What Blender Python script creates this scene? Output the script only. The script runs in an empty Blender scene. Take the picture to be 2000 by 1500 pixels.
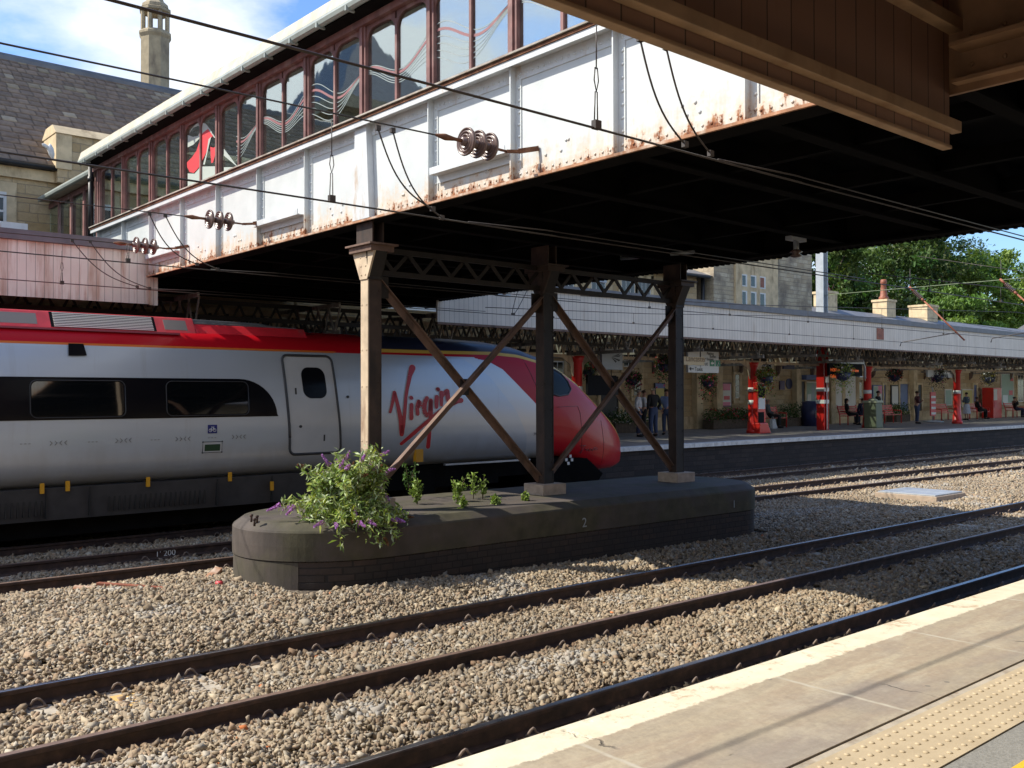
import bpy, bmesh, math, random
import numpy as np
from mathutils import Vector, Matrix, Quaternion
random.seed(7); rng = np.random.default_rng(7)
S = bpy.context.scene
COL = S.collection
# ------------------------------------------------------------------ camera
CAM_H = 2.37; FPX = 1866.99
cF = Vector((0.65706, 0.75373, 0.01217)); cU = Vector((-0.00625, -0.01070, 0.99992)); cR = cF.cross(cU).normalized()
cU = cR.cross(cF).normalized()
cam_d = bpy.data.cameras.new("camera"); cam = bpy.data.objects.new("camera", cam_d); COL.objects.link(cam)
M4 = Matrix(((cR.x, cU.x, -cF.x, 0), (cR.y, cU.y, -cF.y, 0), (cR.z, cU.z, -cF.z, CAM_H), (0, 0, 0, 1)))
cam.matrix_world = M4
cam_d.sensor_fit = 'HORIZONTAL'; cam_d.sensor_width = 36.0; cam_d.lens = 36.0 * FPX / 2000.0
cam_d.clip_start = 0.05; cam_d.clip_end = 3000
S.camera = cam
# ------------------------------------------------------------------ light
SUN_H = Vector((-0.77, 0.63, 0.97)).normalized()          # towards the sun
W = bpy.data.worlds.new("World"); S.world = W; W.use_nodes = True
wn = W.node_tree.nodes; wl = W.node_tree.links; wn.clear()
sky = wn.new("ShaderNodeTexSky"); sky.sky_type = 'NISHITA'; sky.sun_disc = False
sky.sun_elevation = math.asin(SUN_H.z); sky.sun_rotation = math.atan2(SUN_H.x, SUN_H.y)
sky.air_density = 1.3; sky.dust_density = 0.4; sky.ozone_density = 3.2; sky.altitude = 50
bg = wn.new("ShaderNodeBackground"); bg.inputs[1].default_value = 0.125
wo = wn.new("ShaderNodeOutputWorld")
tcw = wn.new("ShaderNodeTexCoord"); mpw = wn.new("ShaderNodeMapping"); mpw.inputs['Scale'].default_value = (1.0, 1.0, 2.2)
mpw.inputs['Location'].default_value = (3.3, 1.9, 0.8)
nzw = wn.new("ShaderNodeTexNoise"); nzw.inputs['Scale'].default_value = 2.6; nzw.inputs['Detail'].default_value = 8; nzw.inputs['Roughness'].default_value = 0.55
crw = wn.new("ShaderNodeValToRGB"); crw.color_ramp.elements[0].position = 0.50; crw.color_ramp.elements[1].position = 0.66
mxw = wn.new("ShaderNodeMix"); mxw.data_type = 'RGBA'; mxw.inputs[7].default_value = (6.6, 6.9, 7.3, 1)
wl.new(tcw.outputs['Generated'], mpw.inputs[0]); wl.new(mpw.outputs[0], nzw.inputs['Vector']); 
spw = wn.new("ShaderNodeSeparateXYZ"); wl.new(tcw.outputs['Generated'], spw.inputs[0])
ma1 = wn.new("ShaderNodeMath"); ma1.operation = 'MULTIPLY_ADD'; ma1.inputs[1].default_value = -.10; wl.new(spw.outputs[0], ma1.inputs[0]); wl.new(nzw.outputs[0], ma1.inputs[2]); wl.new(ma1.outputs[0], crw.inputs[0])
wl.new(crw.outputs[0], mxw.inputs[0]); mts = wn.new('ShaderNodeMix'); mts.data_type = 'RGBA'; mts.blend_type = 'MULTIPLY'; mts.inputs[0].default_value = 1.0; mts.inputs[7].default_value = (.78, .95, 1.22, 1); wl.new(sky.outputs[0], mts.inputs[6]); wl.new(mts.outputs[2], mxw.inputs[6]); wl.new(mxw.outputs[2], bg.inputs[0]); wl.new(bg.outputs[0], wo.inputs[0])
sd = bpy.data.lights.new("sun", 'SUN'); sd.energy = 4.9; sd.angle = math.radians(0.53); sd.color = (1.0, 0.93, 0.80)
so = bpy.data.objects.new("sun", sd); COL.objects.link(so); so.rotation_euler = (-SUN_H).to_track_quat('-Z', 'Y').to_euler()
so.location = (0, 0, 40)
S.view_settings.view_transform = 'Standard'; S.view_settings.look = 'None'; S.view_settings.gamma = 1.0
S.view_settings.exposure = 0.50
S.cycles.max_bounces = 8; S.cycles.diffuse_bounces = 3; S.cycles.glossy_bounces = 4; S.cycles.transparent_max_bounces = 16

# ------------------------------------------------------------------ measuring helper (pixel of the 2000x1500 photo -> point on a world plane)
def at(u, v, X=None, Y=None, Z=None):
    d = cF + cR * ((u - 1000) / FPX) - cU * ((v - 750) / FPX)
    if X is not None: t = X / d.x
    elif Y is not None: t = Y / d.y
    else: t = (Z - CAM_H) / d.z
    return Vector((d.x * t, d.y * t, CAM_H + d.z * t))

# ------------------------------------------------------------------ materials
MATS = {}
class N:
    """tiny node-building helper"""
    def __init__(s, name):
        s.m = bpy.data.materials.new(name); s.m.use_nodes = True
        s.nt = s.m.node_tree; s.nt.nodes.clear(); s.out = s.nt.nodes.new("ShaderNodeOutputMaterial")
    def n(s, t, **k):
        x = s.nt.nodes.new("ShaderNode" + t)
        for a, b in k.items(): setattr(x, a, b)
        return x
    def l(s, a, b): s.nt.links.new(a, b)
    def pos(s): return s.n("NewGeometry").outputs['Position']
    def noise(s, scale, detail=4, rough=.55, vec=None, stretch=None):
        x = s.n("TexNoise"); x.inputs['Scale'].default_value = scale; x.inputs['Detail'].default_value = detail; x.inputs['Roughness'].default_value = rough
        v = vec or s.pos()
        if stretch:
            m = s.n("Mapping"); m.inputs['Scale'].default_value = stretch; s.l(v, m.inputs[0]); v = m.outputs[0]
        s.l(v, x.inputs['Vector']); return x.outputs[0]
    def ramp(s, fac, *stops):
        r = s.n("ValToRGB"); e = r.color_ramp.elements
        for i, (p, c) in enumerate(stops):
            if i < 2: el = e[i]; el.position = p
            else: el = e.new(p)
            c = c if not isinstance(c, (int, float)) else (c, c, c)
            el.color = (*c[:3], 1)
        s.l(fac, r.inputs[0]); return r.outputs[0]
    def mix(s, fac, a, b, mode='MIX'):
        x = s.n("Mix", data_type='RGBA', blend_type=mode)
        for i, v in ((0, fac), (6, a), (7, b)):
            if isinstance(v, (int, float)): x.inputs[i].default_value = v if i == 0 else (v, v, v, 1)
            elif isinstance(v, tuple): x.inputs[i].default_value = (*v[:3], 1)
            else: s.l(v, x.inputs[i])
        return x.outputs[2]
    def math(s, op, a, b=0.0, clamp=False):
        x = s.n("Math", operation=op, use_clamp=clamp)
        for i, v in ((0, a), (1, b)):
            if isinstance(v, (int, float)): x.inputs[i].default_value = v
            else: s.l(v, x.inputs[i])
        return x.outputs[0]
    def sep(s, v):
        x = s.n("SeparateXYZ"); s.l(v, x.inputs[0]); return x.outputs
    def bump(s, h, strength=.5, dist=.01):
        b = s.n("Bump"); b.inputs['Strength'].default_value = strength; b.inputs['Distance'].default_value = dist; s.l(h, b.inputs['Height']); return b.outputs[0]
    def attr(s, name):
        a = s.n("Attribute", attribute_name=name); return a
    def fin(s, col, rough=.7, metal=0.0, normal=None, coat=0.0, spec=None, emit=None, estr=1.0):
        p = s.n("BsdfPrincipled")
        for k, v in (('Base Color', col), ('Roughness', rough), ('Metallic', metal), ('Coat Weight', coat)):
            if isinstance(v, tuple): p.inputs[k].default_value = (*v[:3], 1)
            elif isinstance(v, (int, float)): p.inputs[k].default_value = v
            else: s.l(v, p.inputs[k])
        if coat: p.inputs['Coat Roughness'].default_value = .06
        if spec is not None: p.inputs['Specular IOR Level'].default_value = spec
        if normal is not None: s.l(normal, p.inputs['Normal'])
        if emit is not None:
            p.inputs['Emission Color'].default_value = (*emit, 1); p.inputs['Emission Strength'].default_value = estr
        s.l(p.outputs[0], s.out.inputs[0]); MATS[s.m.name] = s.m; return s.m

def paint(name, c, rough=.55, var=.18, scale=3.0, metal=0.0, dirt=None, dirtamt=.5, bumpamt=.15, coat=0.0, spec=None):
    """painted / plain surface with colour variation, blotchy dirt and slight relief"""
    k = N(name)
    f = k.noise(scale, 6)
    lo = tuple(x * (1 - var) for x in c); hi = tuple(min(1, x * (1 + var)) for x in c)
    col = k.ramp(f, (.3, lo), (.7, hi))
    if dirt:
        g = k.noise(scale * .7, 8, .65, stretch=(1, 1, .35)); msk = k.ramp(g, (.62 - .25 * dirtamt, 0.0), (.72 - .1 * dirtamt, 1.0))
        col = k.mix(k.math('MULTIPLY', msk, .85), col, dirt)
    nb = k.bump(k.noise(scale * 12, 5), bumpamt, .004)
    return k.fin(col, rough, metal, nb, coat, spec)

def flat(name, c, rough=.6, metal=0.0, **kw):
    k = N(name); return k.fin(c, rough, metal, **kw)

def glassy(name, tint, refl=.35, rough=.02, fres=True):
    k = N(name)
    t = k.n("BsdfTransparent"); t.inputs[0].default_value = (*tint, 1)
    g = k.n("BsdfGlossy"); g.inputs['Roughness'].default_value = rough; g.inputs[0].default_value = (.9, .95, .95, 1)
    nb = k.bump(k.noise(2.0, 2), .02, .05); k.l(nb, g.inputs['Normal'])
    m = k.n("MixShader"); m.inputs[0].default_value = refl
    k.l(t.outputs[0], m.inputs[1]); k.l(g.outputs[0], m.inputs[2]); k.l(m.outputs[0], k.out.inputs[0]); MATS[name] = k.m; return k.m

# ------------------------------------------------------------------ meshes
class MB:
    def __init__(s): s.v = []; s.f = []; s.mi = []; s.cur = 0; s.sm = []; s.smooth = False; s.cuts = []
    def cut(s): s.cuts.append((len(s.v), len(s.f))); return s
    def add(s, vs, fs):
        o = len(s.v); s.v += [tuple(x) for x in vs]
        for f in fs: s.f.append(tuple(i + o for i in f)); s.mi.append(s.cur); s.sm.append(s.smooth)
    def m(s, i): s.cur = i; return s
    def box(s, x0, x1, y0, y1, z0, z1):
        s.add([(x0, y0, z0), (x1, y0, z0), (x1, y1, z0), (x0, y1, z0), (x0, y0, z1), (x1, y0, z1), (x1, y1, z1), (x0, y1, z1)],
              [(0, 3, 2, 1), (4, 5, 6, 7), (0, 1, 5, 4), (1, 2, 6, 5), (2, 3, 7, 6), (3, 0, 4, 7)]); return s
    def bar(s, a, b, w, h, up=(0, 0, 1)):
        """rectangular bar from a to b; w across, h along up"""
        a = Vector(a); b = Vector(b); d = (b - a).normalized(); u = Vector(up); r = d.cross(u)
        if r.length < 1e-5: r = d.cross(Vector((1, 0, 0)))
        r.normalize(); u = r.cross(d).normalized(); r = r * w / 2; u = u * h / 2
        vs = [a - r - u, a + r - u, a + r + u, a - r + u, b - r - u, b + r - u, b + r + u, b - r + u]
        s.add(vs, [(3, 2, 1, 0), (4, 5, 6, 7), (0, 1, 5, 4), (1, 2, 6, 5), (2, 3, 7, 6), (3, 0, 4, 7)]); return s
    def tube(s, pts, r, n=8, cap=True, smooth=True):
        pts = [Vector(p) for p in pts]; rr = r if isinstance(r, (list, tuple)) else [r] * len(pts)
        o = len(s.v); old = s.smooth; s.smooth = smooth; prev = None; rings = []
        for i, p in enumerate(pts):
            d = (pts[min(i + 1, len(pts) - 1)] - pts[max(i - 1, 0)])
            d = d.normalized() if d.length > 1e-9 else Vector((0, 0, 1))
            if prev is None:
                a = d.orthogonal().normalized()
            else:
                a = (prev - d * prev.dot(d)); a = a.normalized() if a.length > 1e-6 else d.orthogonal().normalized()
            prev = a; b = d.cross(a); rings.append([p + (a * math.cos(t) + b * math.sin(t)) * rr[i] for t in [2 * math.pi * k / n for k in range(n)]])
        vs = [v for r_ in rings for v in r_]; fs = []
        for i in range(len(pts) - 1):
            for k in range(n): fs.append((i * n + k, i * n + (k + 1) % n, (i + 1) * n + (k + 1) % n, (i + 1) * n + k))
        if cap: fs.append(tuple(reversed(range(n)))); fs.append(tuple((len(pts) - 1) * n + k for k in range(n)))
        s.add(vs, fs); s.smooth = old; return s
    def lathe(s, prof, c=(0, 0, 0), axis=(0, 0, 1), n=16, smooth=True):
        """profile [(r, h)...] round an axis through c"""
        ax = Vector(axis).normalized(); c = Vector(c)
        old = s.smooth; s.smooth = smooth
        a = ax.orthogonal().normalized(); b = ax.cross(a); vs = []; fs = []
        for r, h in prof:
            for k in range(n):
                t = 2 * math.pi * k / n; vs.append(c + ax * h + (a * math.cos(t) + b * math.sin(t)) * r)
        for i in range(len(prof) - 1):
            for k in range(n): fs.append((i * n + k, i * n + (k + 1) % n, (i + 1) * n + (k + 1) % n, (i + 1) * n + k))
        fs.append(tuple(reversed(range(n)))); fs.append(tuple((len(prof) - 1) * n + k for k in range(n)))
        s.add(vs, fs); s.smooth = old; return s
    def prism(s, poly, ext):
        """closed polygon (3-D points) extruded along ext"""
        poly = [Vector(p) for p in poly]; e = Vector(ext); n = len(poly)
        s.add(poly + [p + e for p in poly], [tuple(reversed(range(n))), tuple(range(n, 2 * n))] + [(i, (i + 1) % n, n + (i + 1) % n, n + i) for i in range(n)]); return s
    def ball(s, c, r, n=8, m=6, sq=(1, 1, 1)):
        c = Vector(c); vs = []; fs = []; old = s.smooth; s.smooth = True
        for i in range(m + 1):
            p = math.pi * i / m
            for k in range(n):
                t = 2 * math.pi * k / n; vs.append(c + Vector((math.sin(p) * math.cos(t) * r * sq[0], math.sin(p) * math.sin(t) * r * sq[1], math.cos(p) * r * sq[2])))
        for i in range(m):
            for k in range(n): fs.append((i * n + k, (i + 1) * n + k, (i + 1) * n + (k + 1) % n, i * n + (k + 1) % n))
        s.add(vs, fs); s.smooth = old; return s
    def dome(s, c, r, nrm, h=None, n=8):
        """low rivet head"""
        nrm = Vector(nrm).normalized(); h = h or r * .6
        s.lathe([(r, 0), (r * .85, h * .55), (r * .4, h)], c, nrm, n); return s
    def build(s, name, mats, parent=None, bevel=None):
        if s.cuts:                                        # one object per piece marked with cut()
            b = sorted(set([(0, 0)] + s.cuts + [(len(s.v), len(s.f))])); first = None
            for (v0, f0), (v1, f1) in zip(b[:-1], b[1:]):
                if f1 == f0: continue
                p = MB(); p.v = s.v[v0:v1]; p.f = [tuple(i - v0 for i in f) for f in s.f[f0:f1]]; p.mi = s.mi[f0:f1]; p.sm = s.sm[f0:f1]; q = p.build(name, mats, parent, bevel); first = first or q
            return first
        o = mesh_obj(name, s.v, s.f, mats, parent, s.mi, s.sm)
        if bevel:
            bm = bmesh.new(); bm.from_mesh(o.data)
            bmesh.ops.remove_doubles(bm, verts=bm.verts, dist=1e-5)
            bmesh.ops.bevel(bm, geom=[e for e in bm.edges if len(e.link_faces) == 2 and e.calc_face_angle(0) > .6], offset=bevel, segments=2, profile=.6, affect='EDGES', clamp_overlap=True)
            bm.to_mesh(o.data); bm.free()
        return o

def wloc(p):
    v = Vector((0, 0, 0))
    while p is not None: v = v + p.location; p = p.parent
    return v
def mesh_obj(name, v, f, mats, parent=None, mi=None, sm=None):
    off = wloc(parent)
    me = bpy.data.meshes.new(name); me.from_pydata([(a[0] - off.x, a[1] - off.y, a[2] - off.z) for a in v], [], f)
    ms = mats if isinstance(mats, (list, tuple)) else [mats]
    for m in ms: me.materials.append(MATS[m] if isinstance(m, str) else m)
    if mi and len(ms) > 1: me.polygons.foreach_set('material_index', mi)
    if sm: me.polygons.foreach_set('use_smooth', sm)
    o = bpy.data.objects.new(name, me); COL.objects.link(o)
    if parent: o.parent = parent
    return o
def np_obj(name, V, F, mats, parent=None, col=None, attrs=None, smooth=False):
    """fast mesh from numpy arrays; col = per-vertex colour"""
    off = wloc(parent); V = np.asarray(V, np.float32) - np.array(off, np.float32); F = np.asarray(F, np.int32)
    me = bpy.data.meshes.new(name); me.vertices.add(len(V)); me.vertices.foreach_set('co', V.ravel())
    k = F.shape[1]; me.loops.add(F.size); me.loops.foreach_set('vertex_index', F.ravel())
    me.polygons.add(len(F)); me.polygons.foreach_set('loop_start', np.arange(0, F.size, k, dtype=np.int32))
    try: me.polygons.foreach_set('loop_total', np.full(len(F), k, np.int32))
    except Exception: pass
    if smooth: me.polygons.foreach_set('use_smooth', np.ones(len(F), bool))
    if col is not None:
        a = me.color_attributes.new('col', 'FLOAT_COLOR', 'POINT'); a.data.foreach_set('color', np.concatenate([col, np.ones((len(col), 1))], 1).astype(np.float32).ravel())
    for nm, arr in (attrs or {}).items():
        a = me.attributes.new(nm, 'FLOAT', 'POINT'); a.data.foreach_set('value', np.asarray(arr, np.float32))
    me.update(calc_edges=True); me.validate()
    for m in (mats if isinstance(mats, (list, tuple)) else [mats]): me.materials.append(MATS[m] if isinstance(m, str) else m)
    o = bpy.data.objects.new(name, me); COL.objects.link(o)
    if parent: o.parent = parent
    return o
def tag(o, label=None, cat=None, group=None, kind=None):
    if label: o['label'] = label
    if cat: o['category'] = cat
    if group: o['group'] = group
    if kind: o['kind'] = kind
    return o
def thing(name, loc, label, cat, group=None):
    o = bpy.data.objects.new(name, None); COL.objects.link(o); o.location = loc; o.empty_display_size = .2
    return tag(o, label, cat, group)
def copy_tree(o, parent=None):
    c = o.copy(); COL.objects.link(c)
    if parent: c.parent = parent
    for ch in list(o.children): copy_tree(ch, c)
    return c
def text_mb(txt, size, org, right, up, depth=.004, align='LEFT', mb=None):
    """built-in font text as mesh geometry standing on the plane (right, up) at org"""
    cu = bpy.data.curves.new("t", 'FONT'); cu.body = txt; cu.size = size; cu.align_x = align; cu.extrude = depth / 2; cu.resolution_u = 3
    o = bpy.data.objects.new("t", cu); COL.objects.link(o); bpy.context.view_layer.update()
    me = o.evaluated_get(bpy.context.evaluated_depsgraph_get()).to_mesh()
    r = Vector(right).normalized(); u = Vector(up).normalized(); n = r.cross(u); org = Vector(org); mb = mb or MB()
    mb.add([org + r * v.co.x + u * v.co.y + n * (v.co.z + depth / 2) for v in me.vertices], [tuple(p.vertices) for p in me.polygons])
    o.to_mesh_clear(); bpy.data.objects.remove(o); bpy.data.curves.remove(cu); return mb

# ------------------------------------------------------------------ material list
k = N('rusty_white')                                   # white girder plates, rust creeping from the foot and round rivets
z = k.sep(k.pos())[2]
hgt = k.math('MULTIPLY', k.math('SUBTRACT', 5.42, z), 1.5)         # 1 at the foot
streak = k.noise(1.0, 8, .7, stretch=(9, 9, 1.1)); blot = k.noise(7, 8, .7)
rm = k.math('ADD', k.math('MULTIPLY', streak, .55), k.math('MULTIPLY', blot, .6))
rm = k.math('ADD', rm, k.math('MULTIPLY', k.math('MAXIMUM', hgt, 0.0), .42))
msk = k.ramp(rm, (.93, 0.0), (1.0, 1.0))
st = k.ramp(rm, (.76, 0.0), (.93, 1.0))
rc = k.ramp(k.noise(30, 5), (.3, (.10, .035, .018)), (.55, (.30, .11, .045)), (.75, (.42, .22, .10)))
wc = k.ramp(k.noise(2.2, 6), (.3, (.54, .575, .58)), (.7, (.635, .665, .67)))
wc = k.mix(k.math('MULTIPLY', st, .55), wc, (.62, .43, .24))
col = k.mix(msk, wc, rc)
k.fin(col, k.ramp(msk, (0, .42), (1, .9)), 0, k.bump(k.math('ADD', k.noise(14, 5), msk), .35, .006))
paint('white_steel', (.60, .63, .65), .45, .1, 4, dirt=(.45, .33, .22), dirtamt=.15)
k = N('rust')
k.fin(k.ramp(k.noise(9, 8, .7), (.3, (.045, .02, .014)), (.5, (.17, .07, .035)), (.7, (.30, .15, .08))), .9, 0, k.bump(k.noise(40, 6), .6, .006))
paint('rust_edge', (.36, .18, .10), .85, .4, 6, dirt=(.62, .50, .40), dirtamt=.55)
paint('sill_grey', (.36, .33, .29), .8, .3, 5, dirt=(.16, .09, .05), dirtamt=.5)
paint('maroon', (.19, .088, .080), .55, .35, 5, dirt=(.32, .22, .20), dirtamt=.4)
paint('old_lattice', (.30, .27, .23), .7, .4, 6, dirt=(.05, .04, .035), dirtamt=.6)
paint('roof_edge', (.50, .46, .36), .7, .2, 4, dirt=(.30, .28, .22), dirtamt=.3)
paint('gutter_grey', (.30, .34, .32), .45, .15, 4)
paint('underside_shade', (.009, .0085, .0085), .9, .3, 3, spec=.05)  # near black, deep underside shade put into the colour
paint('underside_shade_deep', (.0042, .004, .004), .9, .3, 3, spec=.08)  # same painted shade, darker still for deck and beams
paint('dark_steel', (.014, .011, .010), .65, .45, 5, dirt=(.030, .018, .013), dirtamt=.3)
paint('trestle_shade_brown', (.045, .027, .019), .65, .35, 5, dirt=(.014, .010, .009), dirtamt=.45)  # trestle steel darkened in its colour to stand for shade
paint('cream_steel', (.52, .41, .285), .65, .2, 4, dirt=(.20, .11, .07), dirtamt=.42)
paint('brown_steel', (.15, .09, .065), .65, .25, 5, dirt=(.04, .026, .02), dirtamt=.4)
k = N('pier_concrete')
k.fin(k.mix(k.ramp(k.noise(1.1, 6, .6), (.42, 0.0), (.6, 1.0)), k.ramp(k.noise(3, 6), (.3, (.054, .044, .038)), (.7, (.090, .072, .062))), k.ramp(k.noise(5, 6), (.3, (.040, .036, .020)), (.7, (.082, .073, .042)))), .85, 0, k.bump(k.noise(45, 6), .3, .006))
paint('stone_pad', (.42, .33, .25), .9, .2, 8)
def brick_mat(name, bw, bh, mort, cols, mortc, msize=.012, rough=.9, vary=.5, axes='XZ', bumpd=.012, distort=.0, dirt=None):
    k = N(name); p = k.sep(k.pos()); cmb = k.n("CombineXYZ")
    xs = k.math('ADD', p[0], p[1]) if axes == 'XZ' else p[1]
    k.l(xs, cmb.inputs[0]); k.l(p[2], cmb.inputs[1])
    vec = cmb.outputs[0]
    if distort:
        nz = k.n("TexNoise"); nz.inputs['Scale'].default_value = 1.6; nz.inputs['Detail'].default_value = 3; k.l(k.pos(), nz.inputs['Vector'])
        vm = k.n("VectorMath", operation='SCALE'); k.l(nz.outputs[1], vm.inputs[0]); vm.inputs['Scale'].default_value = distort
        va = k.n("VectorMath", operation='ADD'); k.l(vec, va.inputs[0]); k.l(vm.outputs[0], va.inputs[1]); vec = va.outputs[0]
    b = k.n("TexBrick"); b.inputs['Scale'].default_value = 1.0; b.inputs['Mortar Size'].default_value = msize; b.inputs['Mortar Smooth'].default_value = .3
    b.inputs['Brick Width'].default_value = bw; b.inputs['Row Height'].default_value = bh; b.inputs['Bias'].default_value = 0
    b.inputs['Color1'].default_value = (0, 0, 0, 1); b.inputs['Color2'].default_value = (1, 1, 1, 1); b.inputs['Mortar'].default_value = (.5, .5, .5, 1)
    b.offset_frequency = 2; b.squash = 1.35; b.squash_frequency = 3
    k.l(vec, b.inputs['Vector'])
    tone = k.mix(.45, b.outputs[0], k.noise(3.0, 6))
    col = k.ramp(tone, (.1, cols[0]), (.5, cols[1]), (.9, cols[2]))
    col = k.mix(k.ramp(k.noise(10, 6, .7), (.35, .0), (.75, .55)), col, tuple(c * .55 for c in cols[1]))
    if dirt: col = k.mix(k.ramp(k.noise(.9, 7, .6), (.45, 0.0), (.62, .8)), col, dirt)
    col = k.mix(b.outputs[1], col, mortc)
    h = k.math('ADD', k.math('MULTIPLY', b.outputs[1], -1.0), k.math('MULTIPLY', k.noise(9, 7), .9))
    return k.fin(col, rough, 0, k.bump(h, .8, bumpd))
brick_mat('sandstone', .62, .24, .01, ((.40, .27, .13), (.52, .38, .21), (.64, .50, .32)), (.36, .28, .18), .012, distort=.06, bumpd=.03)
brick_mat('sandstone_old', .62, .2, .01, ((.38, .30, .20), (.50, .42, .29), (.60, .53, .40)), (.33, .27, .20), .014, distort=.07, bumpd=.03, dirt=(.13, .105, .085))
paint('ashlar', (.60, .47, .29), .85, .2, 3, dirt=(.26, .18, .10), dirtamt=.35, bumpamt=.4)
paint('ashlar_grey', (.36, .30, .20), .9, .25, 3, dirt=(.15, .12, .09), dirtamt=.5, bumpamt=.5)
brick_mat('blue_brick', .165, .088, .006, ((.030, .024, .021), (.040, .031, .026), (.062, .038, .029)), (.019, .015, .013), .008)
k = N('slate')
k.fin(k.mix(.4, k.attr('col').outputs[0], k.ramp(k.noise(6, 7), (.3, (.12, .085, .066)), (.75, (.38, .29, .215)))), .7, 0, k.bump(k.noise(20, 5), .3, .006))
paint('lead', (.14, .145, .16), .55, .2, 3)
paint('black_iron', (.018, .018, .02), .45, .2, 4)
# boards of the canopy valances
def board_mat(name, c, c2, w, rust, along='X', ramt=.5):
    k = N(name); p = k.sep(k.pos()); x = p[0] if along == 'X' else p[1]
    m = k.math('FRACT', k.math('DIVIDE', x, w)); d = k.math('ABSOLUTE', k.math('SUBTRACT', m, .5)); groove = k.ramp(d, (.465, 0.0), (.49, 1.0))
    bid = k.math('FLOOR', k.math('DIVIDE', x, w)); wn_ = k.n("TexWhiteNoise", noise_dimensions='1D'); k.l(bid, wn_.inputs['W'])
    base = k.mix(wn_.outputs[0], c, c2); base = k.mix(k.ramp(k.noise(2.5, 6), (.3, 0.0), (.75, .35)), base, tuple(q * .72 for q in c))
    s = k.noise(1.0, 7, .65, stretch=(5, 5, .5)); rmask = k.ramp(s, (.62 - .1 * ramt, 0.0), (.74, .9)); base = k.mix(rmask, base, rust)
    base = k.mix(groove, base, tuple(q * .22 for q in c))
    return k.fin(base, .6, 0, k.bump(k.math('SUBTRACT', k.math('MULTIPLY', k.noise(18, 4), .2), groove), .6, .006))
board_mat('pink_boards', (.76, .78, .68), (.83, .85, .75), .155, (.36, .19, .09), ramt=1.2)
board_mat('grey_boards', (.66, .61, .53), (.73, .68, .60), .155, (.46, .36, .25), ramt=.25)
board_mat('brown_boards', (.28, .155, .105), (.32, .18, .125), .24, (.24, .12, .07), ramt=.4)
paint('brown_trim', (.40, .26, .155), .55, .2, 4, dirt=(.3, .17, .09), dirtamt=.2)
paint('brown_beam', (.34, .20, .115), .55, .2, 4, dirt=(.2, .11, .07), dirtamt=.3)
# rails, ballast
k = N('rail_side')
k.fin(k.ramp(k.noise(8, 7, .65), (.3, (.022, .013, .011)), (.55, (.058, .033, .025)), (.75, (.115, .062, .042))), .75, 0, k.bump(k.noise(30, 5), .3, .004))
k = N('rail_top'); k.fin((.42, .40, .40), k.ramp(k.noise(3, 5), (.3, .22), (.7, .38)), 1.0)
paint('rail_top_rusty', (.30, .20, .15), .45, .3, 4, metal=.6)
k = N('stones')
sc = k.attr('col').outputs[0]
k.fin(k.mix(.35, sc, k.mix(1.0, sc, k.ramp(k.noise(38, 4), (.25, .45), (.75, 1.35)), 'MULTIPLY')), .9, 0, k.bump(k.noise(80, 4), .4, .004))
k = N('ballast_bed')
vo = k.n("TexVoronoi"); vo.inputs['Scale'].default_value = 19; k.l(k.pos(), vo.inputs['Vector'])
bc = k.ramp(k.sep(vo.outputs[1])[0], (0.0, (.11, .085, .06)), (.35, (.17, .135, .09)), (.65, (.22, .18, .13)), (1.0, (.27, .24, .2)))
bc = k.mix(k.ramp(vo.outputs[0], (.25, 0.0), (.55, .8)), bc, (.06, .045, .035))
k.fin(bc, .95, 0, k.bump(vo.outputs[0], 1.0, -.03))
paint('sleeper_concrete', (.40, .35, .28), .9, .2, 9, dirt=(.22, .16, .11), dirtamt=.35)
paint('clip_steel', (.20, .15, .12), .7, .3, 12)
paint('yellow_paint', (.62, .40, .14), .8, .2, 8, dirt=(.4, .33, .25), dirtamt=.4)
# platform
k = N('flagstones')
p = k.sep(k.pos()); wv = k.noise(2.0, 6, .6, stretch=(.5, 2.4, 1)); wv2 = k.noise(1.0, 7, .6, stretch=(.7, 1.5, 1))
fc = k.ramp(wv, (.28, (.32, .27, .20)), (.42, (.41, .345, .245)), (.52, (.37, .295, .21)), (.62, (.46, .395, .285)), (.78, (.43, .335, .225)))
fc = k.mix(k.ramp(wv2, (.48, 0.0), (.66, .65)), fc, (.25, .22, .20))
fc = k.mix(k.ramp(k.noise(26, 8, .8), (.35, .38), (.62, 0.0)), fc, (.16, .13, .105)); gum = k.n('TexVoronoi'); gum.inputs['Scale'].default_value = 3.1; k.l(k.pos(), gum.inputs['Vector']); fc = k.mix(k.ramp(gum.outputs[0], (.035, .7), (.05, 0.0)), fc, (.13, .115, .10)); fc = k.mix(k.ramp(k.noise(1.3, 8, .7), (.56, 0.0), (.66, .5)), fc, (.47, .41, .31))
jx = k.math('ABSOLUTE', k.math('SUBTRACT', k.math('FRACT', k.math('DIVIDE', k.math('ADD', p[0], k.math('MULTIPLY', k.noise(3, 3), .06)), 1.45)), .5)); jm = k.ramp(jx, (.488, 0.0), (.496, 1.0))
jn = k.math('MULTIPLY', jm, k.ramp(k.noise(5, 5), (.4, .25), (.6, 1.0)))
fc = k.mix(jn, fc, (.46, .42, .34))
ck = k.n("TexVoronoi", feature='DISTANCE_TO_EDGE'); ck.inputs['Scale'].default_value = 1.3; 
nzv = k.n("TexNoise"); nzv.inputs['Scale'].default_value = 4; nzv.inputs['Detail'].default_value = 6; k.l(k.pos(), nzv.inputs['Vector'])
vs_ = k.n("VectorMath", operation='SCALE'); vs_.inputs['Scale'].default_value = .28; k.l(nzv.outputs[1], vs_.inputs[0]); vv = k.n("VectorMath", operation='ADD'); k.l(k.pos(), vv.inputs[0]); k.l(vs_.outputs[0], vv.inputs[1]); k.l(vv.outputs[0], ck.inputs['Vector'])
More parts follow.
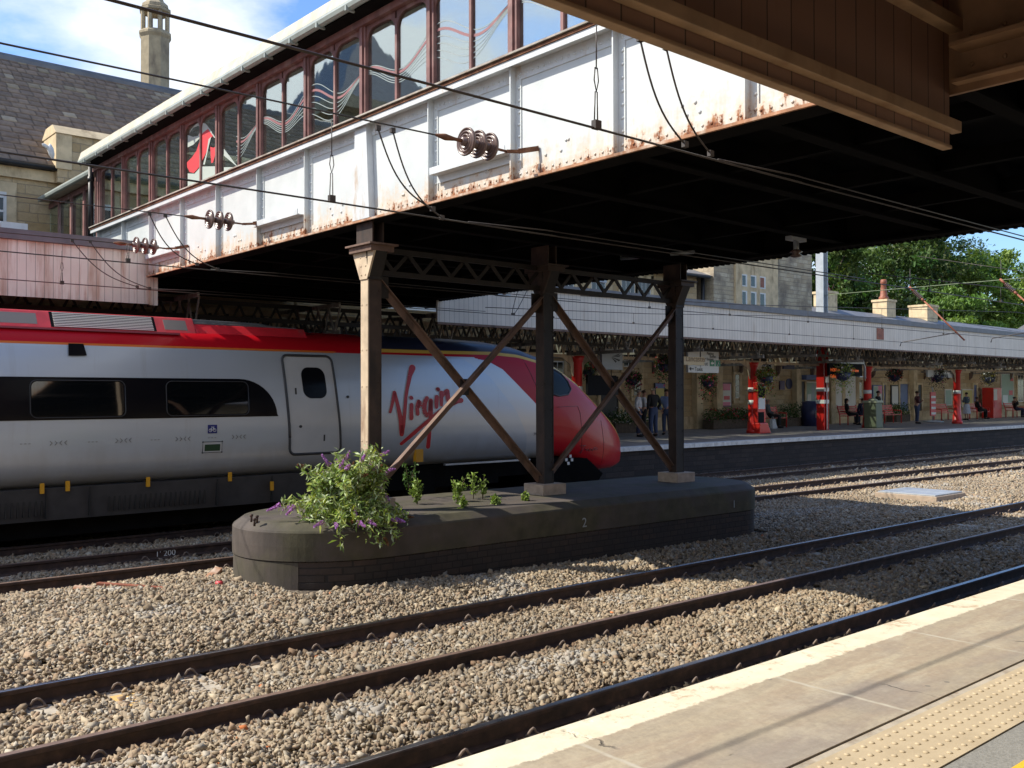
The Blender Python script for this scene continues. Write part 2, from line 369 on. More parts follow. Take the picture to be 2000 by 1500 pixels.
cm = k.math('MULTIPLY', k.ramp(ck.outputs[0], (.004, 1.0), (.012, 0.0)), k.ramp(k.noise(1.6, 3), (.62, 0.0), (.66, .8)))
fc = k.mix(cm, fc, (.06, .05, .04))
edge = k.math('ADD', p[1], k.math('MULTIPLY', k.math('SUBTRACT', k.noise(9, 8, .75), .5), .10))
wm = k.ramp(k.math('ADD', k.math('MULTIPLY', k.math('SUBTRACT', edge, 2.87), 30.0), .5), (.3, 0.0), (.7, 1.0))
worn = k.ramp(k.math('ADD', k.math('MULTIPLY', k.noise(14, 8, .75), .6), k.math('MULTIPLY', k.noise(2.2, 4), .4)), (.56, 0.0), (.62, .9))
k2 = k.mix(worn, k.ramp(k.noise(6, 5), (.3, (.64, .56, .41)), (.7, (.73, .67, .52))), (.46, .34, .22))
fc = k.mix(wm, fc, k2)
k.fin(fc, .82, 0, k.bump(k.math('ADD', k.math('ADD', wv, k.math('MULTIPLY', k.noise(30, 6), .3)), k.math('MULTIPLY', cm, -2.0)), .5, .012))
k = N('tactile'); k.fin(k.ramp(k.noise(5, 6), (.3, (.40, .32, .21)), (.7, (.50, .405, .27))), .8, 0, k.bump(k.noise(60, 4), .25, .003))
k = N('asphalt'); k.fin(k.ramp(k.noise(60, 6, .7), (.3, (.17, .165, .15)), (.7, (.30, .29, .265))), .9, 0, k.bump(k.noise(120, 5), .5, .005))
flat('line_yellow', (.78, .45, .03), .7)
paint('far_paving', (.24, .20, .175), .85, .2, 3)
paint('far_edge_white', (.62, .62, .60), .8, .2, 6, dirt=(.3, .28, .26), dirtamt=.2)
brick_mat('platform_brick', .46, .15, .01, ((.02, .017, .016), (.035, .028, .026), (.055, .042, .038)), (.02, .017, .016), .012)
# things
paint('red_paint', (.60, .020, .014), .35, .12, 3, coat=.15)
paint('white_band', (.75, .74, .72), .4, .08, 5)
paint('galv', (.42, .45, .48), .42, .12, 4, metal=.35)
flat('porcelain', (.14, .088, .075), .32, 0, coat=.15)
flat('cable_black', (.02, .018, .016), .6); paint('wire', (.045, .036, .03), .5, .3, 6); paint('copper_green', (.16, .20, .12), .6, .2, 6)
paint('strut_red', (.26, .085, .045), .6, .3, 8)
flat('sign_white', (.66, .68, .68), .4); flat('sign_black', (.010, .010, .012), .7, spec=.1); flat('sign_tan', (.55, .44, .26), .5); flat('sign_grey', (.30, .33, .35), .45)
flat('sign_green', (.02, .20, .10), .4); flat('sign_brown', (.17, .09, .045), .5); flat('text_dark', (.02, .02, .025), .5); flat('text_white', (.75, .75, .72), .5)
k = N('led'); k.fin((.3, .06, .01), .4, emit=(1.0, .16, .02), estr=.35)
flat('poster_pink', (.62, .10, .20), .35); flat('poster_pale', (.62, .58, .52), .4); flat('poster_frame', (.10, .022, .02), .4); flat('poster_blue', (.10, .14, .34), .4)
flat('poster_yellow', (.55, .47, .16), .5); flat('poster_green', (.30, .40, .31), .5); flat('plaque_blue', (.03, .035, .10), .4); flat('plaque_purple', (.06, .025, .09), .4)
paint('blue_paint', (.11, .15, .30), .45, .1, 4)
flat('window_dark', (.012, .014, .016), .08, spec=.6)
flat('frame_white', (.66, .65, .61), .5)
flat('bin_green', (.13, .15, .09), .5); flat('bin_sack', (.40, .42, .30), .5)
glassy('bridge_glass', (.68, .78, .73), .46)
k = N('diffuser_panel'); tr = k.n('BsdfTranslucent'); tr.inputs[0].default_value = (.85, .85, .8, 1); k.l(tr.outputs[0], k.out.inputs[0]); MATS['diffuser_panel'] = k.m
glassy('clear_glass', (.7, .75, .73), .12)
flat('sticker_red', (.62, .06, .07), .45); flat('sticker_white', (.42, .48, .44), .5); flat('wave_red', (.27, .12, .125), .5); flat('wave_white', (.27, .32, .32), .5)
flat('skin', (.46, .25, .17), .55); flat('skin2', (.36, .18, .12), .55)
for nm, c in (('hair_dark', (.018, .012, .009)), ('hair_grey', (.26, .22, .18)), ('hair_brown', (.055, .03, .016)), ('cloth_white', (.60, .60, .62)), ('cloth_black', (.012, .012, .014)), ('cloth_navy', (.02, .024, .06)),
              ('denim', (.045, .065, .13)), ('cloth_blue', (.16, .22, .40)), ('cloth_maroon', (.09, .025, .03)), ('cloth_skirt', (.46, .50, .60)), ('cloth_grey', (.10, .11, .12)), ('shoe', (.015, .013, .012)), ('bag_white', (.6, .6, .6)), ('cloth_teal', (.06, .09, .12))):
    paint(nm, c, .85, .15, 14)
def leaf_mat(name, rough=.55, trans=.25):
    k = N(name); c = k.attr('col').outputs[0]
    p = k.n("BsdfPrincipled"); k.l(c, p.inputs['Base Color']); p.inputs['Roughness'].default_value = rough; p.inputs['Specular IOR Level'].default_value = .35
    t = k.n("BsdfTranslucent"); k.l(k.mix(1.0, c, (1.5, 1.6, .7), 'MULTIPLY'), t.inputs[0])
    m = k.n("MixShader"); m.inputs[0].default_value = trans; k.l(p.outputs[0], m.inputs[1]); k.l(t.outputs[0], m.inputs[2]); k.l(m.outputs[0], k.out.inputs[0]); MATS[name] = k.m
leaf_mat('leaves'); leaf_mat('petals', .7, .15)
paint('bark', (.10, .075, .055), .9, .3, 8); paint('stem', (.12, .09, .05), .8, .3, 12)
# ================================================================== GROUND, PLATFORMS
GZ = -0.30
m = MB(); m.box(-400, 600, -300, 500, -1.5, GZ); tag(m.build('ground', 'ballast_bed'), kind='structure')
m = MB(); m.box(-30, 80, 2.15, 3.07, -.19, .9); m.box(-30, 80, 1.745, 2.10, -.19, .89); m.cur = 1
o = m.build('platform', ['flagstones']); tag(o, kind='structure')
# fillet of cement, tactile strip, asphalt, yellow line
m = MB(); m.box(-30, 80, 2.10, 2.15, -.19, .892); tag(m.build('platform_joint', 'sleeper_concrete'), kind='structure')
m = MB(); m.box(-8, 30, 1.748, 2.098, .89, .902)
pitch = .0667
for i in range(-20, 330):
    for j in range(5):
        m.dome((1.0 + i * pitch, 1.79 + j * pitch, .902), .014, (0, 0, 1), .006, 6) if i < 170 else None
tag(m.build('tactile_paving', 'tactile'), kind='structure')
m = MB(); m.box(-60, 120, -25, 1.745, -.19, .896); tag(m.build('platform_asphalt', 'asphalt'), kind='structure')
m = MB(); m.box(-8, 60, 1.47, 1.56, .898, .901); tag(m.build('platform_line', 'line_yellow'), kind='structure')
# far platform
FZ = .86; FE = 18.75
m = MB(); m.box(-60, 130, FE + .32, 27.2, -.19, FZ); o = m.build('far_platform', 'far_paving'); tag(o, kind='structure')
m = MB(); m.box(-60, 130, FE, FE + .32, FZ - .12, FZ + .004); tag(m.build('far_platform_edge', 'far_edge_white'), kind='structure')
m = MB(); m.box(-60, 130, FE + .10, FE + .318, -.19, FZ - .125); tag(m.build('far_platform_wall', 'platform_brick'), kind='structure')
# ================================================================== RAILS
def rail_profile():
    h = .159; return [(-.07, -h), (.07, -h), (.07, -h + .012), (.012, -h + .032), (.009, -.05), (.035, -.038), (.036, -.010), (.030, -.002), (.022, 0), (-.022, 0), (-.030, -.002), (-.036, -.010), (-.035, -.038), (-.009, -.05), (-.012, -h + .032), (-.07, -h + .012)]
RAILS = [(3.87, 0, 'rail running tight below the near platform edge'), (5.36, 0, 'nearest dark rail in front of the near platform edge'),
         (7.02, 0, 'near rail of the ballasted track beside the brick pier'), (8.54, 0, 'far rail of the ballasted track, closest rail to the brick pier'),
         (13.36, -.022, 'rail just behind the brick pier, near one of its track'), (14.84, -.022, 'rail behind the brick pier with chalk figures on its web'),
         (16.62, 0, 'near rail under the train'), (18.11, 0, 'rail below the far platform wall under the train')]
def rail_y(i, x): y, sl, _ = RAILS[i]; return y + sl * (x - 8)
clips = {}
for s in (-1, 1):
    clip = clips[s] = MB()
    clip.tube([(-.05, s * .075, -.150), (-.05, s * .105, -.125), (-.04, s * .125, -.092), (-.01, s * .118, -.085), (.02, s * .10, -.10), (.045, s * .085, -.132), (.05, s * .14, -.146)], .0105, 6)
    clip.box(-.07, .07, s * .10 - .035 * 1, s * .10 + .035, -.176, -.150)
for i, (y, sl, lab) in enumerate(RAILS):
    x0, x1 = -8, 110
    pf = rail_profile(); n = len(pf)
    m = MB()
    A = [(x0, rail_y(i, x0) + a, b) for a, b in pf]; B = [(x1, rail_y(i, x1) + a, b) for a, b in pf]
    for j in range(n):
        a, b = j, (j + 1) % n; m.cur = 1 if j in (7, 8, 9) else 0
        m.add([A[a], B[a], B[b], A[b]], [(0, 1, 2, 3)])
    m.cur = 0; m.add(A, [tuple(reversed(range(n)))]); m.add(B, [tuple(range(n))])
    r = m.build('rail', ['rail_side', 'rail_top' if i in (0, 1, 3, 6, 7) else 'rail_top_rusty']); tag(r, lab, 'rail', 'running rails of the four tracks')
    xs = [.3 + .64 * q for q in range(90)]; x0_ = 0 if i < 4 else 8          # the fifty nearest clip places one by one, the rest as one part
    for s in (-1, 1):
        src = None
        for xx in xs[x0_:x0_ + 50]:
            if src is None: src = clips[s].build('rail_clip', 'clip_steel', r); c = src
            else: c = src.copy(); COL.objects.link(c)
            c.parent = r; c.location = (xx, rail_y(i, xx), 0)
    m = MB()
    for s in (-1, 1):
        for xx in xs[x0_ + 50:]: m.add([(a + xx, b + rail_y(i, xx), c_) for a, b, c_ in clips[s].v], clips[s].f)
    m.build('far_rail_clips', 'clip_steel', r)['kind'] = 'stuff'
# chalk figures on the rail web
tm = text_mb("1' 200", .13, (5.60, rail_y(5, 5.8) - .016, -.125), (1, -.022, 0), (0, 0, 1), .002)
r5 = [o for o in COL.objects if o.get('label') == RAILS[5][2]][0]
tm.build('chalk_figures', 'text_white', r5)
sl_labels = ['concrete sleeper of the near track below the platform edge', 'concrete sleeper half buried in sunlit ballast of the track before the pier',
             'concrete sleeper of the track just behind the pier', 'concrete sleeper of the track the train stands on']
for t in range(4):
    src = None; x = .3
    while x < 58:
        yc = (rail_y(2 * t, x) + rail_y(2 * t + 1, x)) / 2
        if src is None:
            m = MB(); m.prism([(-.13, -1.25, -.36), (.13, -1.25, -.36), (.11, -1.25, -.163), (-.11, -1.25, -.163)], (0, 2.5, 0))
            src = m.build('sleeper', 'sleeper_concrete', None, .012); c = src
        else: c = src.copy(); COL.objects.link(c)
        c.location = (x, yc, 0); c.rotation_euler.z = random.uniform(-.012, .012); tag(c, sl_labels[t], 'sleeper', 'concrete sleepers under the rails'); x += .64
# ================================================================== STONES
def crushed_templates(k):
    """convex hulls of a few points: flat broken faces and sharp edges"""
    out = []
    for _ in range(k):
        bm = bmesh.new(); n = int(rng.integers(7, 11)); p = rng.normal(size=(n, 3)); p /= np.linalg.norm(p, axis=1, keepdims=True); p *= rng.uniform(.8, 1.2, (n, 1)) * np.array([1.15, rng.uniform(.65, 1.0), rng.uniform(.5, .85)])
        for q in p: bm.verts.new(q)
        r = bmesh.ops.convex_hull(bm, input=bm.verts[:]); bmesh.ops.delete(bm, geom=list({g for g in r['geom_unused'] + r['geom_interior'] if isinstance(g, bmesh.types.BMVert)}), context='VERTS')
        bmesh.ops.triangulate(bm, faces=bm.faces[:]); bmesh.ops.recalc_face_normals(bm, faces=bm.faces[:]); bm.verts.index_update(); out.append((np.array([tuple(v.co) for v in bm.verts]), np.array([[v.index for v in f.verts] for f in bm.faces]))); bm.free()
    return out
def octa_templates(k):
    b = np.array([(1, 0, 0), (-1, 0, 0), (0, 1, 0), (0, -1, 0), (0, 0, 1), (0, 0, -1)], float); f = np.array([(0, 2, 4), (2, 1, 4), (1, 3, 4), (3, 0, 4), (2, 0, 5), (1, 2, 5), (3, 1, 5), (0, 3, 5)])
    return [(b + rng.normal(0, .25, (6, 3))) * np.array([1, rng.uniform(.6, .9), rng.uniform(.5, .75)]) for _ in range(k)], f
PAL = np.array([(.37, .28, .185), (.32, .245, .165), (.42, .34, .235), (.27, .205, .14), (.40, .37, .325), (.46, .43, .38), (.36, .235, .15), (.30, .28, .25), (.21, .17, .13), (.50, .42, .30)])
def rot_mats(n):
    q = rng.normal(size=(n, 4)); q[:, 1:3] *= .55; q /= np.linalg.norm(q, axis=1, keepdims=True); w, x, y, z = q.T
    return np.stack([1 - 2 * (y * y + z * z), 2 * (x * y - z * w), 2 * (x * z + y * w), 2 * (x * y + z * w), 1 - 2 * (x * x + z * z), 2 * (y * z - x * w), 2 * (x * z - y * w), 2 * (y * z + x * w), 1 - 2 * (x * x + y * y)], 1).reshape(n, 3, 3)
def vnoise(x, y, s, seed):
    r = np.random.default_rng(seed); g = r.random((256, 256)); X = x / s; Y = y / s; i = np.floor(X).astype(int); j = np.floor(Y).astype(int); fx = X - i; fy = Y - j
    fx = fx * fx * (3 - 2 * fx); fy = fy * fy * (3 - 2 * fy); G = lambda a, b: g[a % 256, b % 256]
    return (G(i, j) * (1 - fx) + G(i + 1, j) * fx) * (1 - fy) + (G(i, j + 1) * (1 - fx) + G(i + 1, j + 1) * fx) * fy
def heap(x, y):
    """height of the ballast surface"""
    h = -.185 + .035 * vnoise(x, y, .9, 3) + .03 * vnoise(x, y, .35, 4)
    for a, b, up in ((5.36, 7.02, .055), (8.54, 10.2, .07), (12.3, 13.3, .05), (14.9, 16.6, .05)):
        c = (a + b) / 2; w = (b - a) / 2; h = h + up * np.clip(1 - np.abs(y - c) / w, 0, 1)
    h = h + .165 * np.clip((y - 8.8) / 1.25, 0, 1) * np.clip((11.5 - x) / 5.5, .22, 1) * np.clip((12.7 - y) / .6, 0, 1)
    for i in range(0, 8, 2):
        h = h - .014 * ((y > RAILS[i][0] - .1) & (y < RAILS[i + 1][0] + .1))
    return h
def in_pier(x, y): return (y > 10.02) & (y < 12.5) & (x > 5.5) & (x < 14.95)
def scatter(name, x0, x1, y0, y1, dens, size, templ, faces, keep=None, zoff=0.0, layers=1):
    n = int((x1 - x0) * (y1 - y0) * dens); x = rng.uniform(x0, x1, n); y = rng.uniform(y0, y1, n)
    ok = ~in_pier(x, y)
    for i in range(8):
        ry = RAILS[i][0] + RAILS[i][1] * (x - 8); ok &= np.abs(y - ry) > .095
    if keep is not None: ok &= keep(x, y)
    # leave parts of the sleepers bare beside the rails
    for t in range(4):
        yc0 = RAILS[2 * t][0] + RAILS[2 * t][1] * (x - 8); yc1 = RAILS[2 * t + 1][0] + RAILS[2 * t + 1][1] * (x - 8)
        ds = np.abs(((x - .3 + .32) % .64) - .32); k_ = np.floor((x - .3) / .64)
        bare = (vnoise(k_ * 3.7 + t * 11, np.round(y), 1.0, 9) > .30)
        for ry in (yc0, yc1):
            dy = np.abs(y - ry); ext = .20 + .16 * vnoise(k_ * 2.3, ry * 0 + t, 1, 12)
            ok &= ~((ds < .115) & (dy < ext) & bare)
            ok &= ~((ds < .12) & (dy < .19))
    x = x[ok]; y = y[ok]; n = len(x)
    sc_ = size * np.exp(rng.normal(0, .28, n)); z = heap(x, y) + zoff + rng.uniform(-.012, .018, n)
    R_ = rot_mats(n); ti = rng.integers(0, len(templ), n); P0 = np.stack([x, y, z], 1); VV = []; FF = []; nvs = np.zeros(n, int); base = 0; order = []
    for k_ in range(len(templ)):
        sel = np.where(ti == k_)[0]
        if not len(sel): continue
        tv, tf = (templ[k_], faces) if faces is not None else templ[k_]
        V = np.einsum('nij,kj->nki', R_[sel], tv) * sc_[sel][:, None, None] + P0[sel][:, None, :]; nv = len(tv)
        VV.append(V.reshape(-1, 3)); FF.append((tf[None] + (np.arange(len(sel)) * nv)[:, None, None]).reshape(-1, 3) + base); base += nv * len(sel); order.append((sel, nv))
    V = np.concatenate(VV); Fc = np.concatenate(FF)
    ci = rng.choice(len(PAL), n, p=[.2, .17, .16, .1, .09, .06, .09, .05, .04, .04]); c = PAL[ci] * rng.uniform(.65, 1.18, (n, 1)) * np.array([.98, .945, .85]); c = c * .55 + c.mean(1, keepdims=True) * .13 + np.array([.33, .255, .165]) * .27; c = c * (.82 + .36 * vnoise(x, y, 2.3, 31))[:, None]
    rd = np.min(np.stack([np.abs(y - RAILS[i][0] - RAILS[i][1] * (x - 8)) for i in range(8)]), 0); dust = np.clip(1 - (rd - .1) / .28, 0, 1)[:, None]; c = c * (1 - dust * np.array([.30, .38, .44]))
    dark_bed = (y > 3.9) & (y < 5.32); c[dark_bed] *= .16  # stones of the nearest track made much darker
    pale = (vnoise(x, y, .8, 21) > .80) & (rng.random(n) < .6); c[pale] = c[pale] * .6 + np.array([.42, .42, .40]) * .4
    red = rng.random(n) < .0011; c[red] = (.50, .16, .05)
    o = np_obj(name, V, Fc, 'stones', col=np.concatenate([np.repeat(c[q], nv, 0) for q, nv in order])); tag(o, kind='stuff'); return o
gx = np.arange(-10, 60, .2); gy = np.arange(3.0, 19.0, .12); GX, GY = np.meshgrid(gx, gy); HZ = heap(GX.ravel(), GY.ravel()) - .022
Vg = np.stack([GX.ravel(), GY.ravel(), HZ], 1); nx = len(gx); ii, jj = np.meshgrid(np.arange(nx - 1), np.arange(len(gy) - 1)); b_ = (jj * nx + ii).ravel()
tag(np_obj('ballast_bed', Vg, np.stack([b_, b_ + 1, b_ + nx + 1, b_ + nx], 1), 'ballast_bed', smooth=True), kind='structure')
T1, F1 = crushed_templates(30), None; T2, F2 = octa_templates(10)
def view(x, y): return (x > y * .20 - .5) & (x < y * 3.1 + 1.5)
near = lambda x, y: view(x, y) & (np.hypot(x, y) < 13.5)
scatter('ballast_stones', 0, 13.5, 4.3, 13.2, 2000, .0250, T1, F1, near)
scatter('ballast_stones', 0, 13.5, 4.3, 13.2, 330, .034, T1, F1, near, .010)
mid = lambda x, y: view(x, y) & (np.hypot(x, y) >= 13.5) & (np.hypot(x, y) < 32)
scatter('ballast_stones', 1, 32, 4.3, 18.6, 560, .034, T2, F2, mid, .004)
far = lambda x, y: view(x, y) & (np.hypot(x, y) >= 32)
scatter('ballast_stones', 20, 62, 4.3, 18.6, 110, .06, T2, F2, far, .004)
# loose things lying in the ballast
m = MB(); m.box(-.12, .12, -.055, .055, 0, .075); o = m.build('broken_brick', 'blue_brick', None, .008); o.location = (at(35, 1200, Z=-.12).x, at(35, 1200, Z=-.12).y, -.10); o.rotation_euler = (.2, .15, .5); tag(o, 'pale brick lying on the ballast at the left edge of the view', 'brick')
o.data.materials.clear(); o.data.materials.append(MATS['stone_pad'])
m = MB(); m.box(-.17, .17, -.05, .05, 0, .06); p_ = at(172, 1172, Z=-.12); o = m.build('brick', 'rust_edge', None, .006); o.location = (p_.x, p_.y, float(heap(np.array([p_.x]), np.array([p_.y]))[0]) - .01); o.rotation_euler = (.25, .1, -.5); tag(o, 'brownish brick lying on ballast left of the pier', 'brick')
m = MB(); m.box(-.42, .42, -.04, .04, 0, .035); p_ = at(255, 1171, Z=-.12); o = m.build('timber_strip', 'strut_red', None, .006); o.location = (p_.x, p_.y, float(heap(np.array([p_.x]), np.array([p_.y]))[0]) + .005); o.rotation_euler = (0, .06, -.78); tag(o, 'reddish strip of wood lying on ballast between the bricks', 'timber')
m = MB(); m.box(-.16, .16, -.05, .05, 0, .05); p_ = at(415, 1145, Z=-.1); o = m.build('timber_offcut', 'rust_edge', None, .006); o.location = (p_.x, p_.y, float(heap(np.array([p_.x]), np.array([p_.y]))[0]) + .005); o.rotation_euler = (.2, -.35, .6); tag(o, 'short piece of timber leaning beside the rounded end of the pier', 'timber')
m = MB(); m.tube([(0, -.04, .03), (0, .04, .03)], [.033, .033], 10); p_ = at(428, 1166, Z=-.12); o = m.build('drink_can', 'sticker_red'); o.location = (p_.x, p_.y, float(heap(np.array([p_.x]), np.array([p_.y]))[0])); o.rotation_euler = (0, .1, .9); tag(o, 'crushed red can on the ballast by the pier end', 'can')
# yellow sprayed sleeper mark
p_ = at(300, 1358, Z=-.165); m = MB(); m.box(-.11, .11, -.19, .19, -.162, -.158); m.cur = 1; m.lathe([(.075, 0), (.075, .004), (.05, .004), (.05, 0)], (.0, -.02, -.1585), (0, 0, 1), 14)
sl_ = [o for o in COL.objects if o.get('label') == sl_labels[1]]; tgt = min(sl_, key=lambda o: abs(o.location.x - p_.x)); tgt['label'] = 'concrete sleeper sprayed yellow with a white ring, in front of the pier track'
g_ = MB(); g_.v = [(a + tgt.location.x, b + p_.y, c) for a, b, c in m.v]; g_.f = m.f; g_.mi = m.mi; g_.sm = m.sm; g_.build('paint_mark', ['yellow_paint', 'text_white'], tgt)
# low inspection chamber with pale lid
t = thing('inspection_chamber', (22.3, 11.0, -.2), 'low square brick chamber with pale blue lid between the tracks', 'drain chamber')
cpts = [at(1735, 966, Z=-.1), at(1790, 978, Z=-.1), at(1843, 972, Z=-.1)]
cx, cy = 22.5, 10.9; m = MB(); m.box(cx - .75, cx + .75, cy - .75, cy + .75, -.2, .02); m.build('chamber_wall', 'stone_pad', t, .01)
m = MB(); m.box(cx - .70, cx - .01, cy - .7, cy + .7, .02, .055); m.box(cx + .01, cx + .7, cy - .7, cy + .7, .02, .055); m.build('lid', 'galv', t, .006)

# ================================================================== NEAR CANOPY (dark, overhead)
t = thing('platform_canopy', (2, 3.1, 4.13), 'dark brown boarded platform canopy overhead, sawn off beside the footbridge', 'canopy')
m = MB(); m.box(-14, 6.8, 3.06, 3.10, 4.14, 5.8); m.build('valance', 'brown_boards', t)
m = MB(); m.box(-14, 6.81, 3.045, 3.115, 4.115, 4.14); m.cut(); m.box(-14, 6.84, 2.99, 3.06, 4.225, 4.305); m.cut(); m.box(-14, 6.86, 2.96, 3.06, 4.93, 5.02); m.build('trim_rail', 'brown_trim', t, .006)
m = MB(); m.box(6.802, 6.84, -2, 3.11, 4.50, 5.8); m.box(6.70, 6.80, -2, 3.0, 4.55, 4.575); m.box(6.62, 6.80, -2, 2.98, 4.78, 4.81)
for i in range(22):
    for zz in (4.68, 4.70 + .2): m.dome((6.80, 2.9 - i * .22, zz), .018, (-1, 0, 0))
m.build('end_beam', 'brown_beam', t)
m = MB(); m.box(-40, 6.8, -9, 3.06, 5.8, 5.9); m.build('roof_boarding', 'brown_boards', t)  # roof carried back unseen behind the viewer to block sky light
nb = thing('light_blocker_building', (0, -9, .9), 'unseen building block added behind the viewer to darken faces turned towards it', 'building')  # added out of view to cut sky light on faces turned this way
m = MB(); m.box(-40, 60, -10, -9, .9, 6.2); m.build('wall', 'sandstone', nb); m = MB(); m.prism([(-40, -8.6, 6.2), (-40, -13, 8.5), (-40, -18, 6.2)], (100, 0, 0)); m.build('roof', 'lead', nb)
m = MB()
for x in (-8, -3, 1.2, 5.2): m.cut(); m.box(x - .06, x + .06, -3, 3.05, 5.45, 5.8)
m.build('roof_beam', 'brown_beam', t)

# ================================================================== LEFT STATION BUILDING (slate roof, octagonal chimney)
def slates(x0, x1, y0, z0, y1, z1, row=.40, w=.42):
    """overlapping slates on the slope from eave (y0,z0) to ridge (y1,z1)"""
    L = math.hypot(y1 - y0, z1 - z0); ey = (y1 - y0) / L; ez = (z1 - z0) / L; V = []; Fc = []; Cc = []; nrow = int(L / (row * .78)); st = L / nrow
    for r in range(nrow):
        ww = w * (1.0 - .35 * r / nrow); x = x0 + random.uniform(0, ww) - ww; s0 = r * st; s1 = s0 + st * 1.35
        while x < x1:
            a = ww * random.uniform(.8, 1.2); g = .009; j = random.uniform(-.015, .015); lift = .042
            for (sx, s_, up) in ((x + g, s0 + j, lift), (x + a - g, s0 + j, lift), (x + a - g, s1, .002), (x + g, s1, .002)):
                V.append((sx, y0 + ey * s_ - ez * up, z0 + ez * s_ + ey * up))
            for (sx, s_, up) in ((x + g, s0 + j, lift - .03), (x + a - g, s0 + j, lift - .03)): V.append((sx, y0 + ey * s_ - ez * up, z0 + ez * s_ + ey * up))
            b = len(V) - 6; Fc += [(b, b + 1, b + 2, b + 3), (b + 4, b + 5, b + 1, b)]
            top = r / nrow; base = random.choice([(.17, .125, .098), (.20, .148, .115), (.145, .115, .096), (.22, .168, .128)]); q = random.uniform(.75, 1.2)
            if random.random() < (.04 + .4 * max(0, top - .55)): base = random.choice([(.34, .29, .20), (.28, .25, .17), (.38, .33, .25)])
            Cc += [tuple(c * q for c in base)] * 6; x += a
    return np.array(V), np.array(Fc), np.array(Cc)
WY = 27.0
t = thing('stone_station_building', (4, WY, FZ), 'sandstone station building with steep slate roof and octagonal chimney behind the footbridge', 'building')
EZ = 8.42; RY = 32.0; RZ = 12.72; XL, XR = -28, 17.5
m = MB(); m.box(XL, 14.5, WY, WY + .5, FZ, EZ - .1); m.box(XL, XL + .5, WY + .5, 37, FZ, EZ - .1); m.box(14.0, 14.5, WY + .5, 37, FZ, EZ - .1)
m.prism([(14.4, WY + .2, EZ - .1), (14.4, 37, EZ - .1), (14.4, RY, RZ - .15)], (.25, 0, 0)); m.build('wall', 'sandstone', t)
m = MB(); m.box(XL, 13.2, WY - .10, WY, 8.02, 8.30); m.build('string_course', 'ashlar', t)
V_, F_, C_ = slates(XL, XR, WY - .22, EZ, RY, RZ)
rf = np_obj('roof', V_, F_, 'slate', t, C_)
m = MB(); m.prism([(XL, WY - .2, EZ - .04), (XL, RY, RZ - .04), (XL, 37.2, EZ - .04)], (XR - XL, 0, 0)); m.build('roof_core', 'lead', rf)
m = MB(); m.tube([(XL, RY, RZ + .0), (XR, RY, RZ + .0)], .13, 8); m.box(XL, XR, RY - .22, RY + .22, RZ - .22, RZ - .02); m.build('ridge', 'lead', rf)
m = MB(); m.tube([(XL, WY - .27, EZ - .05), (7.75, WY - .27, EZ - .05)], .075, 8); m.build('gutter', 'black_iron', t)
# parapet wall with coping (the short gable stub beside the bridge)
m = MB(); m.box(7.45, 13, WY - .34, WY + .8, 8.0, 9.28); m.build('parapet', 'sandstone', t)
m = MB(); m.prism([(7.38, WY - .42, 9.28), (7.38, WY + .9, 9.28), (7.38, WY + .5, 9.55), (7.38, WY - .1, 9.55)], (5.6, 0, 0)); m.box(7.40, 7.8, WY - .38, WY + .8, 8.35, 9.28); m.build('coping', 'ashlar', t, .015)
m = MB(); q = at(0, 380, Y=WY - .02); q2 = at(7, 445, Y=WY - .02); m.box(q.x - 1.0, q2.x + .06, WY - .05, WY - .003, q2.z - .12, q.z + .08); w = m.build('window', 'frame_white', t)
m = MB(); m.box(q.x - .95, q2.x - .02, WY - .058, WY - .051, q2.z - .02, q.z - .02); m.build('pane', 'window_dark', w)
m = MB()
for zz in (q.z - .05, (q.z + q2.z) / 2, q2.z): m.box(q.x - 1, q2.x, WY - .068, WY - .059, zz - .03, zz + .03)
m.build('glazing_bar', 'frame_white', w)
m = MB(); m.box(q.x - 1.15, q2.x + .30, WY - .035, WY - .0, q2.z - .35, q.z + .35); m.build('window_surround', 'ashlar', t)
# octagonal chimney
ca = at(279, 150, Y=33.2); cb = at(335, 150, Y=33.2); cx = (ca.x + cb.x) / 2; rr = (cb.x - ca.x) / 2 * 1.0; cy = 33.2 + rr * .4
zt = lambda v: at(306, v, Y=33.2).z
m = MB(); m.lathe([(rr, 11.0), (rr, zt(74))], (cx, cy, 0), (0, 0, 1), 8, False); ch = m.build('chimney', 'ashlar_grey', t)
m = MB(); m.lathe([(rr * .98, zt(74) - .02), (rr * 1.13, zt(68)), (rr * 1.13, zt(64)), (rr * .95, zt(59))], (cx, cy, 0), (0, 0, 1), 8, False)
m.cut(); m.lathe([(rr * .95, zt(24)), (rr * 1.1, zt(22)), (rr * 1.1, zt(17)), (rr * .9, zt(14))], (cx, cy, 0), (0, 0, 1), 8, False)
m.lathe([(rr * .95, zt(14)), (rr * .9, zt(8)), (rr * .62, zt(1)), (rr * .5, zt(-8))], (cx, cy, 0), (0, 0, 1), 8, False); m.build('chimney_cap', 'ashlar_grey', ch)
m = MB()
for q in range(8):
    a = math.pi / 8 + q * math.pi / 4 + .0
    pxx = Vector((cx + math.cos(q * math.pi / 4) * rr * .86, cy + math.sin(q * math.pi / 4) * rr * .86, 0)); m.tube([(pxx.x, pxx.y, zt(60)), (pxx.x, pxx.y, zt(23))], .075, 6, smooth=False)
m.build('lantern_pier', 'ashlar_grey', ch)
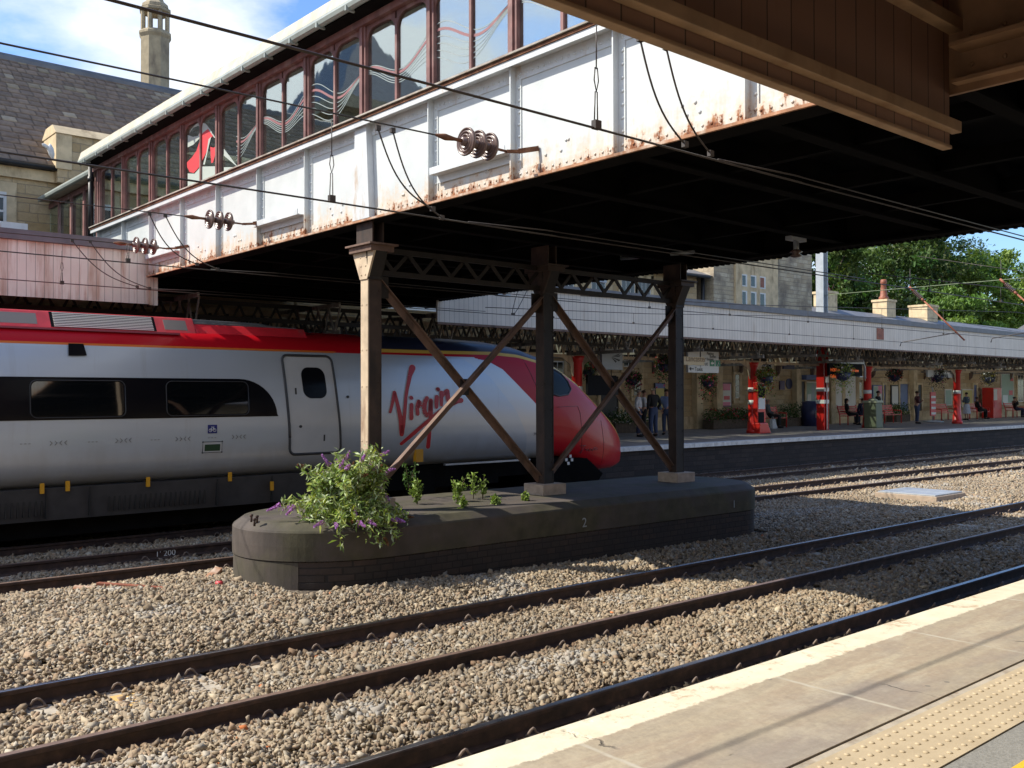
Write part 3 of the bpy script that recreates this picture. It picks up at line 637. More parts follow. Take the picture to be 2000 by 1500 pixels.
# white bird-scarer / gull on the parapet end
t = thing('gull', (7.3, WY - .45, 8.5), 'white bird perched against the parapet end above the slate eave', 'bird')
a = at(98, 290, Y=WY - .45); b = at(104, 313, Y=WY - .45)
m = MB(); m.tube([a + Vector((.0, 0, .12)), a, (a + b) / 2, b], [.02, .085, .075, .015], 8); m.tube([a + Vector((0, 0, -.02)), a + Vector((-.16, 0, .07)), a + Vector((-.20, -.02, .08))], [.05, .05, .012], 8); m.tube([b + Vector((0, 0, .03)), b + Vector((-.14, 0, -.02))], [.03, .02], 6); m.build('body', 'bag_white', t)

# ================================================================== RIGHT STATION RANGE
t = thing('station_range', (40, WY, FZ), 'long sandstone station range behind the far canopy with mullioned gable and chimneys', 'building')
BT = 6.0
m = MB(); m.box(14.6, 125, WY, WY + .5, FZ, BT); m.box(14.6, 34.6, WY + .0, WY + 7, BT + .002, 7.72)
m.build('wall', 'sandstone', t)
m = MB(); m.box(14.6, 125, WY - .09, WY, FZ, FZ + .55)
m.build('plinth', 'ashlar', t)
m = MB(); m.prism([(14.6, WY - .45, 7.75), (14.6, WY + 4, 9.4), (14.6, WY + 7.4, 7.75)], (20.6, 0, 0)); m.build('roof', 'lead', t)
m = MB(); m.prism([(35.2, WY - .5, 6.0), (43.3, WY - .5, 6.0), (43.3, WY - .5, 9.5), (39.25, WY - .5, 13.5), (35.2, WY - .5, 9.5)], (0, 5, 0)); g = m.build('gable', 'sandstone_old', t)
gy = WY - .5
q0 = at(1440, 512, Y=gy); q1 = at(1512, 600, Y=gy)
m = MB(); m.box(q0.x - .25, q1.x + .2, gy - .10, gy, 6.0, q0.z + .45); m.box(q0.x - .55, q1.x + .45, gy - .2, gy, q0.z + .45, q0.z + .62); m.build('window_surround', 'ashlar', g, .01)
xs_ = [at(u, 560, Y=gy).x for u in (1446, 1462, 1479, 1497)]
for (u0, u1) in ((1449, 1459), (1466, 1477), (1484, 1495)):
    for (v0, v1) in ((538, 562), (570, 604)):
        um = (u0 + u1) / 2; xa = at(u0, 560, Y=gy - .1).x; xb = at(u1, 560, Y=gy - .1).x; dz = (um - 1472) * .13
        za = at(um, v0 + dz, Y=gy - .1).z; zb = at(um, v1 + dz, Y=gy - .1).z
        m = MB(); m.box(xa, xb, gy - .113, gy - .101, zb, za); w = m.build('window', 'frame_white', t)
        m = MB(); m.box(xa + .02, xb - .13, gy - .120, gy - .114, zb + .06, za - .06); pn = m.build('pane', 'window_dark' if not (u0 == 1484 and v0 == 538) else 'strut_red', w)
m = MB(); m.tube([(at(1372, 560, Y=WY - .1).x, WY - .12, 5.2), (at(1372, 560, Y=WY - .1).x, WY - .12, 7.7)], .09, 8); m.build('downpipe', 'black_iron', t)
m = MB(); m.tube([(14.6, WY - .5, 7.68), (34.9, WY - .5, 7.68)], .08, 8); m.build('gutter', 'black_iron', t)
# upper windows glimpsed through the lattice
for u in (1105, 1168, 1226, 1257):
    a = at(u, 548, Y=WY); m = MB(); m.box(a.x - .42, a.x + .42, WY - .03, WY - .003, 6.15, 7.35); w = m.build('window', 'frame_white', t)
    m = MB()
    for i in range(3): m.box(a.x - .38 + i * .26, a.x - .16 + i * .26, WY - .038, WY - .031, 6.2, 7.3)
    m.build('pane', 'window_dark', w)
    m = MB(); m.box(a.x - .6, a.x - .43, WY - .05, WY, 6.0, 7.5); m.box(a.x + .43, a.x + .6, WY - .05, WY, 6.0, 7.5); m.box(a.x - .6, a.x + .6, WY - .05, WY, 7.36, 7.6); m.build('window_surround', 'ashlar', w)
# small chimneys on the low roof
m = MB(); m.prism([(43.4, WY - .2, 5.9), (43.4, WY + 3.4, 7.5), (43.4, WY + 7, 5.9)], (80, 0, 0)); m.build('low_roof', 'lead', t)
for (u0, u1, v0, v1, pot) in ((1616, 1648, 572, 612, 1), (1732, 1761, 588, 624, 2), (1811, 1845, 598, 632, 0)):
    a = at(u0, v0, Y=30); b = at(u1, v1, Y=30); w_ = (b.x - a.x) * .5
    m = MB(); m.box(a.x, a.x + w_ * 1.2, 30, 30 + w_ * 1.0, 6.2, a.z); m.box(a.x - .06, a.x + w_ * 1.2 + .06, 29.94, 30.06 + w_, a.z, a.z + .14); ch = m.build('chimney', 'ashlar', t)
    if pot:
        cxx = a.x + w_ * .55; cyy = 30 + w_ * .5; h = 1.45 if pot == 2 else .95
        m = MB(); m.lathe([(.30, a.z + .14), (.30, a.z + .3), (.22, a.z + .4), (.16, a.z + h * .8), (.21, a.z + h * .85), (.17, a.z + h)], (cxx, cyy, 0), (0, 0, 1), 10); m.build('chimney_pot', 'strut_red', ch)
m = MB(); m.prism([(88, 29, 6.6), (88, 36, 6.6), (94, 32.5, 9.2)], (0, 0, .01)); m.prism([(86, WY + 1, 6.2), (86, WY + 5, 8.6), (86, WY + 9, 6.2)], (24, 0, 0)); m.build('hipped_roof', 'lead', t)
# ground-floor windows and doors of the range: (kind, u0, v0, u1, v1)
def wrect(u0, v0, u1, v1, Y=None):
    Y = Y or WY; um = (u0 + u1) / 2; return at(u0, 700, Y=Y).x, at(u1, 700, Y=Y).x, at(um, v1, Y=Y).z, at(um, v0, Y=Y).z
def range_window(u0, v0, u1, v1, cols, rows, surround=.16, pane='window_dark', frame='frame_white'):
    x0, x1, z0, z1 = wrect(u0, v0, u1, v1); m = MB()
    m.box(x0 - surround, x0, WY - .06, WY, z0 - .1, z1 + .12); m.box(x1, x1 + surround, WY - .06, WY, z0 - .1, z1 + .12); m.box(x0 - surround, x1 + surround, WY - .061, WY, z1 + .12, z1 + .36); m.box(x0 - surround - .05, x1 + surround + .05, WY - .12, WY, z0 - .24, z0 - .1)
    sr = m.build('window_surround', 'ashlar', t, .006)
    m = MB(); m.box(x0, x1, WY - .03, WY - .003, z0, z1); w = m.build('window', frame, t)
    m = MB()
    for i in range(cols):
        for j in range(rows):
            a0 = x0 + .05 + (x1 - x0 - .05) * i / cols; a1 = x0 + (x1 - x0 - .05) * (i + 1) / cols; b0 = z0 + .05 + (z1 - z0 - .05) * j / rows; b1 = z0 + (z1 - z0 - .05) * (j + 1) / rows; m.box(a0, a1, WY - .036, WY - .031, b0, b1)
    m.build('pane', pane, w)
range_window(1216, 692, 1246, 717, 3, 2); range_window(1236, 725, 1250, 772, 1, 1); range_window(1434, 700, 1443, 722, 1, 3); range_window(1434, 729, 1443, 778, 1, 4)
range_window(1484, 698, 1495, 716, 1, 2); range_window(1499, 703, 1506, 718, 1, 2); range_window(1620, 735, 1643, 795, 2, 1, pane='poster_pale'); range_window(1649, 735, 1670, 795, 2, 1, pane='poster_pale')
range_window(1676, 747, 1682, 778, 1, 1); range_window(1986, 723, 1998, 785, 2, 2); range_window(1075, 705, 1100, 770, 2, 3)
def range_door(u0, v0, u1, v1, mat_, name='door'):
    x0, x1, z0, z1 = wrect(u0, v0, u1, v1); z0 = FZ
    m = MB(); m.box(x0 - .14, x0, WY - .10, WY, z0, z1 + .14); m.box(x1, x1 + .14, WY - .10, WY, z0, z1 + .14); m.box(x0, x1, WY - .10, WY, z1, z1 + .14); m.build('door_frame', 'ashlar', t)
    m = MB(); m.box(x0, x1, WY - .05, WY - .092 + .05, z0, z1)
    for j in range(3): m.box(x0 + .12, x1 - .12, WY - .065, WY - .05, z0 + .2 + j * (z1 - z0) / 3, z0 + (j + .85) * (z1 - z0) / 3)
    d = m.build(name, mat_, t); m = MB(); m.ball((x1 - .12, WY - .09, z0 + 1.0), .035); m.build('handle', 'galv', d)
range_door(1755, 750, 1771, 822, 'blue_paint'); range_door(1899, 752, 1905, 820, 'blue_paint'); range_door(1561, 745, 1569, 830, 'text_dark'); range_door(1790, 752, 1797, 824, 'text_dark'); range_door(1170, 735, 1205, 835, 'text_dark'); range_door(1640 + 83, 752, 1727, 822, 'blue_paint')
m = MB(); x0, x1, z0, z1 = wrect(1558, 733, 1597, 742); m.box(x0, x1, WY - .5, WY, z0, z1); m.build('door_hood', 'blue_paint', t)
m = MB()
for u in (1357, 1396, 1551, 1618, 1779): 
    m.cut(); x = at(u, 760, Y=WY).x; m.box(x - .22, x + .22, WY - .3, WY, FZ, 4.7)
m.build('buttress', 'ashlar', t, .01)

# ================================================================== FAR CANOPY
t = thing('far_platform_canopy', (30, 19.1, 4.2), 'long far platform canopy with grey boarded valance on lattice girders, right of the footbridge', 'canopy')
VY = 19.1; VZ0 = 4.21; VZ1 = 5.42; CX0, CX1 = 14.2, 110
m = MB(); m.box(CX0, CX1, VY, VY + .06, VZ0, 5.22); m.build('valance', 'grey_boards', t)
m = MB(); m.box(CX0, CX1, VY - .07, VY + .3, 5.224, VZ1); m.build('roof_edge', 'lead', t)
m = MB(); m.box(CX0, CX1, VY - .01, VY + .08, VZ0 - .06, VZ0 - .001); m.build('valance_foot', 'brown_steel', t)
xa = at(1712, 654, Y=VY).x; m = MB(); m.box(xa, xa + .55, VY - .02, VY - .003, at(1717, 663, Y=VY).z, at(1717, 641, Y=VY).z); m.build('access_panel', 'strut_red', t)
GY0, GY1 = 23.3, 25.6          # glazed strip
m = MB(); m.box(CX0, CX1, VY + .3, GY0, 5.30, 5.40); m.cut(); m.box(CX0, CX1, GY1, 25.9, 5.30, 5.40); m.build('roof_boarding', 'underside_shade', t)
m = MB(); m.box(CX0, CX1, 25.9, WY, 5.32, 5.34); m.build('added_diffuser', 'diffuser_panel', t)  # unseen translucent strip added to brighten the wall below
m = MB(); m.box(CX0, CX1, GY0, GY1, 5.33, 5.35); m.build('glazing', 'clear_glass', t)
m = MB(); x = CX0
while x < CX1: m.box(x, x + .07 + .5 * (random.random() < .22), GY0 - .05, GY1 + .05, 5.25, 5.325); x += .62
m.build('glazing_rib', 'underside_shade', t)
def lattice(m, a, b, z0, z1, step, w, th, chord=.10):
    a = Vector(a); b = Vector(b); L = (b - a).length; d = (b - a) / L; n = max(2, int(L / step)); up = Vector((0, 0, 1)); side = d.cross(up)
    m.bar(a + up * z0, b + up * z0, th * 2, chord); m.bar(a + up * z1, b + up * z1, th * 2, chord)
    for i in range(n):
        p = a + d * (L * i / n); q = a + d * (L * (i + .5) / n); r_ = a + d * (L * (i + 1) / n)
        o1 = side * th * .55
        m.bar(p + up * (z1 - chord * .4) + o1, q + up * (z0 + chord * .4) + o1, th, w, side.cross(q - p)); m.bar(q + up * (z0 + chord * .4) - o1, r_ + up * (z1 - chord * .4) - o1, th, w, side.cross(r_ - q))
LY = 22.3
m = MB(); lattice(m, (CX0 - 10, LY, 0), (CX1, LY, 0), 3.66, 4.45, .52, .055, .022); m.build('lattice_girder', 'cream_steel', t)
m = MB(); lattice(m, (CX0 - 10, LY - 1.6, 0), (CX1, LY - 1.6, 0), 3.95, 4.5, .46, .05, .02); m.cut(); lattice(m, (CX0 - 10, LY + 1.7, 0), (CX1, LY + 1.7, 0), 3.9, 4.6, .48, .05, .02); m.build('lattice_girder', 'dark_steel', t)
m = MB()
for i in range(26):
    m.cut(); x = CX0 - 6 + i * 3.4; lattice(m, (x, VY + .3, 0), (x, WY - .1, 0), 3.85 if i % 2 else 3.72, 4.5, .5, .06, .022)
m.build('cross_lattice', 'old_lattice', t)
m = MB()
for i in range(30):
    m.cut(); x = 16 + i * 3.1; m.prism([(x, WY - .01, 4.3), (x, WY - .01, 3.3), (x, WY - .16, 3.45), (x, WY - .35, 4.3)], (.14, 0, 0))
m.build('wall_bracket', 'brown_steel', t)
# pink left part of the same line of canopy
t = thing('left_canopy', (0, 19.1, 4.2), 'pinkish boarded canopy with rust stains and dark roof edge, above the train on the left', 'canopy')
m = MB(); m.box(-30, 7.16, VY, VY + .06, VZ0, 5.24); m.build('valance', 'pink_boards', t)
m = MB(); m.box(-30, 7.14, VY - .08, VY + .3, 5.244, 5.43); m.build('roof_edge', 'lead', t)
m = MB(); m.box(-30, 14.2, VY + .3, WY, 5.30, 5.40); m.build('roof_boarding', 'underside_shade', t)
m = MB(); m.box(7.06, 7.22, VY - .03, VY - .003, VZ0 - .02, 4.95); m.build('end_post', 'pink_boards', t)
m = MB(); q = at(37, 447, Y=VY); m.box(q.x - .35, q.x + .25, VY + .4, VY + 1.2, 5.4, 5.62); m.build('roof_box', 'white_steel', t)
m = MB(); lattice(m, (-30, VY + 1.0, 0), (14.2, VY + 1.0, 0), 3.55, 4.1, .52, .06, .02); m.build('lattice_girder', 'dark_steel', t)
# tower seen only as a reflection in the bridge glass
t = thing('stone_tower', (-18, 51, 0), 'stone tower with steep slate pyramid roof, mirrored in the footbridge glass', 'tower')
m = MB(); m.box(-21.3, -14.7, 47.9, 54.6, -.2, 18.9); m.build('wall', 'sandstone_old', t)
m = MB(); m.box(-22.2, -14.0, 47.0, 55.4, 18.9, 19.6); m.build('cornice', 'ashlar_grey', t)
m = MB(); m.add([(-22, 47.2, 19.6), (-14.1, 47.2, 19.6), (-14.1, 55.3, 19.6), (-22, 55.3, 19.6), (-18, 51.2, 25.6)], [(0, 1, 4), (1, 2, 4), (2, 3, 4), (3, 0, 4), (3, 2, 1, 0)]); m.build('roof', 'lead', t)
t = thing('stone_hall', (-30, 40, 0), 'stone hall with slate roof, mirrored in the footbridge glass', 'building')
m = MB(); m.box(-34, -20, 30, 44, -.2, 12.5); m.build('wall', 'sandstone_old', t)
m = MB(); m.prism([(-34.5, 29.5, 12.5), (-19.5, 29.5, 12.5), (-27, 29.5, 17)], (0, 15, 0)); m.build('roof', 'lead', t)
# ================================================================== PIER
PZ = .80
def stadium(xl, xr, yc, hw, n=44, sk=-.02):
    """plan outline: rounded left and right ends, straight flanks, slightly skewed"""
    pts = []
    for i in range(n + 1):
        a = math.pi / 2 + math.pi * i / n; pts.append((xl + hw * 1.15 + hw * 1.15 * math.cos(a), yc + hw * math.sin(a)))
    for i in range(n + 1):
        a = -math.pi / 2 + math.pi * i / n; pts.append((xr - hw * .75 + hw * .75 * math.cos(a), yc + hw * math.sin(a)))
    return [(x, y + sk * (x - 8)) for x, y in pts]
PXL, PXR, PYC = 5.36, 15.06, 11.32
t = thing('bridge_pier', (10, PYC, GZ), 'long dark brick pier with rounded ends and thick concrete coping between the tracks', 'pier')
def ring_loft(levels, name, mat_, parent, top=True, bottom=False):
    m = MB(); n = len(levels[0][0]); vs = []; fs = []
    for pts, z in levels: vs += [(x, y, z) for x, y in pts]
    for l in range(len(levels) - 1):
        for i in range(n): fs.append((l * n + i, l * n + (i + 1) % n, (l + 1) * n + (i + 1) % n, (l + 1) * n + i))
    m.smooth = False
    if top: fs.append(tuple((len(levels) - 1) * n + i for i in range(n)))
    if bottom: fs.append(tuple(reversed(range(n))))
    m.add(vs, fs); return m.build(name, mat_, parent)
P = lambda hw, dx=0: stadium(PXL + dx, PXR - dx, PYC, hw)
ring_loft([(P(1.24, .02), GZ - .2), (P(1.24, .02), .335)], 'brickwork', 'blue_brick', t, False)
ring_loft([(P(1.25, .0), .345), (P(1.255, -.005), .52), (P(1.25), .69), (P(1.235, .015), .715), (P(1.12, .13), PZ - .005), (P(1.10, .15), PZ)], 'coping', 'pier_concrete', t, True, True)
# smooth cement panel at the foot of the rounded end
pts = [p for p in P(1.246, .012)]; n_ = len(pts); m = MB(); sel = [i for i in range(n_) if pts[i][0] < 5.75 and pts[i][1] < PYC + 1.3]
sel = sorted(sel, key=lambda i: -pts[i][1]); vs = [(pts[i][0], pts[i][1], GZ - .2) for i in sel] + [(pts[i][0], pts[i][1], .33) for i in sel]; k_ = len(sel)
m.add(vs, [(i, i + 1, k_ + i + 1, k_ + i) for i in range(k_ - 1)]); m.build('cement_panel', 'pier_concrete', t)
m = MB()
for (u, v) in ((491, 1018), (502, 1020), (497, 1026)):
    m.cut(); q = at(u, v, Z=PZ); m.tube([(q.x, q.y, PZ - .01), (q.x, q.y, PZ + .085)], .014, 6); m.tube([(q.x, q.y, PZ + .06), (q.x, q.y, PZ + .085)], .022, 6)
m.build('bolt', 'rail_side', t)
fy = lambda x: PYC - 1.252 - .02 * (x - 8)
q = at(1138, 1030, Y=fy(11.3)); text_mb('2', .20, (q.x, fy(q.x) - .012, q.z), (1, -.02, 0), (0, 0, 1), .003).build('painted_number', 'sign_grey', t)
q = at(1432, 992, Y=fy(15)); text_mb('1', .18, (q.x, fy(q.x) - .012, q.z), (1, -.02, 0), (0, 0, 1), .003).build('painted_number', 'sign_grey', t)
# ================================================================== TRESTLE
TY = 11.2
t = thing('bridge_trestle', (10.5, TY, PZ), 'riveted steel trestle of three columns with crossed braces standing on the brick pier', 'trestle')
CXS = (7.19, 10.46, 13.74); CW = .22; CD = .18
def trestle_column(x, lit, first):  # lit column: sunlit flange painted cream, shaded faces painted dark
    b0 = PZ + .17
    m = MB()          # web box, flanges to left and right
    m.box(x - CW / 2 + .018, x + CW / 2 - .018, TY - .06, TY + .06, b0, 4.05); m.box(x - .012, x + .012, TY - CD / 2 + .006, TY + CD / 2 - .006, b0, 4.0)
    m.box(x - CW / 2 + .019, x + CW / 2 - .019, TY - CD / 2 + .004, TY - CD / 2 + .016, b0, 4.02)
    m.box(x + CW / 2 - .018, x + CW / 2, TY - CD / 2, TY + CD / 2, b0, 4.0)
    for zz in np.arange(1.3, 4.0, .42):
        for dx in (-.07, .07): m.dome((x + dx, TY - CD / 2 + .004, zz), .014, (0, -1, 0))
    c = m.build('column', 'dark_steel' if not lit else 'trestle_shade_brown', t)
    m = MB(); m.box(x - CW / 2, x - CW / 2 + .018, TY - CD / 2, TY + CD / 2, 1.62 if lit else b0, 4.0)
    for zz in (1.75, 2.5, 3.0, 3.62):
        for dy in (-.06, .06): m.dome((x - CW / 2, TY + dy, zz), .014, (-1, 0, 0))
    m.build('flange', 'cream_steel' if lit else 'trestle_shade_brown', c)
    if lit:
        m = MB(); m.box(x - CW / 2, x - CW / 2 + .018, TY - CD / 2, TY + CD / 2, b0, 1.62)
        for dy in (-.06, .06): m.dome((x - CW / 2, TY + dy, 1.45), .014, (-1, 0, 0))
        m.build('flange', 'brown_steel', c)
    # flared capital
    m = MB(); w0 = CD / 2; w1 = .27
    m.prism([(x - CW / 2 + .019, TY - w0, 3.98), (x - CW / 2 + .019, TY + w0, 3.98), (x - CW / 2 + .019, TY + w1, 4.34), (x - CW / 2 + .019, TY - w1, 4.34)], (CW - .038, 0, 0))
    m.build('capital', 'dark_steel', c)
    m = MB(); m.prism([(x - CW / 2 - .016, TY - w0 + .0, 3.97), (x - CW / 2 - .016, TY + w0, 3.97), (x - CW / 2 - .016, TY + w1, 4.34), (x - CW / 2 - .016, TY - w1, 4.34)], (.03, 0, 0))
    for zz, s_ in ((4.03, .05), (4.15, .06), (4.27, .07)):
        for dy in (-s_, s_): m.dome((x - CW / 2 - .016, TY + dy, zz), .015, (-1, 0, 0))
    m.build('gusset', 'cream_steel' if lit else 'trestle_shade_brown', c)
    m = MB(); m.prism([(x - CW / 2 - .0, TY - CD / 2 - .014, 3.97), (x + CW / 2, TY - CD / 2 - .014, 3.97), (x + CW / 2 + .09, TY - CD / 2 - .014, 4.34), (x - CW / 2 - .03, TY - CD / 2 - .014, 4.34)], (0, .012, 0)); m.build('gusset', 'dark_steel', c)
    m = MB(); m.box(x - .22, x + .24, TY - .32, TY + .32, 4.42, 4.445); m.box(x - .18, x + .19, TY - .28, TY + .28, 4.34, 4.418); m.build('cap_plate', 'brown_steel' if lit else 'trestle_shade_brown', c)
    m = MB(); m.box(x - .11, x - .09, TY - .2, TY + .2, 4.45, 4.75); m.box(x + .06, x + .08, TY - .2, TY + .2, 4.45, 4.75); m.box(x - .088, x + .058, TY - .012, TY + .012, 4.45, 4.75); m.build('bearing', 'trestle_shade_brown', c)
    m = MB(); m.box(x - .25, x + .25, TY - .23, TY + .23, PZ - .02, PZ + .17); m.build('base_block', 'stone_pad', c, .012)
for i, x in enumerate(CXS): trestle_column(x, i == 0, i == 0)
def brace(a, b, yo):
    m = MB(); a = Vector(a); b = Vector(b); a.y += yo; b.y += yo; m.bar(a, b, .014, .10, (b - a).cross(Vector((0, 1, 0)))); d = (b - a).normalized()
    up = Vector((0, 1, 0)).cross(d); up = up if up.z > 0 else -up
    m.bar(a + up * .05 + Vector((0, -.035, 0)), b + up * .05 + Vector((0, -.035, 0)), .085, .012, up); m.build('brace', 'brown_steel', t)
    return a, b
for i in range(2):
    xa, xb = CXS[i] + .10, CXS[i + 1] - .10
    brace((xa, TY, 3.96), (xb, TY, 1.02), .035); brace((xb, TY, 3.90), (xa, TY, 1.14), -.045)
    m = MB()
    for (x, z) in ((xa + .06, 3.9), (xb - .06, 3.86)): m.cut(); m.box(x - .12, x + .12, TY - .012, TY + .012, z - .17, z + .13)
    m.cut(); m.box((xa + xb) / 2 - .07, (xa + xb) / 2 + .07, TY - .018, TY + .018, 2.38, 2.62); m.build('gusset', 'dark_steel', t)
    m = MB(); lattice(m, (CXS[i] + .11, TY, 0), (CXS[i + 1] - .11, TY, 0), 4.08, 4.40, .46, .055, .022, .075); m.build('lattice_beam', 'dark_steel', t)
# ================================================================== FOOTBRIDGE
BX0, BX1 = 7.1, 14.2; BZ0, BZ1, SILL, EAVE = 4.75, 6.08, 6.20, 7.42
BY0, BY1 = -4.2, 22.35
t = thing('footbridge', (BX0, 11, BZ0), 'covered railway footbridge with rusty white riveted girder and long row of maroon framed windows', 'footbridge')
YS = [11.17 + 1.56 * k_ for k_ in range(-9, 8)]; YS = [y for y in YS if BY0 < y < BY1]
YS[-1] = min(YS[-1], 22.2)
m = MB(); m.box(BX0, BX0 + .02, BY0, BY1, BZ0 + .03, BZ1 - .02)
for y in np.arange(BY0 + .1, BY1, .105):         # rivet rows along foot and head, and four-rivet groups
    m.dome((BX0 - .013, y, BZ0 + .10), .017, (-1, 0, 0), n=6) if y < 18 else None
for i in range(len(YS) - 1):
    yc = (YS[i] + YS[i + 1]) / 2
    for dy in (-.05, .05):
        for zz in (BZ0 + .24, BZ0 + .34): m.dome((BX0, yc + dy + .3 * random.uniform(-1, 1), zz), .022, (-1, 0, 0), n=6)
girder = m.build('girder_web', 'rusty_white', t)
m = MB(); m.box(BX0 - .013, BX0 - .001, BY0, BY1, BZ0 + .03, BZ0 + .16); m.build('angle_strip', 'rusty_white', girder)
m = MB(); m.box(BX0 - .10, BX0 - .07, BY0, BY1, BZ0 - .002, BZ0 + .026); m.cur = 1; m.box(BX0 - .069, BX0 + .20, BY0, BY1, BZ0 - .005, BZ0 + .028); m.build('bottom_flange', ['rust_edge', 'underside_shade'], t)  # underside shade painted black behind the rust edge
m = MB(); m.box(BX0 - .16, BX0 + .2, BY0, BY1, BZ1 - .018, BZ1 + .02); m.box(BX0 - .16, BX0 - .145, BY0, BY1, BZ1 - .05, BZ1 - .019)
for y in np.arange(BY0 + .1, BY1, .095): m.dome((BX0 - .1, y, BZ1 - .018), .017, (0, 0, -1), n=6); m.dome((BX0 - .013, y, BZ1 - .11), .017, (-1, 0, 0), n=6)
m.box(BX0 - .013, BX0 - .001, BY0, BY1, BZ1 - .17, BZ1 - .02); m.build('top_flange', 'white_steel', t)
m = MB(); m.box(BX0 - .175, BX0 + .1, BY0, BY1, BZ1 + .024, BZ1 + .052); m.build('rust_plate', 'rust', t)
m = MB(); m.prism([(BX0 - .20, BY0, BZ1 + .064), (BX0 - .20, BY0, BZ1 + .085), (BX0 - .03, BY0, SILL), (BX0 + .1, BY0, SILL), (BX0 + .1, BY0, BZ1 + .064)], (0, BY1 - BY0, 0)); m.build('sill', 'sill_grey', t)
for i, y in enumerate(YS):
    m = MB(); wide = abs(y - TY) < .3
    if wide:
        m.prism([(BX0 - .002, y - .22, BZ0 + .03), (BX0 - .002, y + .20, BZ0 + .03), (BX0 - .002, y + .14, BZ1 - .02), (BX0 - .002, y - .14, BZ1 - .02)], (-.10, 0, 0))
    else:
        m.box(BX0 - .012, BX0 - .0015, y - .085, y + .085, BZ0 + .03, BZ1 - .02); m.box(BX0 - .095, BX0 - .012, y - .0, y + .018, BZ0 + .03, BZ1 - .02)
        for zz in np.arange(BZ0 + .12, BZ1 - .05, .135):
            m.dome((BX0 - .012, y - .05, zz), .021, (-1, 0, 0)); m.dome((BX0 - .012, y + .055, zz), .021, (-1, 0, 0))
    m.build('stiffener', 'rusty_white' if not wide else 'white_steel', t)
# cable anchor ledges on the girder face
for (ya, yb) in ((9.5, 8.08), (14.3, 12.83), (19.0, 17.5)):
    m = MB(); m.box(BX0 - .16, BX0 - .0165, yb, ya, 5.085, 5.10); m.box(BX0 - .16, BX0 - .147, yb, ya, 5.101, 5.17); m.box(BX0 - .03, BX0 - .016, yb, ya, 5.0, 5.085); m.build('anchor_ledge', 'white_steel', t)
def glazed_side(x, sgn, fancy):
    """posts, mullions, round-cornered heads and panes along one side; sgn = outward x direction"""
    for i, y in enumerate(YS):
        m = MB(); m.box(min(x, x + sgn * .07), max(x, x + sgn * .07), y - .075, y + .075, SILL, EAVE); m.box(min(x + sgn * .07, x + sgn * .095), max(x + sgn * .07, x + sgn * .095), y - .03, y + .03, SILL, EAVE); m.build('window_post', 'maroon', t)
    for i in range(len(YS) - 1):
        ya, yb = YS[i] + .075, YS[i + 1] - .075; ym = (ya + yb) / 2
        m = MB(); m.box(min(x, x + sgn * .05), max(x, x + sgn * .05), ym - .022, ym + .022, SILL, EAVE - .1); m.build('mullion', 'maroon', t)
        for (a, b) in ((ya, ym - .022), (ym + .022, yb)):
            m = MB(); m.box(min(x + sgn * .012, x + sgn * .018), max(x + sgn * .012, x + sgn * .018), a, b, SILL, EAVE - .02); m.build('pane', 'bridge_glass', t)
            if fancy:                                   # spandrel with rounded corners
                m = MB(); r = .20; top = EAVE - .05; pts = [(a, EAVE), (a, top - r)]
                for q in range(7): an = math.pi - q * math.pi / 12; pts.append((a + r + r * math.cos(an), top - r + r * math.sin(an)))
                for q in range(7): an = math.pi / 2 - q * math.pi / 12; pts.append((b - r + r * math.cos(an), top - r + r * math.sin(an)))
                pts += [(b, top - r), (b, EAVE)]
                m.prism([(x + sgn * .02, p_[0], p_[1]) for p_ in pts], (sgn * .026, 0, 0)); m.build('window_head', 'maroon', t)
glazed_side(BX0, -1, True); glazed_side(BX1, 1, False)
m = MB(); m.box(BX0 - .12, BX0 + .1, BY0, BY1, EAVE, EAVE + .09); m.build('head_rail', 'maroon', t)
m = MB(); m.prism([(BX0 - .30, BY0, EAVE + .12), (BX0 - .05, BY0, EAVE + .09), (BX0 - .05, BY0, EAVE + .16), (BX0 - .30, BY0, EAVE + .17)], (0, BY1 - BY0, 0)); m.build('soffit', 'underside_shade', t)
m = MB(); gy0, gy1 = BY0, BY1 + .05
prof = [(-.055, .06), (-.062, .02), (-.045, -.03), (0, -.05), (.045, -.03), (.062, .02)]
m.prism([(BX0 - .36 + a, gy0, EAVE + .16 + b) for a, b in prof], (0, gy1 - gy0, 0)); 
for y in np.arange(gy0 + .4, gy1, .78): m.box(BX0 - .43, BX0 - .29, y - .018, y + .018, EAVE + .095, EAVE + .165)
m.build('gutter', 'gutter_grey', t)
m = MB(); m.prism([(BX0 - .41, gy0, EAVE + .225), (BX0 - .30, gy0, EAVE + .222), (BX0 - .20, gy0, EAVE + .43), (BX0 - .35, gy0, EAVE + .41)], (0, gy1 - gy0, 0))
m.build('roof_edge', 'roof_edge', t)
m = MB(); xm = (BX0 + BX1) / 2; m.prism([(BX0 - .2, BY0, EAVE + .25), (xm, BY0, EAVE + 1.3), (BX1 + .2, BY0, EAVE + .25), (BX1 + .2, BY0, EAVE + .19), (xm, BY0, EAVE + 1.2), (BX0 - .2, BY0, EAVE + .19)], (0, BY1 - BY0, 0)); m.build('roof', 'roof_edge', t)
m = MB(); m.box(BX0 + .21, BX1 - .21, BY0, BY1, 5.30, 5.36); m.build('deck', 'underside_shade_deep', t)
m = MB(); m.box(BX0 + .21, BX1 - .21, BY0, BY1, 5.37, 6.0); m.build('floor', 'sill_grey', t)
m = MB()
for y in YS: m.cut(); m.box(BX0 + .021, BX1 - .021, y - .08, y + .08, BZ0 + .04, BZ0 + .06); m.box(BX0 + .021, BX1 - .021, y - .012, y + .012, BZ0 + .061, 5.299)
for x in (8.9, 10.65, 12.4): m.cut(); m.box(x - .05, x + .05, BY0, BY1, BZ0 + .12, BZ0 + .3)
m.build('cross_beam', 'underside_shade_deep', t)
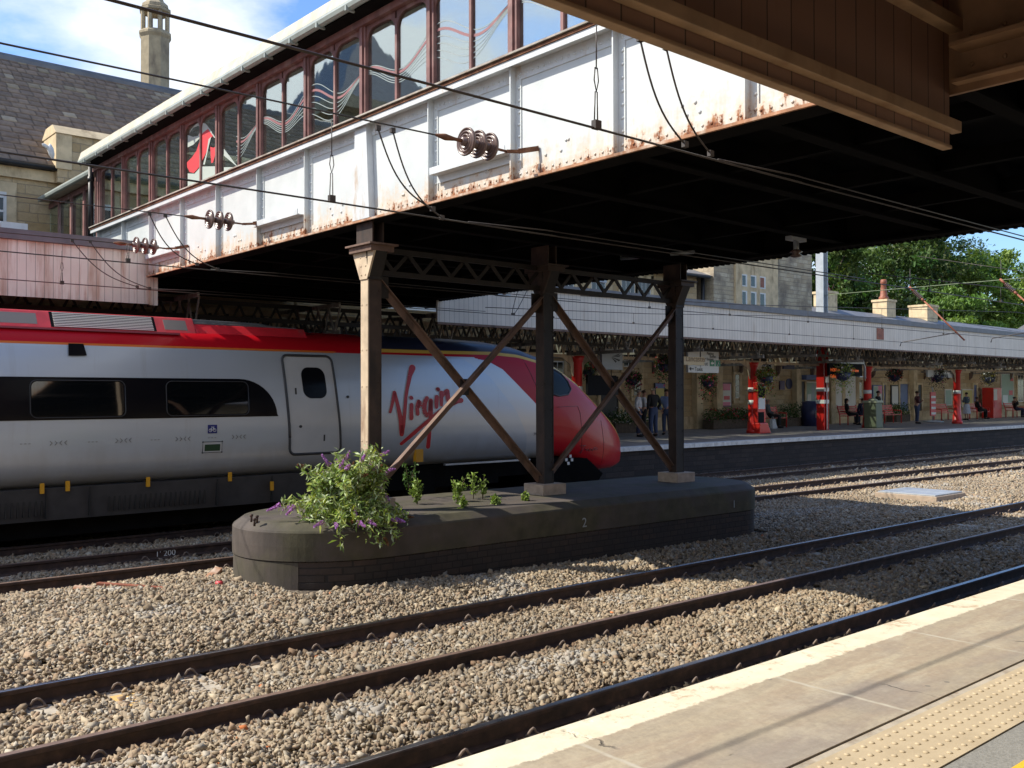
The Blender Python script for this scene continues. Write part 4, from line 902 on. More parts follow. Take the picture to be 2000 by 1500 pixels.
m = MB(); m.box(BX1 - .02, BX1, BY0, BY1, BZ0 + .03, BZ1); m.box(BX1 - .2, BX1 + .16, BY0, BY1, BZ0 - .005, BZ0 + .03)
for y in np.arange(BY0 + .1, BY1, .12): m.box(BX1 + .02, BX1 + .10, y - .02, y + .02, BZ0 - .03, BZ0 - .005)
m.build('girder_web', 'underside_shade', t)
m = MB(); m.box(BX1 - .1, BX1 + .1, BY0, BY1, BZ1 + .002, SILL); m.box(BX1 - .05, BX1 + .1, BY0, BY1, EAVE, EAVE + .18); m.build('far_sill', 'maroon', t)
m = MB(); m.tube([(BX0 - .12, BY1 + .1, EAVE + .15), (BX0 - .12, BY1 + .1, 5.9)], .06, 8); m.tube([(BX0 - .12, BY1 + .1, EAVE - .2), (BX0 - .12, BY1 + .1, EAVE - .1)], .075, 8); m.build('downpipe', 'black_iron', t)
m = MB(); m.box(BX0 - .02, BX0 + .22, BY1 - .05, BY1 + .15, SILL - .1, EAVE + .1); m.build('corner_post', 'maroon', t)
# lower link to the building
LX = 7.34; L1 = 26.9
m = MB()
for y in (23.0, 24.0, 25.0, 26.0): m.box(LX - .05, LX, y - .06, y + .06, 5.45, EAVE - .05)
m.box(LX - .04, LX, BY1 + .1, L1, EAVE - .12, EAVE + .02); m.box(LX - .04, LX, BY1 + .1, L1, 5.4, 5.5); m.build('link_frame', 'maroon', t)
m = MB(); m.box(LX + .005, LX + .012, BY1 + .1, L1, 5.5, EAVE - .1); m.build('pane', 'bridge_glass', t)
m = MB(); m.prism([(LX - .25, BY1 + .1, EAVE + .03), (LX + .3, BY1 + .1, EAVE + .03), (LX + .3, BY1 + .1, EAVE + .42), (LX - .02, BY1 + .1, EAVE + .36)], (0, L1 - BY1 - .2, 0)); m.build('link_roof', 'roof_edge', t)
m = MB(); m.prism([(LX - .30 + a, BY1 + .1, EAVE + .05 + b) for a, b in prof], (0, L1 - BY1 - .3, 0)); m.build('gutter', 'gutter_grey', t)
m = MB(); m.box(BX0 + .3, BX1 - .1, BY1 + .1, L1, 5.36, 5.5); m.box(LX + .4, BX1, L1 - .3, L1 - .1, 5.5, EAVE); m.build('link_floor', 'underside_shade', t)
# window graphics: flowing lines and a swooping red and white shape stuck behind the panes
GXp = BX0 - .0205
def ribbon(pts, w, x=GXp):
    m = MB(); n_ = len(pts); L = []
    for i, (y, z) in enumerate(pts):
        a = Vector(pts[max(i - 1, 0)]); b = Vector(pts[min(i + 1, n_ - 1)]); d = (b - a).normalized(); nn = Vector((-d.y, d.x)); L.append((Vector((y, z)) + nn * w / 2, Vector((y, z)) - nn * w / 2))
    vs = []
    for p_, q_ in L: vs += [(x, p_.x, p_.y), (x, q_.x, q_.y)]
    m.add(vs, [(2 * i, 2 * i + 1, 2 * i + 3, 2 * i + 2) for i in range(n_ - 1)]); return m
def shape(pts, x=GXp):
    m = MB(); m.prism([(x, y, z) for y, z in pts], (.002, 0, 0)); return m
wave = lambda y, k_: SILL + .50 + .035 * k_ * (1.4 + math.sin((y - 6) * 2.0 + 1.2)) + .13 * math.sin((y - 6) * 4.0 + .4 * k_ * .3)
def in_glass(y): return all(abs(y - q) > .08 for q in YS)
def wave_ribbons(mat_, ks, w):
    for k_ in ks:
        m = MB(); y = 3.5; run = []
        while y < 15.2:
            if in_glass(y): run.append((y, wave(y, k_)))
            else:
                if len(run) > 1: r_ = ribbon(run, w); m.add(r_.v, r_.f)
                run = []
            y += .03
        if len(run) > 1: r_ = ribbon(run, w); m.add(r_.v, r_.f)
        m.build('window_graphic', mat_, t)
wave_ribbons('wave_white', (-3, -2, -1, 0, 2), .011); wave_ribbons('wave_red', (1,), .034)
g = lambda u, v: (lambda p_: (p_.y, p_.z))(at(260 + u / 7.5, 180 + v / 7.5, X=GXp))
def clip_y(pts, ya, yb):
    """clip polygon to ya<=y<=yb"""
    for (lim, s) in ((ya, 1), (yb, -1)):
        out = []
        for i in range(len(pts)):
            a, b = pts[i], pts[(i + 1) % len(pts)]; ia = (a[0] - lim) * s >= 0; ib = (b[0] - lim) * s >= 0
            if ia: out.append(a)
            if ia != ib: f = (lim - a[0]) / (b[0] - a[0]); out.append((lim, a[1] + f * (b[1] - a[1])))
        pts = out
        if len(pts) < 3: return []
    return pts
def graphic(pix, mat_, x):
    pts = [g(*p_) for p_ in pix]; m = MB()
    for i in range(len(YS) - 1):
        c = clip_y(pts, YS[i] + .08, YS[i + 1] - .08)
        if len(c) >= 3: m.prism([(x, y, z) for y, z in c], (.0015, 0, 0))
    if m.v: m.build('window_graphic', mat_, t)
graphic([(1095, 540), (1170, 640), (1120, 700), (1085, 860), (1010, 1010), (960, 1110), (890, 1185), (830, 1170), (795, 1100), (790, 1030), (860, 960), (930, 860), (975, 720), (1020, 600)], 'sticker_red', GXp - .003)
graphic([(1000, 445), (1060, 460), (1130, 545), (1210, 680), (1180, 660), (1100, 540), (1040, 580), (960, 690), (880, 770), (800, 808), (800, 630), (880, 655), (950, 640), (990, 540), (960, 490), (880, 520), (820, 610), (850, 540), (930, 460)], 'sticker_white', GXp)
graphic([(1130, 800), (1175, 815), (1215, 790), (1205, 900), (1170, 1030), (1145, 1040), (1135, 920)], 'sticker_red', GXp)
graphic([(800, 1190), (900, 1195), (990, 1090), (1220, 1085), (1225, 1190), (1000, 1320), (800, 1400)], 'sticker_white', GXp)
graphic([(1110, 690), (1150, 650), (1120, 760), (1090, 900), (1055, 1060), (1030, 1060), (1080, 880)], 'sticker_white', GXp - .006)
graphic([(690, 880), (715, 960), (710, 1060), (695, 1070), (685, 960)], 'sticker_red', GXp)
graphic([(1330, 830), (1530, 1095), (1330, 930)], 'sticker_white', GXp); graphic([(1330, 1100), (1530, 1098), (1330, 1180)], 'sticker_white', GXp)
# fittings under the bridge
for (u, v0, v1) in ((1168, 482, 545), (1555, 425, 500), (982, 505, 575)):
    p_ = at(u, v1, Y={1168: 13.9, 1555: 8.2, 982: 17.3}[u]); o = thing('wire_support', (p_.x, p_.y, BZ0), {1168: 'grey wire support with insulator hanging under the dark bridge, right of the middle column', 1555: 'dark wire support hanging under the bridge at its right edge', 982: 'short wire support hanging under the bridge between left and middle columns'}[u], 'wire support', 'wire supports under the bridge')
    m = MB(); m.box(p_.x - .2, p_.x + .2, p_.y - .06, p_.y + .06, 4.74, 4.80); m.tube([(p_.x, p_.y, 4.74), (p_.x, p_.y, p_.z)], .045, 8); m.build('bracket', 'galv', o)
    m = MB(); m.lathe([(.05, p_.z - .02), (.10, p_.z), (.05, p_.z + .04), (.10, p_.z + .06), (.05, p_.z + .1)], (p_.x, p_.y, 0), (0, 0, 1), 10); m.build('insulator', 'porcelain', o)
a = at(1213, 505, Y=12.5); b = at(1355, 492, Y=10.6); m = MB(); m.tube([a, b], .035, 8); m.tube([a, a + Vector((0, 0, .2))], .02, 6); o = m.build('cable_duct', 'galv'); tag(o, 'grey length of pipe fixed below the dark bridge deck', 'pipe')
o.parent = None
# ================================================================== TRAIN
TYC = 17.37
t = thing('high_speed_train', (8, TYC, 0), 'silver and red high speed train with pointed nose standing at the far platform', 'train')
BASE = [(1.00, .93), (1.14, .99), (1.26, 1.10), (1.335, 1.30), (1.37, 1.55), (1.385, 1.80), (1.38, 2.00), (1.355, 2.30), (1.315, 2.67), (1.26, 3.00), (1.205, 3.22), (1.13, 3.36), (1.02, 3.46), (.82, 3.545), (.55, 3.61), (.27, 3.645), (0, 3.655)]
def dens(pts, n=46):
    P_ = np.array(pts); d = np.r_[0, np.cumsum(np.hypot(*np.diff(P_, axis=0).T))]; q = np.linspace(0, d[-1], n); return np.stack([np.interp(q, d, P_[:, 0]), np.interp(q, d, P_[:, 1])], 1)
PROF = dens(BASE)
NX0, NX1 = 12.6, 18.45
def ztop(x):
    xs = [12.0, 13.0, 13.8, 14.55, 15.4, 16.35, 17.5, 18.2, 18.62, 18.82]; zs = [3.655, 3.655, 3.63, 3.55, 3.33, 2.87, 2.12, 1.66, 1.34, 1.12]; return float(np.interp(x, xs, zs))
def zbot(x):
    xs = [12, 15.9, 16.3, 16.8, 17.3, 18.0, 18.55, 18.82]; zs = [.93, .93, .80, .62, .52, .52, .60, .9]; return float(np.interp(x, xs, zs))
def hws(x):
    if x < 13.2: return 1.0
    q = (x - 13.2) / (18.84 - 13.2); return max(.02, (1 - q ** 2.7) ** .62)
def surf(x, z, off=0.0):
    """near-side body surface at height z"""
    zb, zt = zbot(x), ztop(x); zz = .93 + (z - zb) / max(1e-3, zt - zb) * (3.655 - .93); w = np.interp(zz, PROF[:, 1], PROF[:, 0]) * hws(x); return Vector((x, TYC - w - off, z))
xs = list(np.arange(-7, 12.0, .5)) + list(np.arange(12.0, 17.4, .09)) + list(np.arange(17.4, 18.6, .05)) + list(np.linspace(18.6, 18.83, 14))
V = []; nP = len(PROF); full = 2 * nP - 1; A_red = []; A_blue = []; A_yel = []; A_grey = []; A_org = []
arch = [(3.30, 12.2), (3.27, 12.65), (3.18, 13.25), (2.95, 13.77), (2.49, 14.32), (2.17, 14.72), (1.7, 15.0), (1.1, 15.2), (.5, 15.3)]
arch2 = [(3.30, 12.0), (3.2, 12.6), (2.79, 13.36), (2.06, 14.05), (1.48, 14.40), (1.13, 14.44), (.5, 14.4)]
az, ax = zip(*sorted(arch)); az2, ax2 = zip(*sorted(arch2))
ypar = [(-10, 9), (9.6, 9), (10.2, 3.315), (12, 3.325), (13.5, 3.34), (14.3, 3.30), (15.0, 3.17), (15.6, 3.05), (16.4, 2.66), (17.5, 1.98), (18.2, 1.53), (18.6, 1.25), (18.85, 1.0)]
yx, yz = zip(*ypar)
for x in xs:
    zb, zt, h = zbot(x), ztop(x), hws(x)
    ring = []
    for w, z in PROF: ring.append((-w * h, zb + (z - .93) / (3.655 - .93) * (zt - zb)))
    ring2 = ring + [(-a, b) for a, b in reversed(ring[:-1])]
    for a, b in ring2:
        V.append((x, TYC + a, b)); arch_d = x - float(np.interp(b, az, ax)); band = b - 3.205; A_red.append(max(min(band, .3), arch_d) if x < 16 else 1.0)
        A_grey.append(x - float(np.interp(b, az2, ax2))); yd = b - float(np.interp(x, yx, yz)); A_blue.append(min(yd, 1.0)); A_yel.append(yd + .07); A_org.append(.022 - abs(b - 3.212) if x < 9.9 else -.1)
F = []
for i in range(len(xs) - 1):
    for j in range(full - 1): F.append((i * full + j, (i + 1) * full + j, (i + 1) * full + j + 1, i * full + j + 1))
k = N('train_livery')
def thr(name, soft=.004): return k.ramp(k.math('ADD', k.math('MULTIPLY', k.attr(name).outputs[2], 1.0), .5), (.5 - soft, 0.0), (.5 + soft, 1.0))
body_z = k.sep(k.pos())[2]
silver = k.mix(k.ramp(k.noise(1.2, 5, .6, stretch=(.5, 1, 2)), (.3, 0.0), (.8, .35)), (.50, .55, .61), (.43, .47, .52))
dm = k.math('ADD', k.math('MULTIPLY', k.math('SUBTRACT', 1.55, body_z), 1.1), k.math('MULTIPLY', k.math('SUBTRACT', k.noise(1.5, 7, .65, stretch=(1, 1, .4)), .5), 1.0)); dm = k.math('MULTIPLY', k.ramp(dm, (0.0, 0.0), (.75, 1.0)), .6)  # browner towards the bottom of the body, broken up by noise
silver = k.mix(dm, silver, (.27, .225, .175)); silver = k.mix(k.ramp(k.noise(1.0, 8, .7, stretch=(4, 1, .25)), (.58, 0.0), (.75, .25)), silver, (.30, .28, .25))
c = k.mix(thr('grey'), silver, (.55, .56, .57)); c = k.mix(thr('red'), c, (.45, .007, .015)); c = k.mix(thr('org'), c, (.62, .16, .03)); c = k.mix(thr('yel'), c, (.66, .42, .08)); c = k.mix(thr('blue'), c, (.022, .026, .05))
k.fin(c, .30, k.math('MULTIPLY', k.math('SUBTRACT', 1.0, thr('red')), .35), k.bump(k.noise(1.0, 4, stretch=(1, 1, 3)), .05, .02), .12, spec=.15)
body = np_obj('body', V, F, 'train_livery', t, None, {'red': A_red, 'grey': A_grey, 'blue': A_blue, 'yel': A_yel, 'org': A_org}, True)
def patch(poly, off, mat_, name, parent=None, res=.06):
    """polygon given in (x, z) laid on the near side of the body"""
    bm = bmesh.new(); vs = [bm.verts.new((x, 0, z)) for x, z in poly]; bm.faces.new(vs)
    x0, x1 = min(p_[0] for p_ in poly), max(p_[0] for p_ in poly); z0, z1 = min(p_[1] for p_ in poly), max(p_[1] for p_ in poly)
    zc = z0 + res
    while zc < z1:
        bmesh.ops.bisect_plane(bm, geom=bm.verts[:] + bm.edges[:] + bm.faces[:], plane_co=(0, 0, zc), plane_no=(0, 0, 1)); zc += res
    if x1 > 13: 
        xc = x0 + res
        while xc < x1: bmesh.ops.bisect_plane(bm, geom=bm.verts[:] + bm.edges[:] + bm.faces[:], plane_co=(xc, 0, 0), plane_no=(1, 0, 0)); xc += res
    m = MB(); bm.verts.index_update(); m.smooth = True; m.add([surf(v.co.x, v.co.z, off) for v in bm.verts], [tuple(v.index for v in f.verts) for f in bm.faces]); bm.free(); return m.build(name, mat_, parent or t)
def rrect(x0, x1, z0, z1, r, n=5):
    o = []
    for cx_, cz_, a0 in ((x1 - r, z1 - r, 0), (x0 + r, z1 - r, 90), (x0 + r, z0 + r, 180), (x1 - r, z0 + r, 270)):
        for i in range(n + 1): a = math.radians(a0 + 90 * i / n); o.append((cx_ + r * math.cos(a), cz_ + r * math.sin(a)))
    return o
flat('train_black', (.006, .006, .008), .15, 0, spec=.12); flat('train_glass', (.004, .005, .006), .03, spec=1.0, coat=.6); flat('train_seal', (.035, .036, .04), .5); paint('train_under', (.045, .042, .042), .7, .25, 4); flat('train_grille', (.015, .015, .015), .6)
paint('train_red', (.70, .025, .04), .5, .15, 3, dirt=(.3, .08, .08), dirtamt=.2); paint('train_pod', (.78, .075, .085), .5, .15, 4, dirt=(.36, .2, .18), dirtamt=.2); flat('train_yellow', (.62, .30, .01), .5); flat('louvre_pale', (.85, .84, .80), .4); flat('logo_red', (.50, .016, .028), .35); flat('logo_white', (.62, .63, .64), .35)
# window band with its rounded leading end, and the panes in it
e = [(-7, 2.0)] + [(8.27, 2.005)] + [(8.27 - .02 - .72 * (1 - math.cos(a)), 2.005 + .675 * math.sin(a)) for a in np.linspace(.05, math.pi / 2, 12)] + [(-7, 2.68)]
wb = patch(e, .006, 'train_black', 'window_band')
for (u0, u1) in ((62, 243), (328, 484), (-190, -20)):
    xa, xb = at(u0, 780, Y=16).x, at(u1, 780, Y=16).x; patch(rrect(xa, xb, 2.06, 2.61, .09), .011, 'train_glass', 'window', wb)
m = MB()
for (u0, u1) in ((62, 243), (328, 484)):
    xa, xb = at(u0, 780, Y=16).x, at(u1, 780, Y=16).x
    rr_ = rrect(xa - .02, xb + .02, 2.04, 2.63, .1); m.tube([surf(x, z, .012) for x, z in rr_ + rr_[:1]], .008, 4)
m.build('window_seal', 'train_seal', wb)
# door
dl = [(8.40, 8.52), (9.42, 9.60)]
def dx(s, z): f = (z - 1.28) / (3.13 - 1.28); f = max(0, min(1, f)); return (8.52 - .12 * f) if s == 0 else (9.60 - .16 * f)
dpts = [(dx(0, 1.6), 1.6), (dx(0, 2.2), 2.2), (dx(0, 2.9), 2.9)]
for cz_, sgn_ in ((3.02, 0), (3.02, 1), (1.40, 1), (1.40, 0)):
    for q in range(6):
        an = {(3.02, 0): math.pi - q * math.pi / 10, (3.02, 1): math.pi / 2 - q * math.pi / 10, (1.40, 1): -q * math.pi / 10, (1.40, 0): -math.pi / 2 - q * math.pi / 10}[(cz_, sgn_)]
        zq = cz_ + .11 * math.sin(an); cxq = dx(sgn_, zq) + (.11 if sgn_ == 0 else -.11); dpts.append((cxq + .11 * math.cos(an), zq))
    if sgn_ == 1 and cz_ > 3: dpts += [(dx(1, 2.2), 2.2), (dx(1, 1.6), 1.6)]
door = patch(dpts, .004, 'train_livery_plain' if 'train_livery_plain' in MATS else paint('train_livery_plain', (.49, .505, .52), .32, .06, 2, coat=.4), 'door')
m = MB(); cl = dpts + dpts[:1]; cl2 = []
for a, b in zip(cl[:-1], cl[1:]):
    for f in np.linspace(0, 1, 8)[:-1]: cl2.append((a[0] + (b[0] - a[0]) * f, a[1] + (b[1] - a[1]) * f))
m.tube([surf(x, z, .004) for x, z in cl2 + cl2[:1]], .026, 5); m.build('door_seal', 'train_seal', door)
q0 = at(592, 717, Y=16); q1 = at(638, 778, Y=16); patch([(x + .05 * (1 - (z - q1.z) / (q0.z - q1.z)) - .02, z) for x, z in rrect(q0.x, q1.x, q1.z, q0.z, .16, 6)], .009, 'train_black', 'door_window', door)
for (u, v, w_, h_) in ((579, 764, .035, .12), (633, 855, .035, .12)):
    q = at(u, v, Y=16); patch([(q.x - w_ / 2, q.z - h_ / 2), (q.x + w_ / 2, q.z - h_ / 2), (q.x + w_ / 2, q.z + h_ / 2), (q.x - w_ / 2, q.z + h_ / 2)], .010, 'train_seal', 'door_handle', door)
for (u, v, par) in ((586, 833, door), (680, 775, t)):
    q = at(u, v, Y=16); patch([(q.x + .035 * math.cos(a), q.z + .028 * math.sin(a)) for a in np.linspace(0, 2 * math.pi, 10)[:-1]], .010, 'train_seal', 'button', par)
# small marks on the side
q = at(149, 683, Y=16.1); patch([(q.x - .12, q.z - .10), (q.x + .16, q.z - .09), (q.x + .12, q.z + .10), (q.x - .11, q.z + .10)], .03, 'train_black', 'camera_housing')
q = at(414, 838, Y=16); pb = patch([(q.x - .085, q.z - .075), (q.x + .085, q.z - .075), (q.x + .085, q.z + .075), (q.x - .085, q.z + .075)], .008, flat('badge_blue', (.01, .018, .16), .4), 'cycle_badge')
m = MB()
for dxx in (-.038, .038):
    m.tube([surf(q.x + dxx + .026 * math.cos(a), q.z - .02 + .026 * math.sin(a), .011) for a in np.linspace(0, 2 * math.pi, 10)], .005, 4)
for (a, b) in (((-.038, -.02), (-.012, .03)), ((-.012, .03), (.022, .03)), ((.022, .03), (.038, -.02)), ((.022, .03), (0, -.02)), ((0, -.02), (-.038, -.02)), ((-.02, .042), (-.004, .042)), ((.018, .045), (.03, .05))):
    m.tube([surf(q.x + a[0], q.z + a[1], .011), surf(q.x + b[0], q.z + b[1], .011)], .005, 4)
m.build('cycle_symbol', 'text_white', pb)
q = at(415, 874, Y=16); pl = patch([(q.x - .175, q.z - .085), (q.x + .175, q.z - .085), (q.x + .175, q.z + .10), (q.x - .175, q.z + .10)], .006, 'frame_white', 'panel')
pl.data.materials.clear(); pl.data.materials.append(MATS['train_livery_plain'])
patch([(q.x - .14, q.z - .06), (q.x + .14, q.z - .06), (q.x + .14, q.z + .055), (q.x - .14, q.z + .055)], .010, flat('panel_green', (.012, .05, .022), .4), 'display', pl)
m = MB(); fr = [(q.x - .175, q.z - .085), (q.x + .175, q.z - .085), (q.x + .175, q.z + .10), (q.x - .175, q.z + .10), (q.x - .175, q.z - .085)]; m.tube([surf(x, z, .008) for x, z in fr], .006, 4)
for x, z in fr[:4]: m.ball(surf(x, z, .01), .014, 6, 4)
m.build('panel_frame', 'train_seal', pl)
m = MB()
for (u, v) in ((114, 865), (241, 860), (357, 857), (466, 853)):
    q = at(u, v, Y=16)
    for i, d in enumerate((1, 1, -1, -1)):
        x = q.x - .11 + i * .072
        for s in (-1, 1): m.tube([surf(x - d * .018, q.z + s * .035, .008), surf(x + d * .018, q.z, .008)], .006, 4)
for (u, v) in ((47, 867), (179, 863), (301, 859), (412, 855)):
    q = at(u, v, Y=16)
    for i in range(3): m.tube([surf(q.x - .06 + i * .06, q.z, .008), surf(q.x - .03 + i * .06, q.z, .008)], .006, 4)
m.build('lifting_marks', flat('mark_grey', (.22, .22, .22), .5), t)
text_mb('390', .085, surf(at(1040, 849, Y=16.05).x, at(1040, 850, Y=16.05).z, .012), (1, 0, 0), (0, -.1, 1), .002).build('fleet_number', 'text_dark', t)
# brush-written name, strokes traced as wide rounded ribbons lying on the side
L7 = lambda u, v: (lambda p_: (p_.x, p_.z))(at(740 + u / 7.5, 690 + v / 7.5, Y=16.02))
strokes = [([(152, 860), (190, 730), (228, 580)], [18, 20, 24]), ([(228, 575), (262, 740), (300, 950), (320, 1185)], [24, 24, 30, 30]), ([(325, 1180), (350, 960), (392, 640), (420, 510), (470, 330), (520, 210)], [26, 24, 20, 22, 28, 42]),
           ([(468, 650), (472, 655)], [26, 26]), ([(470, 755), (460, 850), (458, 950)], [26, 26, 28]), ([(575, 700), (548, 790), (552, 890)], [22, 26, 24]), ([(575, 705), (605, 740), (590, 775), (560, 790)], [24, 26, 24, 18]),
           ([(700, 655), (665, 720), (650, 820), (668, 900), (705, 915), (735, 860), (755, 690)], [26, 28, 30, 28, 26, 28, 26]), ([(755, 690), (745, 850), (735, 1000), (725, 1150), (722, 1370)], [24, 28, 28, 24, 28]),
           ([(868, 525), (872, 530)], [26, 26]), ([(845, 640), (835, 720), (832, 790)], [28, 28, 22]), ([(915, 575), (908, 680), (905, 760)], [26, 26, 20]), ([(912, 640), (950, 590), (995, 560)], [22, 26, 30]), ([(1000, 555), (1005, 640), (1015, 710), (1060, 735), (1130, 710), (1195, 690)], [32, 30, 28, 22, 22, 34]),
           ([(325, 1325), (470, 1195), (620, 1060), (760, 950), (880, 850), (1010, 770), (1130, 720)], [22, 26, 24, 28, 26, 24, 20])]
def stroke_mesh(grow, off):
    m = MB()
    for pts, ws in strokes:
        P_ = np.array(pts, float); d = np.r_[0, np.cumsum(np.hypot(*np.diff(P_, axis=0).T))]; n = max(3, int(d[-1] / 14)); q = np.linspace(0, d[-1], n); U_ = np.interp(q, d, P_[:, 0]); V_ = np.interp(q, d, P_[:, 1]); Wd = np.interp(q, d, ws) * 1.1 + grow
        for i in range(n):                               # discs + quads make a rounded ribbon
            c = [L7(U_[i] + Wd[i] * math.cos(a), V_[i] + Wd[i] * math.sin(a)) for a in np.linspace(0, 2 * math.pi, 11)[:-1]]
            if i in (0, n - 1): m.add([surf(x, z, off + .0004 * (i % 2)) for x, z in c], [tuple(range(10))])
        for i in range(n - 1):
            a = np.array([U_[i + 1] - U_[i], V_[i + 1] - V_[i]]); a /= max(1e-6, np.hypot(*a)); nn = np.array([-a[1], a[0]])
            qd = [(U_[i] + nn[0] * Wd[i], V_[i] + nn[1] * Wd[i]), (U_[i] - nn[0] * Wd[i], V_[i] - nn[1] * Wd[i]), (U_[i + 1] - nn[0] * Wd[i + 1], V_[i + 1] - nn[1] * Wd[i + 1]), (U_[i + 1] + nn[0] * Wd[i + 1], V_[i + 1] + nn[1] * Wd[i + 1])]
            m.add([surf(*L7(*w_), off + .0008) for w_ in qd], [(0, 1, 2, 3)])
    return m
stroke_mesh(7, .006).build('brush_lettering_outline', 'logo_white', t); stroke_mesh(0, .011).build('brush_lettering', 'logo_red', t)
# cab side window, nose seams, script on the nose
cw = [(15.18, 2.42), (15.5, 2.36), (15.86, 2.40), (16.0, 2.52), (15.93, 2.70), (15.75, 2.88), (15.5, 2.98), (15.25, 2.99), (15.1, 2.7)]
wv_ = patch(cw, .008, 'train_black', 'cab_window'); m = MB(); m.tube([surf(x, z, .010) for x, z in cw + cw[:1]], .022, 5); m.build('window_seal', 'train_seal', wv_)
m = MB()
def seam(pts):
    out = []
    for (a, b) in zip(pts[:-1], pts[1:]):
        for f in np.linspace(0, 1, 6)[:-1]: out.append((a[0] + (b[0] - a[0]) * f, a[1] + (b[1] - a[1]) * f))
    m.tube([surf(x, z, .002) for x, z in out + [pts[-1]]], .006, 4)
seam([(15.4, 2.1), (16.2, 2.12), (16.28, 1.95), (16.32, 1.3), (16.35, .9)]); seam([(17.25, 1.75), (17.3, 1.2), (17.25, .62)]); seam([(14.45, 3.2), (14.75, 2.6), (15.0, 2.1)]); m.build('panel_seam', flat('seam_dark', (.09, .01, .012), .5), t)
m = MB()
for s_ in ([(16.25, 1.16), (16.5, 1.17)], [(16.42, 1.17), (16.36, 1.0), (16.27, 1.0)], [(16.45, 1.05), (16.5, 1.09), (16.53, 1.03), (16.6, 1.08), (16.63, 1.02), (16.72, 1.08), (16.76, 1.02), (16.83, 1.08), (16.88, 1.04), (17.0, 1.07)], [(16.3, 1.04), (16.95, 1.10)]): m.tube([surf(x, z, .006) for x, z in s_], .007, 4)
m.build('nose_script', 'text_dark', t)
# lower nose fairing with chequer mark, step, skirts, bogies
m = MB(); q = at(1115, 897, Y=16.6); m.prism([(14.9, 16.30, .14), (16.9, 16.30, .14), (17.2, 16.30, .45), (16.6, 16.30, .88), (14.9, 16.30, .88)], (0, 2.1, 0)); m.build('nose_fairing', 'underside_shade_deep', t, .04)
m = MB(); q = at(1112, 897, Y=16.28)
for (du, dv) in ((-6, 3), (2, -4), (5, 3), (-2, 10)): a = at(1112 + du, 895 + dv, Y=16.285); m.box(a.x - .035, a.x + .035, 16.275, 16.29, a.z - .035, a.z + .035)
m.build('target_mark', 'text_white', t)
m = MB(); m.box(12.2, 14.6, 16.12, 16.2, .90, .935); m.build('cab_step', 'galv', t)
m = MB(); m.prism([(-7, TYC - 1.20, .42), (-7, TYC - 1.28, .93), (-7, TYC + 1.28, .93), (-7, TYC + 1.20, .42)], (16.1, 0, 0)); sk = m.build('skirt', 'train_under', t)
m = MB(); yy = lambda z: TYC - 1.20 - .08 * (z - .42) / .51
for x in (-2.5, 1.0, 4.35, 5.0, 7.15, 8.2): m.box(x - .008, x + .008, TYC - 1.29, TYC - 1.2, .45, .92)
for (xa, xb) in ((3.0, 4.3), (5.3, 6.95), (0, 2)):
    x = xa; m.cut()
    while x < xb: m.box(x, x + .03, yy(.6) - .022, yy(.6) + .02, .50, .82); x += .085
m.build('louvre', 'train_grille', sk)
m = MB()
for (u, v) in ((82, 953), (132, 948), (289, 940), (449, 930), (531, 948)):
    q = at(u, v, Y=16.06); m.cut(); m.box(q.x - .03, q.x + .03, 16.04, 16.075, q.z - .09, q.z + .07)
m.build('lifting_handle', 'train_yellow', sk)
m = MB(); q = at(817, 885, Y=16.05); m.box(q.x - .09, q.x + .09, 16.0, 16.1, q.z - .18, q.z + .08); m.build('lifting_bracket', 'train_yellow', t)
m = MB(); m.box(9.2, 16.4, 16.45, 18.3, .55, .9); m.box(-7, 9, 16.5, 18.2, .12, .42); m.build('underframe', 'underside_shade', t)
for xw in (-4.5, -1.8, 10.4, 13.1):
    m = MB()
    for ys in (16.62, 18.11): m.lathe([(.40, -.06), (.46, -.055), (.43, .0), (.43, .06), (.2, .07)], (xw, ys, .43), (0, 1, 0), 18)
    m.tube([(xw, 16.6, .43), (xw, 18.1, .43)], .08, 8); m.build('wheelset', 'dark_steel', t)
m = MB(); m.box(9.6, 13.9, 16.42, 16.5, .42, .62); m.box(11.4, 12.1, 16.38, 16.5, .3, .8); m.build('bogie_frame', 'underside_shade', t)
# roof gear: cantrail strip, equipment pods, grille
m = MB(); m.box(-7, 6.55, TYC - 1.10, TYC - .97, 3.44, 3.47); m.build('roof_strip', flat('roof_strip_m', (.30, .05, .08), .5), t)
m = MB(); m.prism([(-7, TYC - .98, 3.46), (-7, TYC + .98, 3.46), (-7, TYC + .78, 3.76), (-7, TYC - .78, 3.76)], (13.9, 0, 0)); pod = m.build('roof_pod', 'train_pod', t, .02)
m = MB(); m.prism([(6.91, TYC - .965, 3.47), (6.91, TYC + .965, 3.47), (6.91, TYC + .8, 3.66), (6.91, TYC - .8, 3.66)], (2.2, 0, 0)); m.build('roof_fairing', 'train_red', t, .02)
m = MB(); m.prism([(6.92, TYC - .80, 3.661), (8.75, TYC - .72, 3.661), (9.15, TYC - .5, 3.661), (9.15, TYC + .5, 3.661), (8.75, TYC + .72, 3.661), (6.92, TYC + .80, 3.661)], (0, 0, .03)); m.prism([(6.92, TYC - .72, 3.692), (8.3, TYC - .55, 3.692), (8.9, TYC, 3.692), (8.3, TYC + .55, 3.692), (6.92, TYC + .72, 3.692)], (0, 0, .06)); m.build('roof_cowl', 'lead', t, .015)
def pod_y(z, o=0): return TYC - .98 + .2 * (z - 3.46) / .3 - o
m = MB()
for i in range(9):
    z = 3.51 + i * .028; m.bar((4.55, pod_y(z, .012), z), (6.15, pod_y(z, .012), z), .012, .015)
